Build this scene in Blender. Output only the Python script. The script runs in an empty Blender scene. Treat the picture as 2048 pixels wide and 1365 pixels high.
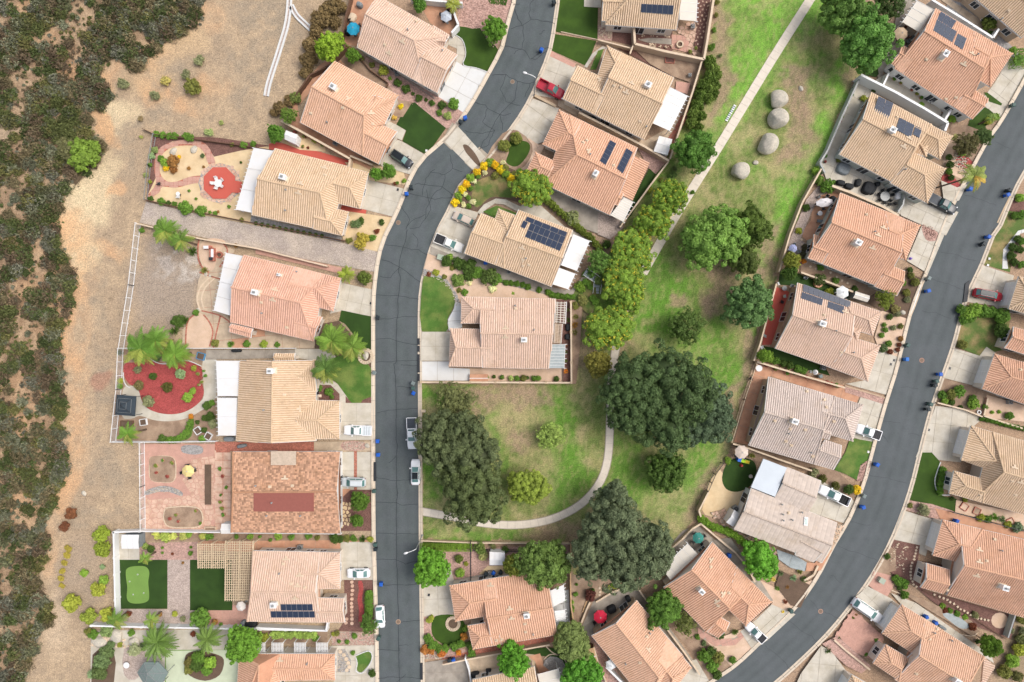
import bpy, bmesh, math, random
import numpy as np
from mathutils import Vector, Matrix
random.seed(7); RNG = np.random.default_rng(7)
SC = bpy.context.scene
H = 105.0                      # camera height in metres
COL = SC.collection
cam_d = bpy.data.cameras.new('camera'); cam = bpy.data.objects.new('camera', cam_d); COL.objects.link(cam)
cam.location = (0, 0, H); cam_d.sensor_width = 36; cam_d.lens = 36*H/204.8
cam_d.clip_start = 1; cam_d.clip_end = 3000; SC.camera = cam
world = bpy.data.worlds.new('World'); SC.world = world; world.use_nodes = True
wn = world.node_tree.nodes; wl = world.node_tree.links
SUN_EL, SUN_AZ = math.radians(52), math.radians(78)       # azimuth measured from +Y (up in the picture) towards +X
sky = wn.new('ShaderNodeTexSky'); sky.sky_type = 'NISHITA'; sky.sun_disc = False
sky.sun_elevation = SUN_EL; sky.sun_rotation = SUN_AZ; sky.dust_density = 4.0; sky.air_density = 0.7; sky.ozone_density = 0.4
hs_ = wn.new('ShaderNodeHueSaturation'); hs_.inputs['Saturation'].default_value = .5     # thin overcast: a greyer sky
wl.new(sky.outputs[0], hs_.inputs['Color']); wl.new(hs_.outputs[0], wn['Background'].inputs[0]); wn['Background'].inputs[1].default_value = 0.15
sd = bpy.data.lights.new('sun', 'SUN'); sun = bpy.data.objects.new('sun', sd); COL.objects.link(sun)
sd.energy = 0.62; sd.angle = math.radians(30); sd.color = (1.0, 0.965, 0.91)
_s = Vector((math.sin(SUN_AZ)*math.cos(SUN_EL), math.cos(SUN_AZ)*math.cos(SUN_EL), math.sin(SUN_EL)))
sun.rotation_euler = _s.to_track_quat('Z', 'Y').to_euler()
SC.view_settings.view_transform = 'Standard'; SC.view_settings.look = 'None'
SC.view_settings.gamma = 1; SC.view_settings.use_curve_mapping = False; SC.view_settings.exposure = 0.72
def P(px, py, z=0.0):
 k = (H - z)/H
 return Vector(((px - 1024)*.1*k, -(py - 682.5)*.1*k, z))
def lin(v):
 v /= 255.
 return v/12.92 if v < .04045 else ((v + .055)/1.055)**2.4
def C(r, g, b, k=0.8):
 return (min(lin(r)*k, .85), min(lin(g)*k, .85), min(lin(b)*k, .85), 1)
def link(o, parent=None):
 COL.objects.link(o)
 if parent is not None: o.parent = parent
 return o
def tag(o, label=None, cat=None, group=None, kind=None):
 if label: o['label'] = label
 if cat: o['category'] = cat
 if group: o['group'] = group
 if kind: o['kind'] = kind
 return o
def mesh(name, vs, fs, m=None, parent=None, smooth=False, mi=None):
 me = bpy.data.meshes.new(name); me.from_pydata([tuple(v) for v in vs], [], fs)
 ms = m if isinstance(m, (list, tuple)) else [m]
 for x in ms:
  if x is not None: me.materials.append(x)
 if mi is not None: me.polygons.foreach_set('material_index', mi)
 if smooth: me.shade_smooth()
 return link(bpy.data.objects.new(name, me), parent)
def share(name, me, parent=None, loc=(0, 0, 0), rz=0, sc=None):
 o = bpy.data.objects.new(name, me); o.location = loc; o.rotation_euler = (0, 0, rz)
 if sc is not None: o.scale = sc if hasattr(sc, '__len__') else (sc, sc, sc)
 return link(o, parent)
def empty(name, loc=(0, 0, 0), rz=0):
 o = bpy.data.objects.new(name, None); o.location = loc; o.rotation_euler = (0, 0, rz); return link(o)
def copy_tree(o, parent=None):
 c = o.copy(); COL.objects.link(c); c.parent = parent
 for ch in o.children: copy_tree(ch, c)
 return c
class MB:
 def __init__(s): s.v = []; s.f = []
 def add(s, vs, fs):
  n = len(s.v); s.v += [tuple(v) for v in vs]; s.f += [tuple(i + n for i in f) for f in fs]
 def box(s, c, d, rz=0, M=None):
  x, y, z = d[0]/2, d[1]/2, d[2]/2; vs = []
  for a in (-x, x):
   for b in (-y, y):
    for e in (-z, z):
     q = Vector((a, b, e))
     if rz: q = Matrix.Rotation(rz, 3, 'Z') @ q
     if M is not None: q = M @ q
     vs.append(q + Vector(c))
  s.add(vs, [(0, 1, 3, 2), (4, 6, 7, 5), (0, 4, 5, 1), (2, 3, 7, 6), (0, 2, 6, 4), (1, 5, 7, 3)])
 def bar(s, a, b, w, h):                       # a box from a to b, w wide, h high
  a, b = Vector(a), Vector(b); d = b - a
  if d.length < 1e-4: return
  rz = math.atan2(d.y, d.x); p = -math.asin(max(-1, min(1, d.z/d.length)))
  M = Matrix.Rotation(rz, 3, 'Z') @ Matrix.Rotation(p, 3, 'Y')
  s.box((a + b)/2, (d.length, w, h), M=M)
 def cyl(s, c, r, h, n=12, r2=None, M=None):
  r2 = r if r2 is None else r2; vs = []
  for k, (rr, z) in enumerate(((r, 0), (r2, h))):
   for i in range(n):
    a = 2*math.pi*i/n; q = Vector((rr*math.cos(a), rr*math.sin(a), z))
    if M is not None: q = M @ q
    vs.append(q + Vector(c))
  s.add(vs, [(i, (i+1) % n, n+(i+1) % n, n+i) for i in range(n)] + [tuple(range(n-1, -1, -1)), tuple(range(n, 2*n))])
 def prism(s, pts, z0, z1):
  n = len(pts); vs = [(p[0], p[1], z0) for p in pts] + [(p[0], p[1], z1) for p in pts]
  s.add(vs, [(i, (i+1) % n, n+(i+1) % n, n+i) for i in range(n)] + [tuple(range(n-1, -1, -1)), tuple(range(n, 2*n))])
 def build(s, name, m=None, parent=None, smooth=False): return mesh(name, s.v, s.f, m, parent, smooth)
def area(p): return sum(p[i][0]*p[(i+1) % len(p)][1] - p[(i+1) % len(p)][0]*p[i][1] for i in range(len(p)))/2
def ccw(p): return p if area(p) > 0 else p[::-1]
def inside(x, y, p):
 r = False; n = len(p); j = n - 1
 for i in range(n):
  if (p[i][1] > y) != (p[j][1] > y) and x < (p[j][0]-p[i][0])*(y-p[i][1])/(p[j][1]-p[i][1]) + p[i][0]: r = not r
  j = i
 return r
def inside_np(X, Y, p):
 r = np.zeros(X.shape, bool); n = len(p); j = n - 1
 for i in range(n):
  a = (p[i][1] > Y) != (p[j][1] > Y)
  dy = p[j][1]-p[i][1]
  if abs(dy) > 1e-9: r ^= a & (X < (p[j][0]-p[i][0])*(Y-p[i][1])/dy + p[i][0])
  j = i
 return r
def smooth_px(p, n=6, closed=True):
 out = []; N = len(p)
 rng = range(N) if closed else range(N-1)
 for i in rng:
  p0, p1, p2, p3 = (p[(i-1) % N] if closed or i > 0 else p[i]), p[i], p[(i+1) % N], (p[(i+2) % N] if closed or i+2 < N else p[i+1])
  for k in range(n):
   t = k/n
   out.append(tuple(.5*((2*p1[j]) + (-p0[j]+p2[j])*t + (2*p0[j]-5*p1[j]+4*p2[j]-p3[j])*t*t + (-p0[j]+3*p1[j]-3*p2[j]+p3[j])*t**3) for j in (0, 1)))
 if not closed: out.append(tuple(p[-1]))
 return out
def clip_half(poly, a, b, c):                     # keep a*x+b*y<=c
 out = []; n = len(poly)
 for i in range(n):
  p, q = poly[i], poly[(i+1) % n]; dp = a*p[0]+b*p[1]-c; dq = a*q[0]+b*q[1]-c
  if dp <= 0: out.append(p)
  if (dp < 0 < dq) or (dq < 0 < dp):
   t = dp/(dp-dq); out.append((p[0]+(q[0]-p[0])*t, p[1]+(q[1]-p[1])*t))
 return out
def shrink(poly, g):
 cx = sum(p[0] for p in poly)/len(poly); cy = sum(p[1] for p in poly)/len(poly); out = []
 for p in poly:
  d = math.hypot(p[0]-cx, p[1]-cy); k = max(0, 1-g/d) if d > 0 else 0
  out.append((cx+(p[0]-cx)*k, cy+(p[1]-cy)*k))
 return out
def vnoise(X, Y, sc, seed):
 r = np.random.default_rng(seed); T = r.random((256, 256)); x = X/sc + 1000; y = Y/sc + 1000
 xi = np.floor(x).astype(int); yi = np.floor(y).astype(int); fx = x-xi; fy = y-yi
 fx = fx*fx*(3-2*fx); fy = fy*fy*(3-2*fy); g = lambda i, j: T[(xi+i) % 256, (yi+j) % 256]
 return (g(0, 0)*(1-fx)+g(1, 0)*fx)*(1-fy) + (g(0, 1)*(1-fx)+g(1, 1)*fx)*fy
def fbm(X, Y, sc, seed, o=4):
 r = 0; a = 1; t = 0
 for k in range(o): r = r + a*vnoise(X, Y, sc/2**k, seed+k*13); t += a; a *= .55
 return r/t
MATS = {}
def material(name, base, var=.12, sc=1.0, fine=.1, fsc=8.0, rough=.85, bump=0., bsc=20., metal=0., spec=.3, second=None, vor=0, coord='geo', attr=None, objcol=False, sss=None):
 if name in MATS: return MATS[name]
 m = bpy.data.materials.new(name); m.use_nodes = True; N = m.node_tree.nodes; L = m.node_tree.links; b = N['Principled BSDF']
 b.inputs['Roughness'].default_value = rough; b.inputs['Metallic'].default_value = metal; b.inputs['Specular IOR Level'].default_value = spec
 if coord == 'geo': cs = N.new('ShaderNodeNewGeometry').outputs['Position']
 else: cs = N.new('ShaderNodeTexCoord').outputs['Object']
 if attr: src = N.new('ShaderNodeAttribute'); src.attribute_name = attr; col = src.outputs['Color']
 elif objcol: col = N.new('ShaderNodeObjectInfo').outputs['Color']
 else:
  rgb = N.new('ShaderNodeRGB'); rgb.outputs[0].default_value = base; col = rgb.outputs[0]
 def noise(s, d=4, r=.6):
  n = N.new('ShaderNodeTexNoise'); n.inputs['Scale'].default_value = s; n.inputs['Detail'].default_value = d; n.inputs['Roughness'].default_value = r; L.new(cs, n.inputs['Vector']); return n.outputs[0]
 def mapr(f, lo, hi, a=.3, z=.7):
  k = N.new('ShaderNodeMapRange'); k.inputs['From Min'].default_value = a; k.inputs['From Max'].default_value = z
  k.inputs['To Min'].default_value = lo; k.inputs['To Max'].default_value = hi; L.new(f, k.inputs['Value']); return k.outputs[0]
 def mul(c, f):
  k = N.new('ShaderNodeMix'); k.data_type = 'RGBA'; k.blend_type = 'MULTIPLY'; k.inputs[0].default_value = 1; L.new(c, k.inputs[6]); L.new(f, k.inputs[7]); return k.outputs[2]
 if second is not None:
  k = N.new('ShaderNodeMix'); k.data_type = 'RGBA'; L.new(mapr(noise(second[1]), 0, second[2] if len(second) > 2 else 1, .42, .62), k.inputs[0]); L.new(col, k.inputs[6]); k.inputs[7].default_value = second[0]; col = k.outputs[2]
 if var: col = mul(col, mapr(noise(sc), 1-var, 1+var))
 if fine: col = mul(col, mapr(noise(fsc, 3, .7), 1-fine, 1+fine))
 if vor:
  v = N.new('ShaderNodeTexVoronoi'); v.inputs['Scale'].default_value = vor; L.new(cs, v.inputs['Vector'])
  h = N.new('ShaderNodeSeparateColor'); L.new(v.outputs['Color'], h.inputs[0]); col = mul(col, mapr(h.outputs[0], .72, 1.25, 0, 1))
 if attr != 'rnd' and objcol or sss:
  a = N.new('ShaderNodeAttribute'); a.attribute_name = 'rnd'; col = mul(col, mapr(a.outputs['Fac'], .62, 1.4, 0, 1))
 L.new(col, b.inputs['Base Color'])
 if bump:
  q = N.new('ShaderNodeBump'); q.inputs['Strength'].default_value = bump; q.inputs['Distance'].default_value = .05
  L.new(noise(bsc, 3, .7), q.inputs['Height']); L.new(q.outputs[0], b.inputs['Normal'])
 if sss:
  t = N.new('ShaderNodeBsdfTranslucent'); L.new(col, t.inputs[0]); x = N.new('ShaderNodeMixShader'); x.inputs[0].default_value = sss
  L.new(b.outputs[0], x.inputs[1]); L.new(t.outputs[0], x.inputs[2]); L.new(x.outputs[0], N['Material Output'].inputs[0])
 MATS[name] = m; return m
M = {}
def dm(name, *a, **k): M[name] = material(name, *a, **k)
dm('ground', None, attr='col', var=.12, sc=1.6, fine=.42, fsc=4.2, rough=.95, bump=.5, bsc=9)
dm('asphalt', None, attr='col', var=.09, sc=.3, fine=.16, fsc=7, rough=.9, bump=.25, bsc=40, second=(C(98, 103, 106), .35, .6))
dm('asphalt_right', None, attr='col', var=.08, sc=.25, fine=.1, fsc=7, rough=.9, bump=.2, bsc=40, second=(C(98, 102, 105), .25, .5))
dm('crack', C(52, 55, 59), var=.1, rough=.6)
dm('crack_faint', C(74, 77, 81), var=.1, rough=.8)
dm('concrete', C(214, 206, 190), var=.08, sc=.5, fine=.06, fsc=6, rough=.9, bump=.1, second=(C(198, 188, 168), .45, .8))
dm('concrete_white', C(232, 232, 229), var=.06, sc=.5, fine=.04, rough=.9, second=(C(214, 212, 206), .5, .6))
dm('concrete_kerb', C(222, 206, 184), var=.08, sc=.6, fine=.08, rough=.9)
dm('concrete_stain', C(212, 190, 162), var=.1, sc=.8, fine=.08, rough=.9, second=(C(188, 166, 142), .6, .7))
dm('concrete_dark', C(176, 166, 152), var=.1, sc=.8, fine=.08, rough=.9, second=(C(150, 140, 128), .6, .7))
dm('joint', C(178, 166, 148), var=.1, fine=.1, rough=.95)
dm('path', C(234, 222, 204), var=.07, sc=.8, fine=.08, rough=.9)
dm('terracotta', C(216, 166, 134), var=.10, sc=.6, fine=.08, rough=.85, second=(C(196, 142, 112), .5, .7))
dm('red_concrete', C(212, 104, 88), var=.07, sc=.5, fine=.05, rough=.85, second=(C(196, 92, 78), .5, .6))
dm('brick', C(190, 122, 102), var=.12, sc=2, fine=.14, rough=.85, vor=5)
dm('pink_paver', C(208, 162, 144), var=.1, sc=1, fine=.14, fsc=7, rough=.85)
dm('red_mulch', C(178, 84, 80), var=.12, sc=.6, fine=.25, fsc=9, rough=.95, vor=7, bump=.6)
dm('dark_mulch', C(128, 94, 84), var=.12, sc=.6, fine=.3, fsc=9, rough=.95, vor=7, bump=.6)
dm('soil', C(158, 132, 110), var=.14, sc=.6, fine=.22, fsc=8, rough=.95, bump=.5, second=(C(190, 164, 138), .35, .8))
dm('dark_soil', C(112, 92, 76), var=.14, sc=.6, fine=.25, fsc=8, rough=.95, bump=.5)
dm('sand', C(234, 208, 166), var=.08, sc=.5, fine=.1, fsc=10, rough=.95, second=(C(220, 190, 146), .4, .7))
dm('pink_sand', C(226, 196, 170), var=.08, sc=.5, fine=.12, fsc=10, rough=.95, second=(C(212, 180, 150), .4, .7))
dm('gravel', C(190, 172, 160), var=.1, sc=.6, fine=.2, fsc=10, rough=.95, vor=6.5, bump=.6)
dm('pink_gravel', C(196, 160, 146), var=.1, sc=.6, fine=.22, fsc=10, rough=.95, vor=5, bump=.7)
dm('grey_gravel', C(168, 164, 160), var=.12, sc=.6, fine=.22, fsc=10, rough=.95, vor=4.5, bump=.7)
dm('gravel_road', C(186, 172, 160), var=.1, sc=.3, fine=.18, fsc=6, rough=.95, vor=9, bump=.5, second=(C(206, 190, 172), .2, .8))
dm('turf', C(58, 84, 24), var=.14, sc=.35, fine=.14, fsc=11, rough=.9, bump=.5, second=(C(68, 96, 28), .3, .8))
dm('turf_dark', C(48, 74, 26), var=.14, sc=.35, fine=.14, fsc=11, rough=.9, bump=.5, second=(C(56, 84, 30), .3, .8))
dm('lawn', C(84, 120, 48), var=.18, sc=.4, fine=.2, fsc=7, rough=.92, bump=.6, second=(C(124, 138, 70), .35, .8))
dm('lawn_patchy', C(96, 118, 56), var=.18, sc=.5, fine=.22, fsc=7, rough=.92, bump=.6, second=(C(158, 138, 94), .3, .9))
dm('putting', C(122, 156, 76), var=.06, sc=.5, fine=.06, rough=.9)
dm('flagstone', C(226, 192, 168), var=.12, sc=.9, fine=.1, rough=.85, coord='geo', second=(C(206, 164, 140), .7, .8))
dm('river_rock', C(206, 192, 172), var=.25, sc=3, fine=.1, rough=.8)
dm('boulder', C(212, 202, 184), var=.14, sc=.8, fine=.16, fsc=7, rough=.9, bump=.8, bsc=6, coord='obj', second=(C(178, 174, 160), 1.4, .7))
dm('stucco', C(226, 214, 198), var=.05, sc=.5, fine=.04, rough=.9)
dm('stucco_green', C(186, 192, 182), var=.05, sc=.5, fine=.04, rough=.9)
dm('stucco_white', C(236, 236, 232), var=.04, sc=.5, fine=.04, rough=.9)
dm('stucco_tan', C(200, 178, 152), var=.06, sc=.5, fine=.05, rough=.9)
dm('block', C(206, 182, 152), var=.1, sc=1, fine=.1, rough=.92)
dm('cap', C(226, 204, 176), var=.1, sc=1, fine=.08, rough=.9)
dm('white', C(244, 244, 242), var=.03, sc=.6, fine=.03, rough=.5)
dm('patio_white', C(243, 242, 240), var=.05, sc=.3, fine=.03, rough=.45, spec=.4, second=(C(230, 224, 214), .3, .6))
dm('patio_blue', C(212, 220, 226), var=.05, sc=.3, fine=.03, rough=.5)
dm('patio_beige', C(226, 218, 204), var=.05, sc=.4, fine=.03, rough=.5)
dm('patio_slat', C(206, 186, 164), var=.12, sc=2, fine=.1, rough=.8)
dm('patio_grey', C(172, 180, 180), var=.12, sc=2, fine=.1, rough=.7)
dm('patio_green', C(206, 214, 184), var=.08, sc=.5, fine=.06, rough=.9)
dm('wood', C(206, 170, 128), var=.16, sc=2.5, fine=.15, rough=.8)
dm('bamboo', C(224, 202, 170), var=.16, sc=2.5, fine=.15, rough=.8)
dm('wood_dark', C(112, 84, 66), var=.16, sc=2.5, fine=.15, rough=.8)
dm('metal_dark', C(48, 50, 52), var=.1, rough=.5, spec=.5)
dm('metal_grey', C(150, 152, 150), var=.06, rough=.4, spec=.5)
dm('black_cover', C(44, 46, 48), var=.2, sc=3, rough=.8)
dm('grey_cover', C(132, 138, 140), var=.15, sc=3, rough=.8)
dm('solar', C(40, 52, 74), var=.08, sc=.7, fine=.05, rough=.18, spec=.5)
dm('solar_frame', C(120, 128, 140), var=.05, rough=.4)
dm('glass', C(52, 60, 66), var=.05, rough=.08, spec=.6)
dm('car_glass', C(96, 136, 132), var=.05, rough=.07, spec=.6)
dm('tyre', C(32, 32, 33), var=.1, rough=.8)
dm('rim', C(150, 152, 155), var=.05, rough=.35, metal=.6)
dm('lamp_red', C(150, 30, 28), rough=.3); dm('lamp_clear', C(220, 224, 228), rough=.2)
dm('bark', C(104, 88, 72), var=.2, sc=4, fine=.2, rough=.95)
dm('leaf', None, objcol=True, var=.14, sc=.5, fine=0, rough=.62, spec=.25, sss=.22, coord='geo')
dm('scrub_leaf', None, attr='col', var=.1, sc=.5, fine=0, rough=.8, spec=.1, sss=.12)
def plain(name, rgb, rough=.6, spec=.3, var=.06, metal=0.):
 if name not in M: dm(name, C(*rgb), var=var, sc=2, fine=.03, rough=rough, spec=spec, metal=metal, coord='obj')
 return M[name]
def paint(name, rgb):
 if name in M: return M[name]
 dm(name, C(*rgb, k=1.), var=.02, fine=0, rough=.3, spec=.5, coord='obj')
 return M[name]
_o1 = ['first', 'second', 'third', 'fourth', 'fifth', 'sixth', 'seventh', 'eighth', 'ninth']
ORD = _o1 + ['tenth', 'eleventh', 'twelfth', 'thirteenth', 'fourteenth', 'fifteenth', 'sixteenth', 'seventeenth', 'eighteenth', 'nineteenth', 'twentieth'] + ['twenty-'+q for q in _o1] + ['thirtieth'] + ['thirty-'+q for q in _o1]
def gcol(c, k=1.3, j=1.):
 r, g, b = (lin(v) for v in c); m = (r+g+b)/3; q = .16 if g > r else 0.
 return (*[min(.85, (v*(1-q)+m*q)*k*j*t) for v, t in ((r, 1.1), (g, .98), (b, .72))], 1)
def W2(pts): return [(P(*p).x, P(*p).y) for p in pts]
LAY = []
def level(w, top=0.):
 x0, x1 = min(p[0] for p in w), max(p[0] for p in w); y0, y1 = min(p[1] for p in w), max(p[1] for p in w)
 z = .006
 for (a, b, c, d, q) in LAY:
  if a < x1 and b > x0 and c < y1 and d > y0: z = max(z, q+.006)
 LAY.append((x0, x1, y0, y1, z+top)); return z
def gz(x, y):
 z = 0.
 for (a, b, c, d, q) in LAY:
  if a <= x <= b and c <= y <= d: z = max(z, q)
 return z
def sheet(name, m, pts, curve=0, label=None, up=0.):
 if curve: pts = smooth_px(pts, curve)
 w = ccw(W2(pts)); z = level(w, up) + up
 o = mesh(name, [(x, y, z) for x, y in w], [tuple(range(len(w)))], M[m])
 tag(o, label, kind='structure'); o['z'] = z; return o
def cells_grid(w, size, ang, gap):
 ca, sa = math.cos(ang), math.sin(ang); sx, sy = size if hasattr(size, '__len__') else (size, size)
 r = [(x*ca+y*sa, -x*sa+y*ca) for x, y in w]; out = []
 x0, x1 = min(p[0] for p in r), max(p[0] for p in r); y0, y1 = min(p[1] for p in r), max(p[1] for p in r)
 nx = max(1, round((x1-x0)/sx)); ny = max(1, round((y1-y0)/sy)); dx, dy = (x1-x0)/nx, (y1-y0)/ny
 for i in range(nx):
  for j in range(ny):
   q = r
   for h in ((-1, 0, -(x0+i*dx+gap/2)), (1, 0, x0+(i+1)*dx-gap/2), (0, -1, -(y0+j*dy+gap/2)), (0, 1, y0+(j+1)*dy-gap/2)):
    q = clip_half(q, *h)
    if len(q) < 3: break
   if len(q) >= 3 and abs(area(q)) > .25: out.append([(x*ca-y*sa, x*sa+y*ca) for x, y in q])
 return out
def cells_vor(w, size, gap, seed=1, maxn=300):
 r = random.Random(seed); x0, x1 = min(p[0] for p in w), max(p[0] for p in w); y0, y1 = min(p[1] for p in w), max(p[1] for p in w)
 S = []; y = y0-size; k = 0
 while y < y1+size:
  x = x0-size + (size/2 if k % 2 else 0)
  while x < x1+size: S.append((x+r.uniform(-.34, .34)*size, y+r.uniform(-.34, .34)*size)); x += size
  y += size*.87; k += 1
 out = []
 for s in S:
  if not inside(s[0], s[1], w): continue
  q = [(s[0]-size, s[1]-size), (s[0]+size, s[1]-size), (s[0]+size, s[1]+size), (s[0]-size, s[1]+size)]
  for t in S:
   if t is s or abs(t[0]-s[0]) > 2.2*size or abs(t[1]-s[1]) > 2.2*size: continue
   a, b = t[0]-s[0], t[1]-s[1]; d = math.hypot(a, b)
   q = clip_half(q, a/d, b/d, (a*(s[0]+t[0])+b*(s[1]+t[1]))/2/d - gap/2)
   if len(q) < 3: break
  if len(q) >= 3 and abs(area(q)) > .02: out.append(q)
 return out
def piece(name, poly, z0, z1, m, parent, bev=.0):
 n = len(poly); poly = ccw(poly)
 vs = [(x, y, z0) for x, y in poly] + [(x, y, z1) for x, y in poly]
 fs = [(i, (i+1) % n, n+(i+1) % n, n+i) for i in range(n)] + [tuple(range(n, 2*n))]
 return mesh(name, vs, fs, m, parent)
def slabs(name, m, pts, size=3.0, ang=None, gap=.06, joint='joint', curve=0, pn='slab', alt=None):
 if curve: pts = smooth_px(pts, curve)
 w = ccw(W2(pts)); z = level(w, .036)
 o = mesh(name, [(x, y, z) for x, y in w], [tuple(range(len(w)))], M[joint]); tag(o, kind='structure')
 if ang is None:
  best = max(range(len(w)), key=lambda i: (Vector(w[i])-Vector(w[(i+1) % len(w)])).length)
  d = Vector(w[(best+1) % len(w)])-Vector(w[best]); ang = math.atan2(d.y, d.x)
 for i, q in enumerate(cells_grid(w, size, ang, gap)):
  piece(pn, q, z, z+.03+random.uniform(0, .006), M[alt if alt and random.random() < .25 else m], o)
 return o
def crazy(name, m, pts, size=1.3, gap=.14, joint='pink_paver', curve=0, seed=1, pn='stone', h=.05):
 if curve: pts = smooth_px(pts, curve)
 w = ccw(W2(pts)); z = level(w, h*1.2)
 o = mesh(name, [(x, y, z) for x, y in w], [tuple(range(len(w)))], M[joint]); tag(o, kind='structure')
 for q in cells_vor(w, size, gap, seed): piece(pn, q, z, z+h*random.uniform(.6, 1.2), M[m], o)
 return o
def offset_line(pts, d):
 out = []; n = len(pts)
 for i in range(n):
  a = Vector(pts[max(0, i-1)]); b = Vector(pts[min(n-1, i+1)]); t = (b-a).normalized(); out.append((pts[i][0]-t.y*d, pts[i][1]+t.x*d))
 return out
def resample(pts, step):
 out = [pts[0]]; acc = 0
 for i in range(len(pts)-1):
  a, b = Vector(pts[i]), Vector(pts[i+1]); L = (b-a).length; pos = step-acc
  while pos < L: q = a+(b-a)*(pos/L); out.append((q.x, q.y)); pos += step
  acc = (acc+L) % step
 if (Vector(out[-1])-Vector(pts[-1])).length > step*.3: out.append(tuple(pts[-1]))
 return out
# ================================================================ THE GROUND SHEET (its own colours painted per vertex)
PARK = [(1460,-60),(1660,-60),(1700,60),(1745,160),(1715,150),(1635,340),(1590,430),(1555,540),(1510,700),(1465,885),(1398,1030),(1320,1110),(1145,1190),(1143,1084),(842,1084),(842,768),(1143,768),(1146,600),(1190,560),(1240,470),(1320,330),(1388,190),(1405,110)]
SCRUB = [(-80,-80),(410,-80),(402,20),(385,50),(362,70),(330,82),(312,98),(290,112),(278,130),(262,138),(235,112),(215,100),(208,128),(190,142),(205,165),(216,190),(214,208),(192,222),(176,214),(160,206),(140,202),(118,206),(95,216),(70,232),(45,248),(22,250),(0,238),(-80,230)]
SCRUB2 = [(-80,300),(10,286),(30,268),(58,250),(62,238),(95,222),(130,212),(160,214),(174,232),(172,258),(198,286),(202,305),(190,332),(172,352),(150,350),(132,362),(125,395),(112,425),(118,450),(122,500),(136,530),(140,600),(120,660),(112,700),(124,760),(126,800),(120,880),(134,940),(112,990),(96,1020),(86,1050),(92,1100),(74,1140),(70,1180),(98,1215),(96,1250),(56,1280),(72,1300),(50,1330),(50,1430),(-80,1430)]
def build_ground():
 def axis(a, b, step, out):
  x = list(np.arange(a, b+.01, step)); s = step; L = [a];
  while L[-1] > -out: s *= 1.5; L.append(L[-1]-s)
  s = step; R = [b]
  while R[-1] < out: s *= 1.5; R.append(R[-1]+s)
  return np.array(L[:0:-1]+x+R[1:])
 xs = axis(-106, 106, .4, 1200); ys = axis(-72, 72, .4, 1200); nx, ny = len(xs), len(ys)
 X, Y = np.meshgrid(xs, ys, indexing='ij'); px = X*10+1024; py = 682.5-Y*10
 lc = lambda r, g, b, k=.8: np.array([lin(r)*k, lin(g)*k, lin(b)*k])
 col = np.zeros(X.shape+(3,)) + lc(178, 150, 124)
 def mix(mask, c):
  nonlocal col
  mask = np.clip(mask, 0, 1)[..., None]; col = col*(1-mask)+np.array(c)*mask
 n1 = fbm(px, py, 120, 1); n2 = fbm(px, py, 40, 5); n3 = fbm(px, py, 14, 9); n4 = fbm(px, py, 6, 19, 3)
 st = lambda v, a, b: np.clip((v-a)/(b-a), 0, 1)
 wx = px + (n2-.5)*60; wy = py + (fbm(px, py, 40, 77)-.5)*60
 def blob(cx, cy, rx, ry=None, ang=0, soft=.5):
  ry = ry or rx; a = math.radians(ang); dx, dy = wx-cx, wy-cy
  u = (dx*math.cos(a)+dy*math.sin(a))/rx; v = (-dx*math.sin(a)+dy*math.cos(a))/ry
  return st(-np.sqrt(u*u+v*v), -1.0-soft*.4, -1.0+soft*.6)
 wild = (px < 760)
 mix(wild*1.0, lc(196, 171, 140)); mix(wild*st(n2, .45, .62)*.7, lc(172, 150, 124)); mix(wild*st(n3, .52, .7)*.5, lc(160, 142, 120)); mix(wild*st(n4, .62, .8)*.45, lc(120, 104, 84))
 for b in ((150, 400, 40, 90, 0), (190, 380, 50, 70, -10), (160, 510, 45, 50), (230, 90+130, 40, 40)):
  mix(blob(*b)*.75, lc(228, 206, 166))
 mix(blob(205, 250, 22, 50, -25)*.8, lc(214, 170, 126))
 OR = lc(224, 176, 130)
 for b in ((150, 470, 38, 40), (165, 560, 34, 60), (150, 660, 30, 60), (148, 755, 30, 50), (150, 850, 26, 60), (150, 930, 22, 60), (128, 990, 24, 50), (95, 1110, 20, 60), (300, 205, 20, 22), (245, 380, 24, 14), (215, 500, 40, 18, 20), (130, 120, 70, 25, 15), (210, 130, 40, 60), (60, 20, 26, 30), (90, 75, 40, 20), (140, 145, 40, 26), (300, 120, 50, 26, -30), (420, 175, 50, 26), (385, 215, 40, 24), (110, 300, 40, 50), (420, 40, 30, 30), (320, 180, 40, 30), (110, 600, 60, 200), (60, 900, 60, 200)):
  mix(blob(*b)*.6*st(n2+.3*n3, .35, .8), OR)
 for b in ((360, 90, 60, 40), (340, 60, 60, 40), (300, 150, 50, 40)): mix(blob(*b)*.4, lc(214, 182, 140))
 for b in ((560, 40, 70, 60), (500, 150, 60, 80), (520, 30, 60, 50), (350, 150, 60, 40), (250, 300, 30, 60), (300, 240, 60, 18), (190, 560, 20, 80), (200, 660, 26, 40), (215, 780, 22, 60), (230, 940, 40, 50), (190, 1040, 60, 30), (160, 1170, 45, 70), (230, 1280, 60, 40)): mix(blob(*b)*.6*st(n3, .3, .6), lc(166, 150, 128))
 mix(blob(205, 770, 26, 20)*.4, lc(170, 100, 84))
 mix(blob(330, 570, 70, 90)*.85, lc(166, 150, 134)); mix(blob(360, 520, 50, 50)*.6*st(n3, .4, .6), lc(214, 204, 192)); mix(blob(330, 520, 30, 20)*.5*st(n3, .5, .6), lc(150, 136, 126))
 mix(blob(160, 1150, 50, 70)*.6, lc(172, 152, 130)); mix(blob(110, 1250, 30, 60)*.5, lc(216, 192, 162))
 pk = inside_np(wx*.35+px*.65, wy*.35+py*.65, PARK)*1.0
 G = lc(116, 154, 64); BG = lc(128, 176, 68); DRY = lc(176, 164, 118); DIRT = lc(166, 142, 116)
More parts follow.
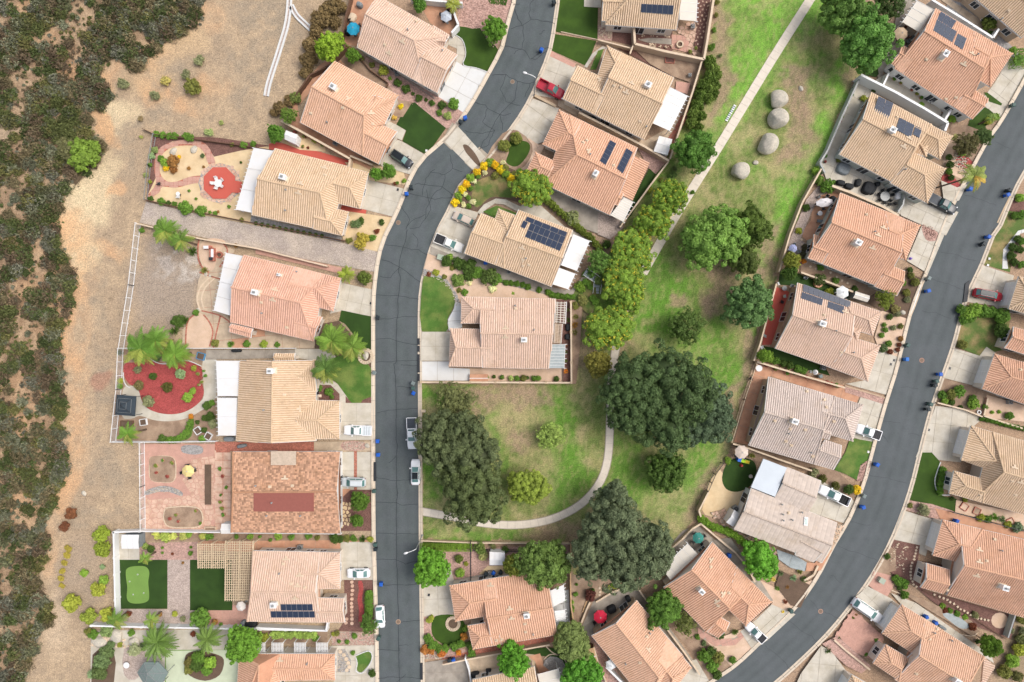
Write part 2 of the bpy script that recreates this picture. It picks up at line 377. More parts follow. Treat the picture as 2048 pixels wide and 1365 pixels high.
 mix(pk, lc(128, 142, 78)); mix(pk*st(n2, .42, .62)*.85, DRY); mix(pk*st(fbm(px, py, 70, 40), .5, .62)*.8, G); mix(pk*st(n3, .5, .68)*.6, lc(150, 150, 92)); mix(pk*st(fbm(px, py, 18, 44), .55, .7)*.4, lc(100, 128, 56))
 for b in ((1530, 40, 60, 90, 20), (1500, 120, 50, 60, 20), (1470, 200, 30, 60, 15), (1690, 150, 30, 60, 20), (1640, 280, 28, 60, 20), (1600, 380, 30, 70, 20), (1560, 110+360, 28, 60, 15), (1625, 30, 36, 50), (1570, 420, 26, 40)): mix(pk*blob(*b)*(.35+.65*st(n3, .35, .6)), BG)
 for b in ((1310, 560, 40, 60), (1340, 600, 50, 60, 20), (1320, 680, 40, 40), (1290, 640, 30, 50), (1450, 760, 50, 50), (1120, 820, 40, 60), (1130, 900, 40, 60), (1160, 940, 30, 50), (960, 1075, 120, 16), (870, 960, 30, 60), (880, 790, 40, 16), (1260, 960, 40, 60), (1370, 980, 60, 60), (1400, 920, 30, 60, 15), (1300, 1000, 40, 40), (1120, 980, 30, 30), (1430, 700, 40, 60), (1350, 620, 30, 60), (1200, 620, 30, 60)): mix(pk*blob(*b)*(.3+.7*st(n3, .35, .6))*.9, lc(104, 150, 52))
 for b in ((1500, 560, 60, 40), (1260, 600, 18, 80, 15), (1290, 690, 60, 26), (1490, 640, 40, 40), (1080, 960, 40, 60), (1040, 840, 60, 40), (1230, 1040, 60, 40), (1420, 420, 40, 40), (1350, 1000, 60, 50, -40), (1490, 300, 40, 60, 20), (1590, 300, 40, 90, 20)): mix(pk*blob(*b)*.65*st(n3, .3, .55), DRY)
 for b in ((1595, 160, 40, 28), (1590, 200, 30, 40), (1600, 240, 28, 50), (1580, 310, 30, 24), (1415, 615, 24, 34, -10), (1445, 540, 40, 30), (1560, 560, 20, 60), (1450, 590, 50, 30), (1010, 785, 90, 18), (1060, 800, 50, 14), (1040, 880, 30, 40), (1250, 700, 30, 20), (1130, 1060, 60, 26), (1070, 1075, 40, 14), (1170, 700, 16, 40), (1165, 620, 14, 60), (1440, 960, 22, 60, 20), (1415, 1000, 30, 60, 35), (1465, 820, 16, 90, 12), (1500, 700, 14, 60, 12), (1345, 800, 60, 60), (930, 900, 60, 80), (1230, 1080, 80, 80), (1440, 190, 12, 70, 10), (1430, 60, 26, 110, 3), (1720, 120, 18, 60, 20), (1540, 500, 14, 60, 15), (1355, 600, 22, 18), (950, 800, 50, 30)): mix(blob(*b)*.86*st(n3, .18, .42), DIRT)
 n5 = fbm(px*1.6, py*.7+px*.5, 7, 91, 3); mix(pk*st(n5, .55, .7)*.4, lc(178, 164, 116)); mix(pk*st(-n5, -.42, -.3)*.35, lc(84, 112, 46))
 for q in (SCRUB, SCRUB2):
  s = inside_np(wx*.6+px*.4, wy*.6+py*.4, q)*1.0; mix(s*.35, lc(186, 152, 116)); mix(s*st(n3, .4, .55)*.5, lc(140, 112, 86))
 mix(blob(2040, 1290, 40, 80, 10)*.8, lc(160, 142, 112))
 col *= (0.88+.24*n4)[..., None]*(0.9+.2*n2)[..., None]
 Z = np.where((px < 620) & (py > -60), (n4-.5)*.05, (n4-.5)*.02)-.03 - .0
 V = np.stack([X, Y, Z], -1).reshape(-1, 3); idx = np.arange(nx*ny).reshape(nx, ny)
 F = np.stack([idx[:-1, :-1], idx[1:, :-1], idx[1:, 1:], idx[:-1, 1:]], -1).reshape(-1, 4)
 me = bpy.data.meshes.new('ground'); me.vertices.add(len(V)); me.vertices.foreach_set('co', V.ravel())
 me.loops.add(F.size); me.loops.foreach_set('vertex_index', F.ravel()); me.polygons.add(len(F)); me.polygons.foreach_set('loop_start', np.arange(0, F.size, 4)); me.update(calc_edges=True)
 ca = me.color_attributes.new('col', 'FLOAT_COLOR', 'POINT'); ca.data.foreach_set('color', np.concatenate([np.clip(col, .01, .9).reshape(-1, 3), np.ones((len(V), 1))], 1).ravel())
 me.materials.append(M['ground']); me.shade_smooth(); o = link(bpy.data.objects.new('ground', me)); tag(o, 'dry tan hillside and patchy green park grass under everything', kind='structure')
build_ground()
# ================================================================ ROADS
RL = smooth_px([(1046,-140),(1036,-60),(1033,0),(1018,53),(1008,97),(979,153),(945,213),(914,257),(892,283),(849,320),(824,360),(805,410),(784,455),(775,472),(762,512),(754,568),(751,622),(751,760),(751,910),(752,1077),(757,1243),(759,1365),(761,1500)], 4, False)
RR = smooth_px([(1126,-140),(1116,-60),(1112,0),(1106,43),(1096,100),(1074,157),(1057,197),(1024,250),(970,317),(947,340),(915,373),(899,410),(875,455),(870,468),(859,495),(845,545),(839,578),(836,622),(836,755),(837,910),(838,1097),(840,1243),(842,1365),(844,1500)], 4, False)
QL = smooth_px([(2130,20),(2048,167),(2003,247),(1986,267),(1953,327),(1919,390),(1889,455),(1856,545),(1833,598),(1816,655),(1796,738),(1774,808),(1758,865),(1744,917),(1733,960),(1718,1000),(1699,1043),(1669,1093),(1636,1157),(1593,1217),(1536,1273),(1474,1332),(1410,1375),(1300,1450)], 4, False)
QR = smooth_px([(2110,240),(2048,337),(2023,383),(1993,455),(1984,462),(1958,528),(1926,598),(1903,685),(1879,755),(1856,822),(1833,910),(1816,977),(1789,1053),(1753,1127),(1706,1197),(1646,1270),(1563,1349),(1500,1400),(1420,1465)], 4, False)
def road(name, L, R, m, label, name_m='l'):
 a, b = W2(L), W2(R); w = a + b[::-1]; z = .16
 def at(p, t):
  Ls = [0]
  for i in range(1, len(p)): Ls.append(Ls[-1]+math.hypot(p[i][0]-p[i-1][0], p[i][1]-p[i-1][1]))
  s = t*Ls[-1]
  for i in range(1, len(p)):
   if Ls[i] >= s:
    k = (s-Ls[i-1])/(Ls[i]-Ls[i-1]); return (p[i-1][0]+(p[i][0]-p[i-1][0])*k, p[i-1][1]+(p[i][1]-p[i-1][1])*k)
  return p[-1]
 n = 220; vs = []; fs = []; cols = 17; cc = []; base = [lin(v)*.8 for v in ((93, 100, 100) if name_m == 'l' else (95, 101, 102))]; rr = random.Random(5)
 for i in range(n+1):
  A, B = at(a, i/n), at(b, i/n)
  for c in range(cols): t = c/(cols-1); vs.append((A[0]+(B[0]-A[0])*t, A[1]+(B[1]-A[1])*t, z+.05*(1-(2*t-1)**2))); k = 1+.06*math.cos(t*4*2*math.pi+math.pi)*(1 if .1 < t < .9 else 0)-.05*(abs(t-.5) < .04)-(.10 if t < .04 or t > .96 else 0)+rr.uniform(-.02, .02); cc += [base[0]*k, base[1]*k, base[2]*k, 1]
 for i in range(n):
  for c in range(cols-1): k = i*cols+c; fs.append((k, k+1, k+cols+1, k+cols))
 o = mesh(name, vs, fs, M[m], smooth=True); tag(o, label, kind='structure'); o.data.color_attributes.new('col', 'FLOAT_COLOR', 'POINT').data.foreach_set('color', cc); return o
ROADW = ccw(W2(RL+RR[::-1])); ROADQ = ccw(W2(QL+QR[::-1]))
road_left = road('road', RL, RR, 'asphalt', 'dark cracked asphalt street curving down the middle')
road_right = road('road', QL, QR, 'asphalt_right', 'smoother grey asphalt street sweeping down the right side', 'r')
for q in ([(835,677),(840,677),(840,690),(835,690)], [(835,692),(840,692),(840,704),(835,704)], [(835,709),(840,709),(840,745),(835,745)], [(835,748),(840,748),(840,762),(835,762)], [(748,924),(753,924),(753,962),(748,962)], [(841,1325),(846,1325),(846,1358),(841,1358)], [(1928,568),(1937,562),(1932,604),(1924,606)]):
 o = piece('kerb_ramp', W2(q), .1, .31, M['crack'], None); tag(o, kind='structure')
def kerb(line, side, label, name='kerb'):
 w = resample(W2(line), 3.0); o = None; s = side
 inner, outer, mid = w, offset_line(w, s*.78), offset_line(w, s*.34)
 root = mesh(name, [(p[0], p[1], .155) for p in offset_line(w, -s*.0)] + [(p[0], p[1], .155) for p in offset_line(w, s*.80)], [(i, i+1, len(w)+i+1, len(w)+i) if s > 0 else (i, len(w)+i, len(w)+i+1, i+1) for i in range(len(w)-1)], M['joint'])
 tag(root, label, kind='structure'); r = .012
 for i in range(len(w)-1):
  L = lambda a, b, t: (a[0]+(b[0]-a[0])*t, a[1]+(b[1]-a[1])*t)
  a0, a1, m0, m1, b0, b1 = L(inner[i], inner[i+1], r), L(inner[i+1], inner[i], r), L(mid[i], mid[i+1], r), L(mid[i+1], mid[i], r), L(outer[i], outer[i+1], r), L(outer[i+1], outer[i], r)
  h = .17
  vs = [(*a0, h), (*a1, h), (*m1, h+.01), (*m0, h+.01), (*L(m0, b0, .25), h+.11), (*L(m1, b1, .25), h+.11), (*b1, h+.12), (*b0, h+.12), (*b1, 0), (*b0, 0)]
  mesh('kerb_segment', vs, [(0, 1, 2, 3), (3, 2, 5, 4), (4, 5, 6, 7), (7, 6, 8, 9)], M['concrete_kerb'], root)
kerb(RL, -1 if area(W2(RL+RR[::-1])) < 0 else -1, 'pale concrete kerb along the left edge of the cracked street')
kerb(RR, 1, 'pale concrete kerb along the right edge of the cracked street')
kerb(QL, -1, 'pale concrete kerb along the left edge of the right street')
kerb(QR, 1, 'pale concrete kerb along the right edge of the right street')
cg = mesh('cross_gutter', [(*p, .20) for p in ccw(W2([(905,246),(884,283),(950,346),(976,310)]))], [(0, 1, 2, 3)], M['joint']); tag(cg, kind='structure')
for i in range(4):
 t0, t1 = i/4+.004, (i+1)/4-.004; q = [(916,254),(890,285),(946,341),(971,315)]
 f = lambda a, b, t: (q[a][0]+(q[b][0]-q[a][0])*t, q[a][1]+(q[b][1]-q[a][1])*t)
 piece('slab', W2([f(0, 3, t0), f(0, 3, t1), f(1, 2, t1), f(1, 2, t0)]), .20, .235, M['concrete'], cg)
st = mesh('gutter_stain', [(*p, .240) for p in ccw(W2(smooth_px([(926,292),(934,291),(944,300),(953,312),(960,326),(960,333),(953,330),(942,318),(932,306)], 3)))], [tuple(range(27))], M['dark_soil']); tag(st, 'dark dirt stain on the cross gutter', kind='structure')
def ribbon(mb, pts, w, z):
 a = offset_line(pts, w/2); b = offset_line(pts, -w/2); n = len(pts)
 mb.add([(*p, z) for p in a]+[(*p, z) for p in b], [(i, n+i, n+i+1, i+1) for i in range(n-1)])
def wig(a, b, amp, r, step=6):
 d = math.hypot(b[0]-a[0], b[1]-a[1]); n = max(3, int(d/step)); o = 0; out = []
 nx, ny = -(b[1]-a[1])/d, (b[0]-a[0])/d
 for i in range(n+1):
  t = i/n; o = o*.8 + r.gauss(0, amp); e = min(1, 4*t, 4*(1-t)); out.append((a[0]+(b[0]-a[0])*t+nx*o*e, a[1]+(b[1]-a[1])*t+ny*o*e))
 return out
r = random.Random(3); mb = MB()
def crack(pts, w=.09, amp=.9):
 full = []
 for i in range(len(pts)-1): full += wig(pts[i], pts[i+1], amp, r)[(1 if i else 0):]
 ribbon(mb, W2(full), w*.85, .222)
cl = [(815,460),(812,480),(800,520),(797,545),(801,560),(796,600),(794,640),(793,700),(794,722),(788,728),(792,770),(793,820),(793,870),(793,910),(794,960),(795,985),(793,1000),(794,1060),(793,1120),(796,1200),(797,1240),(798,1300),(800,1400)]
crack(cl, .12, .5)
for q in ([(771,490),(800,494),(812,496)], [(812,496),(838,500),(857,512)], [(764,520),(800,535),(841,565)], [(754,590),(796,592),(838,599)], [(752,641),(790,636),(836,634)], [(752,679),(780,677),(800,684),(836,690)], [(752,725),(794,722),(836,721)], [(754,826),(790,820),(836,817)], [(752,955),(795,961),(837,962)], [(752,1004),(794,1005),(808,1010),(836,1008)], [(752,1066),(790,1068),(838,1067)], [(752,1118),(790,1118),(812,1128),(836,1123)], [(755,1168),(800,1169),(838,1167)], [(797,1244),(840,1240)], [(756,1298),(800,1300),(799,1290),(818,1290)], [(757,1356),(800,1354),(842,1356)], [(795,773),(822,775)], [(802,730),(836,731)], [(793,912),(778,926)], [(793,1365),(812,1348)], [(794,980),(797,986),(795,992)], [(853,380),(862,420),(840,455),(820,458)], [(812,458),(828,440),(850,430)], [(826,468),(836,480),(834,496)], [(800,535),(782,556),(760,553)], [(820,388),(870,400),(905,396)], [(802,412),(820,440),(812,460)]): crack(q, .09, .7)
for q in ([(1022,60),(1046,52),(1062,40),(1110,50)], [(1046,52),(1044,100),(1060,120),(1098,96)], [(1010,94),(1044,100)], [(1062,40),(1060,10),(1075,-10)], [(1044,52),(1030,20)], [(985,152),(1012,150),(1035,164),(1060,168),(1080,150)], [(1035,164),(1030,200),(1000,230),(960,300)], [(1012,150),(1000,180),(1012,205),(1040,212)], [(950,205),(975,218),(1005,232),(1022,228)], [(975,218),(965,245),(990,262),(978,290),(952,300)], [(990,262),(960,268),(930,262)], [(1000,230),(1005,262)], [(1060,120),(1075,118),(1094,104)], [(1060,168),(1050,195)], [(860,345),(890,350),(905,338),(925,345)], [(905,338),(900,310)], [(890,350),(885,375),(862,400),(850,440)], [(830,370),(858,372),(885,375),(905,392)], [(870,340),(852,358),(845,392)], [(1040,10),(1025,12)], [(1078,70),(1090,62)], [(1028,110),(1044,100)]): crack(q, .10, 1.3)
cr = mb.build('crack_seal', M['crack']); tag(cr, 'dark tar filled cracks across the middle street', kind='structure')
mb = MB()
for q in ([(1880,505),(1910,510),(1950,522)], [(1858,558),(1895,568),(1925,580)], [(1842,622),(1870,625),(1900,638)], [(1800,775),(1835,778)], [(1766,842),(1800,846)], [(1738,950),(1770,955),(1812,966)], [(1702,1043),(1740,1050)], [(1676,1092),(1715,1105),(1752,1120)], [(1575,1240),(1600,1260),(1630,1282)], [(1990,285),(2020,300)], [(1928,392),(1960,400),(1990,412)], [(1760,868),(1775,885)], [(1815,868),(1838,872)], [(1660,1150),(1680,1165)], [(1530,1290),(1560,1315),(1590,1345)], [(1620,1200),(1645,1222),(1690,1245)]): crack(q, .07, 1.2)
cr = mb.build('crack_seal', M['crack_faint']); tag(cr, 'faint hairline cracks across the right street', kind='structure')
PC = smooth_px([(1660,-66),(1620,0),(1545,118),(1440,290),(1366,408),(1312,500),(1272,575),(1246,640),(1231,700),(1222,770),(1220,850),(1215,920),(1198,968),(1160,1010),(1105,1038),(1040,1050),(970,1047),(905,1034),(842,1023)], 5, False)
def path_w(y): return 1.75 if y < 600 else 1.4
wp = resample(W2(PC), 1.55); root = mesh('path', [(*p, .02) for p in offset_line(wp, .85)]+[(*p, .02) for p in offset_line(wp, -.85)], [(i+len(wp), i+1+len(wp), i+1, i) for i in range(len(wp)-1)], M['joint']); tag(root, 'pale concrete slab path winding through the park', kind='structure')
for i in range(len(wp)-1):
 py = 682.5-10*wp[i][1]; hw = path_w(py)/2; a, b = offset_line(wp, hw), offset_line(wp, -hw); L = lambda p, q, t: (p[0]+(q[0]-p[0])*t, p[1]+(q[1]-p[1])*t)
 piece('slab', [L(a[i], a[i+1], .011), L(a[i+1], a[i], .011), L(b[i+1], b[i], .011), L(b[i], b[i+1], .011)], .02, .07+random.uniform(0, .008), M['path'], root)
# ================================================================ YARD SURFACES
sheet('sand_yard', 'sand', [(306,270),(430,280),(548,296),(560,470),(400,430),(291,400)])
sheet('mulch_bed', 'dark_mulch', [(306,270),(440,276),(540,292),(480,302),(428,314),(420,300),(395,285),(345,283),(318,300),(308,330),(312,355),(292,398)])
slabs('brick_walk', 'pink_paver', [(330,290),(360,281),(395,281),(415,292),(428,316),(430,330),(418,330),(408,305),(392,293),(362,292),(338,298),(322,315),(320,345),(332,362),(352,364),(380,354),(410,352),(412,364),(385,368),(352,376),(325,374),(318,386),(294,400),(296,390),(312,368),(308,335),(314,305)], .9, 0, .05, 'brick', 3, 'paver')
crazy('flagstone_ring', 'flagstone', [(440+43*math.cos(a*.5236), 367+40*math.sin(a*.5236)) for a in range(12)], .8, .1, 'grey_gravel', seed=4)
oc = [(440+34*math.cos((a+.5)*math.pi/4), 367+34*math.sin((a+.5)*math.pi/4)) for a in range(8)]
sheet('red_patio', 'red_concrete', oc, up=.08); sheet('red_patio', 'red_concrete', [(468,362),(486,365),(484,388),(464,386)], up=.1)
sheet('red_walk', 'red_concrete', [(538,288),(555,285),(640,304),(700,322),(745,342),(742,362),(640,330),(538,306)])
sheet('red_walk', 'red_concrete', [(650,398),(734,418),(729,437),(650,424)])
sheet('sand_bed', 'sand', [(575,262),(648,285),(652,304),(600,300),(560,284)])
sheet('sand_bed', 'sand', [(690,325),(760,330),(808,345),(812,370),(740,362),(700,340)])
slabs('driveway', 'concrete', [(736,360),(808,378),(786,434),(722,418)], 3.2)
sheet('sand_bed', 'sand', [(694,423),(786,436),(776,468),(762,505),(690,490),(684,470)])
sheet('gravel_bed', 'grey_gravel', [(503,432),(684,474),(682,484),(500,446)])
sheet('gravel_lane', 'gravel_road', [(293,404),(400,430),(503,450),(684,486),(762,506),(752,545),(650,527),(512,500),(400,474),(280,446)])
slabs('patio', 'concrete_stain', [(398,480),(470,500),(445,600),(462,644),(632,684),(628,697),(366,697),(366,660),(400,625),(392,600),(398,560),(408,540),(397,510)], 3.4, .1, .06, 'brick', alt='terracotta')
sheet('patio_circle', 'pink_sand', [(438,508+0),(452,490),(446,480),(418,478),(402,490),(401,515),(412,535),(428,540)], 4)
sheet('patio_circle', 'pink_sand', [(380,640),(395,627),(410,632),(424,650),(426,668),(418,695),(378,695),(374,665)], 3)
slabs('driveway', 'concrete', [(683,566),(748,580),(747,634),(684,622),(660,628),(666,600)], 3.2)
sheet('paver_walk', 'pink_paver', [(512,497),(700,540),(698,552),(512,508)])
sheet('turf', 'turf_dark', [(683,621),(745,634),(744,712),(722,702),(706,668),(690,648),(678,642)])
sheet('planting_bed', 'dark_soil', [(632,650),(678,642),(700,665),(720,704),(744,714),(740,760),(720,768),(660,745),(630,700)])
slabs('walk', 'concrete', [(590,698),(660,698),(672,714),(655,730),(632,722),(590,716)], 3)
sheet('yard_soil', 'soil', [(240,700),(432,700),(432,886),(222,886)])
sheet('yard_path', 'concrete', [(246,780),(262,772),(276,780),(284,800),(300,818),(330,828),(365,826),(395,808),(408,790),(404,735),(412,712),(432,712),(432,795),(402,822),(370,838),(335,843),(305,840),(280,832),(262,838),(244,832)], 3)
sheet('red_mulch_bed', 'red_mulch', [(250,728),(270,725),(295,717),(330,727),(372,722),(403,735),(404,765),(408,785),(398,806),(370,824),(335,829),(300,820),(284,802),(276,778),(258,768),(248,750)], 4)
sheet('lawn_strip', 'lawn', [(322,882),(325,876),(355,874),(372,862),(378,838),(388,838),(386,862),(374,880)], 2)
slabs('side_walk', 'concrete_dark', [(412,700),(590,700),(590,716),(412,720)], 3)
sheet('lawn', 'lawn', [(655,724),(690,710),(716,716),(743,738),(744,792),(722,806),(704,806),(692,790),(672,764),(654,752)], 3)
slabs('walk', 'concrete', [(636,770),(656,756),(676,768),(692,790),(702,806),(680,806),(680,788),(662,770),(638,782)], 2)
sheet('mulch_bed', 'dark_mulch', [(634,770),(662,770),(680,788),(680,802),(632,802)])
sheet('mulch_bed', 'dark_mulch', [(692,792),(704,806),(692,806)]); sheet('mulch_bed', 'dark_mulch', [(726,800),(744,793),(744,806),(722,806)])
slabs('driveway', 'concrete', [(679,806),(748,806),(748,880),(679,880)], 3.4, 0)
sheet('brick_terrace', 'brick', [(430,884),(628,884),(628,903),(460,903),(460,1064),(430,1064)])
crazy('flagstone_yard', 'flagstone', [(283,888),(430,888),(430,1062),(284,1062)], 1.15, .14, 'pink_paver', seed=2)
sheet('pink_yard', 'pink_paver', [(283,888),(430,888),(430,912),(385,918),(366,960),(384,990),(355,995),(300,1000),(285,990)], up=.07)
sheet('planter_bed', 'soil', smooth_px([(302,915),(325,912),(348,916),(352,936),(348,962),(326,964),(304,960),(301,938)], 3), up=.10)
sheet('planter_bed', 'soil', smooth_px([(332,1016),(360,1013),(395,1015),(406,1030),(402,1052),(365,1055),(336,1052),(329,1034)], 3), up=.10)
sheet('rock_swale', 'grey_gravel', smooth_px([(292,982),(320,972),(345,974),(366,984),(364,992),(340,984),(316,984),(295,990)], 3), up=.11)
sheet('rock_swale', 'grey_gravel', smooth_px([(366,892),(388,890),(406,894),(406,906),(386,909),(366,904)], 3), up=.11)
sheet('planter_bed', 'dark_soil', [(411,929),(424,929),(424,1009),(411,1009)], up=.12)
slabs('path_strip', 'flagstone', [(430,905),(462,905),(462,1064),(430,1064)], 1.6, 0, .08, 'brick')
slabs('patio_strip', 'concrete_stain', [(628,884),(748,884),(748,902),(628,902)], 2.4, 0)
sheet('rock_bed', 'pink_gravel', [(686,884),(728,884),(728,900),(686,900)], 2)
slabs('driveway', 'concrete', [(679,904),(708,904),(708,980),(679,980)], 3.4, 0); slabs('driveway', 'concrete', [(714,904),(748,904),(748,980),(714,980)], 3.4, 0)
slabs('brick_band', 'brick', [(708,902),(714,902),(714,980),(708,980)], .6, 0, .04)
sheet('terrace', 'terracotta', [(677,978),(701,978),(701,1002),(677,1002)])
sheet('garden_soil', 'dark_mulch', [(677,1002),(701,980),(748,980),(748,1062),(680,1062)])
crazy('stepping_yard', 'sand', [(681,1004),(701,1004),(700,1052),(684,1052)], .85, .2, 'dark_mulch', seed=7)
sheet('planting_bed', 'soil', [(284,1068),(680,1068),(680,1083),(284,1083)])
slabs('side_path', 'terracotta', [(396,1083),(748,1080),(748,1102),(505,1104),(396,1100)], 3, 0)
slabs('pad', 'concrete', [(235,1068),(279,1068),(279,1120),(235,1120)], 2.6, 0)
sheet('gravel_bed', 'pink_gravel', [(279,1086),(396,1084),(396,1120),(279,1120)])
sheet('gravel_bed', 'gravel', [(236,1218),(400,1220),(410,1252),(228,1250)])
sheet('turf', 'turf_dark', [(236,1120),(335,1120),(335,1218),(236,1218)])
sheet('putting_green', 'putting', [(252,1150),(254,1138),(266,1133),(290,1133),(299,1144),(297,1165),(299,1190),(296,1202),(282,1207),(262,1206),(254,1196),(255,1175)], 4, up=.05)
sheet('gravel_path', 'gravel', [(335,1120),(380,1120),(380,1220),(335,1220)])
sheet('turf', 'turf_dark', [(380,1120),(465,1120),(465,1221),(380,1221)])
slabs('paver_patio', 'pink_paver', [(400,1221),(465,1221),(465,1210),(505,1210),(505,1254),(410,1252)], 1.6, 0, .04)
slabs('driveway', 'concrete', [(681,1084),(750,1084),(750,1160),(681,1160)], 3.4, 0)
sheet('rock_garden', 'dark_mulch', [(688,1160),(750,1160),(752,1265),(676,1262),(690,1240)])
sheet('mulch_strip', 'red_mulch', smooth_px([(716,1164),(724,1163),(727,1180),(724,1200),(728,1220),(724,1243),(717,1244),(718,1220),(715,1200),(718,1180)], 3))
sheet('rock_bed', 'pink_gravel', [(662,1262),(752,1266),(752,1292),(664,1290)])
sheet('white_sand', 'concrete', [(182,1262),(480,1258),(480,1430),(180,1430)])
sheet('green_patio', 'putting', [(330,1300),(480,1300),(480,1430),(330,1430)])
sheet('pale_patio', 'patio_green', [(332,1302),(482,1300),(482,1430),(332,1430)])
sheet('gravel_bed', 'gravel', [(248,1298),(285,1294),(296,1330),(270,1360),(248,1350)], 2)
sheet('garden_island', 'dark_soil', [(372,1310),(395,1302),(430,1308),(448,1320),(440,1350),(410,1362),(380,1352),(370,1335)], 3)
sheet('garden_soil', 'dark_soil', [(185,1310),(226,1296),(228,1365),(190,1420)], 2)
sheet('planting_bed', 'soil', [(480,1256),(655,1258),(655,1290),(480,1286)])
slabs('walk', 'concrete', [(658,1292),(752,1290),(756,1365),(756,1440),(680,1440),(668,1365)], 3.2)
sheet('rock_bed', 'grey_gravel', [(672,1300),(690,1298),(702,1320),(700,1345),(674,1344)])
sheet('lawn', 'lawn', [(712,1312),(736,1302),(743,1310),(740,1325),(724,1344),(714,1340),(716,1326)], 4)
sheet('terrace', 'terracotta', [(700,-30),(760,-30),(736,60),(716,94),(684,86),(696,20)])
sheet('terrace', 'terracotta', [(820,-30),(905,-30),(914,40),(898,74),(860,46)])
sheet('gravel_bed', 'pink_gravel', [(920,-30),(1030,-30),(1020,20),(1008,70),(990,100),(940,62),(915,52),(918,0)])
sheet('lawn', 'turf', [(917,53),(945,58),(962,57),(980,85),(996,100),(976,145),(952,137),(925,132),(931,110),(925,82),(910,72)], 2)
sheet('lawn', 'turf', [(965,-20),(1020,-20),(1012,12),(980,8)])
slabs('walk', 'concrete', [(898,76),(912,72),(926,82),(930,108),(924,130),(912,126),(914,98),(896,90)], 2)
slabs('driveway', 'concrete_white', [(913,124),(926,132),(952,138),(978,146),(960,180),(930,228),(868,195),(880,175)], 3.4)
sheet('gravel_bed', 'pink_gravel', [(720,108),(870,190),(930,228),(922,252),(895,258),(800,205),(750,170),(715,140)])
sheet('soil_bed', 'soil', [(684,96),(720,108),(770,160),(800,205),(700,140),(680,120)])
sheet('terrace', 'terracotta', [(672,112),(700,140),(660,140),(600,210),(592,190),(640,130)])
sheet('side_walk', 'terracotta', [(592,190),(600,240),(700,300),(745,328),(740,340),(690,316),(575,256)])
sheet('turf', 'turf_dark', [(819,207),(830,206),(892,257),(854,311),(805,283),(813,262),(793,250),(806,226)])
sheet('sand_bed', 'soil', [(790,200),(825,205),(806,235),(785,235)])
slabs('driveway', 'concrete', [(788,278),(805,284),(853,312),(828,352),(762,333),(766,320)], 3.2)
slabs('walk', 'concrete', [(770,240),(792,250),(812,262),(804,282),(786,274),(768,256)], 2)
sheet('turf', 'turf', [(1116,-60),(1175,-60),(1168,14),(1196,16),(1195,79),(1112,64),(1108,40),(1113,0)])
sheet('turf', 'turf', [(1106,68),(1193,82),(1174,133),(1100,100)])
slabs('walk', 'concrete', [(1168,-60),(1204,-60),(1204,16),(1168,14)], 2.4)
sheet('paver_bed', 'pink_gravel', [(1196,50),(1226,55),(1224,82),(1195,80)])
sheet('dark_yard', 'dark_mulch', [(1226,55),(1266,60),(1266,92),(1224,82)])
sheet('dark_yard', 'dark_mulch', [(1270,60),(1345,60),(1345,108),(1272,90)])
slabs('yard_walk', 'concrete_dark', [(1276,80),(1300,76),(1345,78),(1345,90),(1296,86)], 2.4)
slabs('brick_patio', 'pink_paver', [(1343,70),(1368,72),(1378,85),(1375,106),(1343,98)], 1.4, .1, .05)
crazy('stone_yard', 'flagstone', [(1345,60),(1392,44),(1392,70),(1386,92),(1398,112),(1376,106),(1378,85),(1368,72)], .9, .12, 'soil', seed=5)
crazy('pebble_yard', 'pink_sand', [(1394,0),(1424,-4),(1412,60),(1404,110),(1388,92),(1392,60)], .8, .5, 'dark_mulch', seed=8)
slabs('driveway', 'concrete', [(1097,112),(1152,134),(1128,200),(1064,190),(1080,150)], 3.2)
sheet('paver_strip', 'pink_paver', [(1100,101),(1152,128),(1148,136),(1097,112)])
slabs('walk', 'concrete', [(1184,108),(1206,92),(1212,96),(1190,112),(1174,136),(1168,134)], 2)
sheet('lawn_strip', 'lawn', [(1196,102),(1208,98),(1192,140),(1180,140)])
sheet('dark_yard', 'dark_mulch', [(1215,85),(1262,96),(1330,110),(1345,140),(1345,155),(1240,100)])
sheet('bare_yard', 'soil', [(1262,94),(1400,122),(1384,182),(1376,165),(1346,155),(1300,130)])
sheet('brick_pad', 'pink_paver', [(1352,164),(1380,168),(1374,190),(1350,182)])
slabs('side_yard', 'concrete_stain', [(1118,196),(1138,206),(1290,282),(1330,260),(1376,196),(1340,300),(1320,318),(1220,270),(1115,212)], 3)
slabs('brick_walk', 'brick', [(1346,262),(1384,190),(1372,240),(1330,322),(1310,312)], 1.0, .4, .05)
slabs('driveway', 'concrete', [(1066,198),(1118,218),(1088,284),(1072,290),(1020,262)], 3.3)
slabs('paver_walk', 'pink_sand', [(1056,276),(1076,290),(1090,292),(1078,315),(1062,335),(1042,345),(1030,342),(1055,318),(1062,300)], 1.4, .5, .04)
sheet('bed_soil', 'soil', [(1005,268),(1035,262),(1064,290),(1060,318),(1036,342),(996,330),(970,320)], 2)
sheet('lawn', 'turf', [(1016,285),(1048,283),(1060,292),(1056,310),(1040,330),(1026,334),(1012,325),(1018,305)], 3)
sheet('flower_bed', 'dark_soil', [(905,410),(925,370),(950,335),(980,322),(1010,332),(1045,352),(1065,380),(1050,410),(1010,398),(960,422)], 2)
sheet('lawn', 'lawn_patchy', [(948,372),(965,358),(990,352),(1020,356),(1036,372),(1030,395),(1004,395),(980,396),(955,416),(944,400)], 3)
slabs('curved_walk', 'concrete', [(955,425),(968,410),(992,398),(1012,400),(1036,412),(1060,420),(1050,428),(1030,422),(1008,410),(990,408),(972,420),(962,432)], 2.2)
sheet('lawn_strip', 'lawn', [(966,424),(994,412),(1036,428),(1030,440),(990,438)])
slabs('driveway', 'concrete', [(905,412),(957,426),(930,505),(866,494),(874,462)], 3.3)
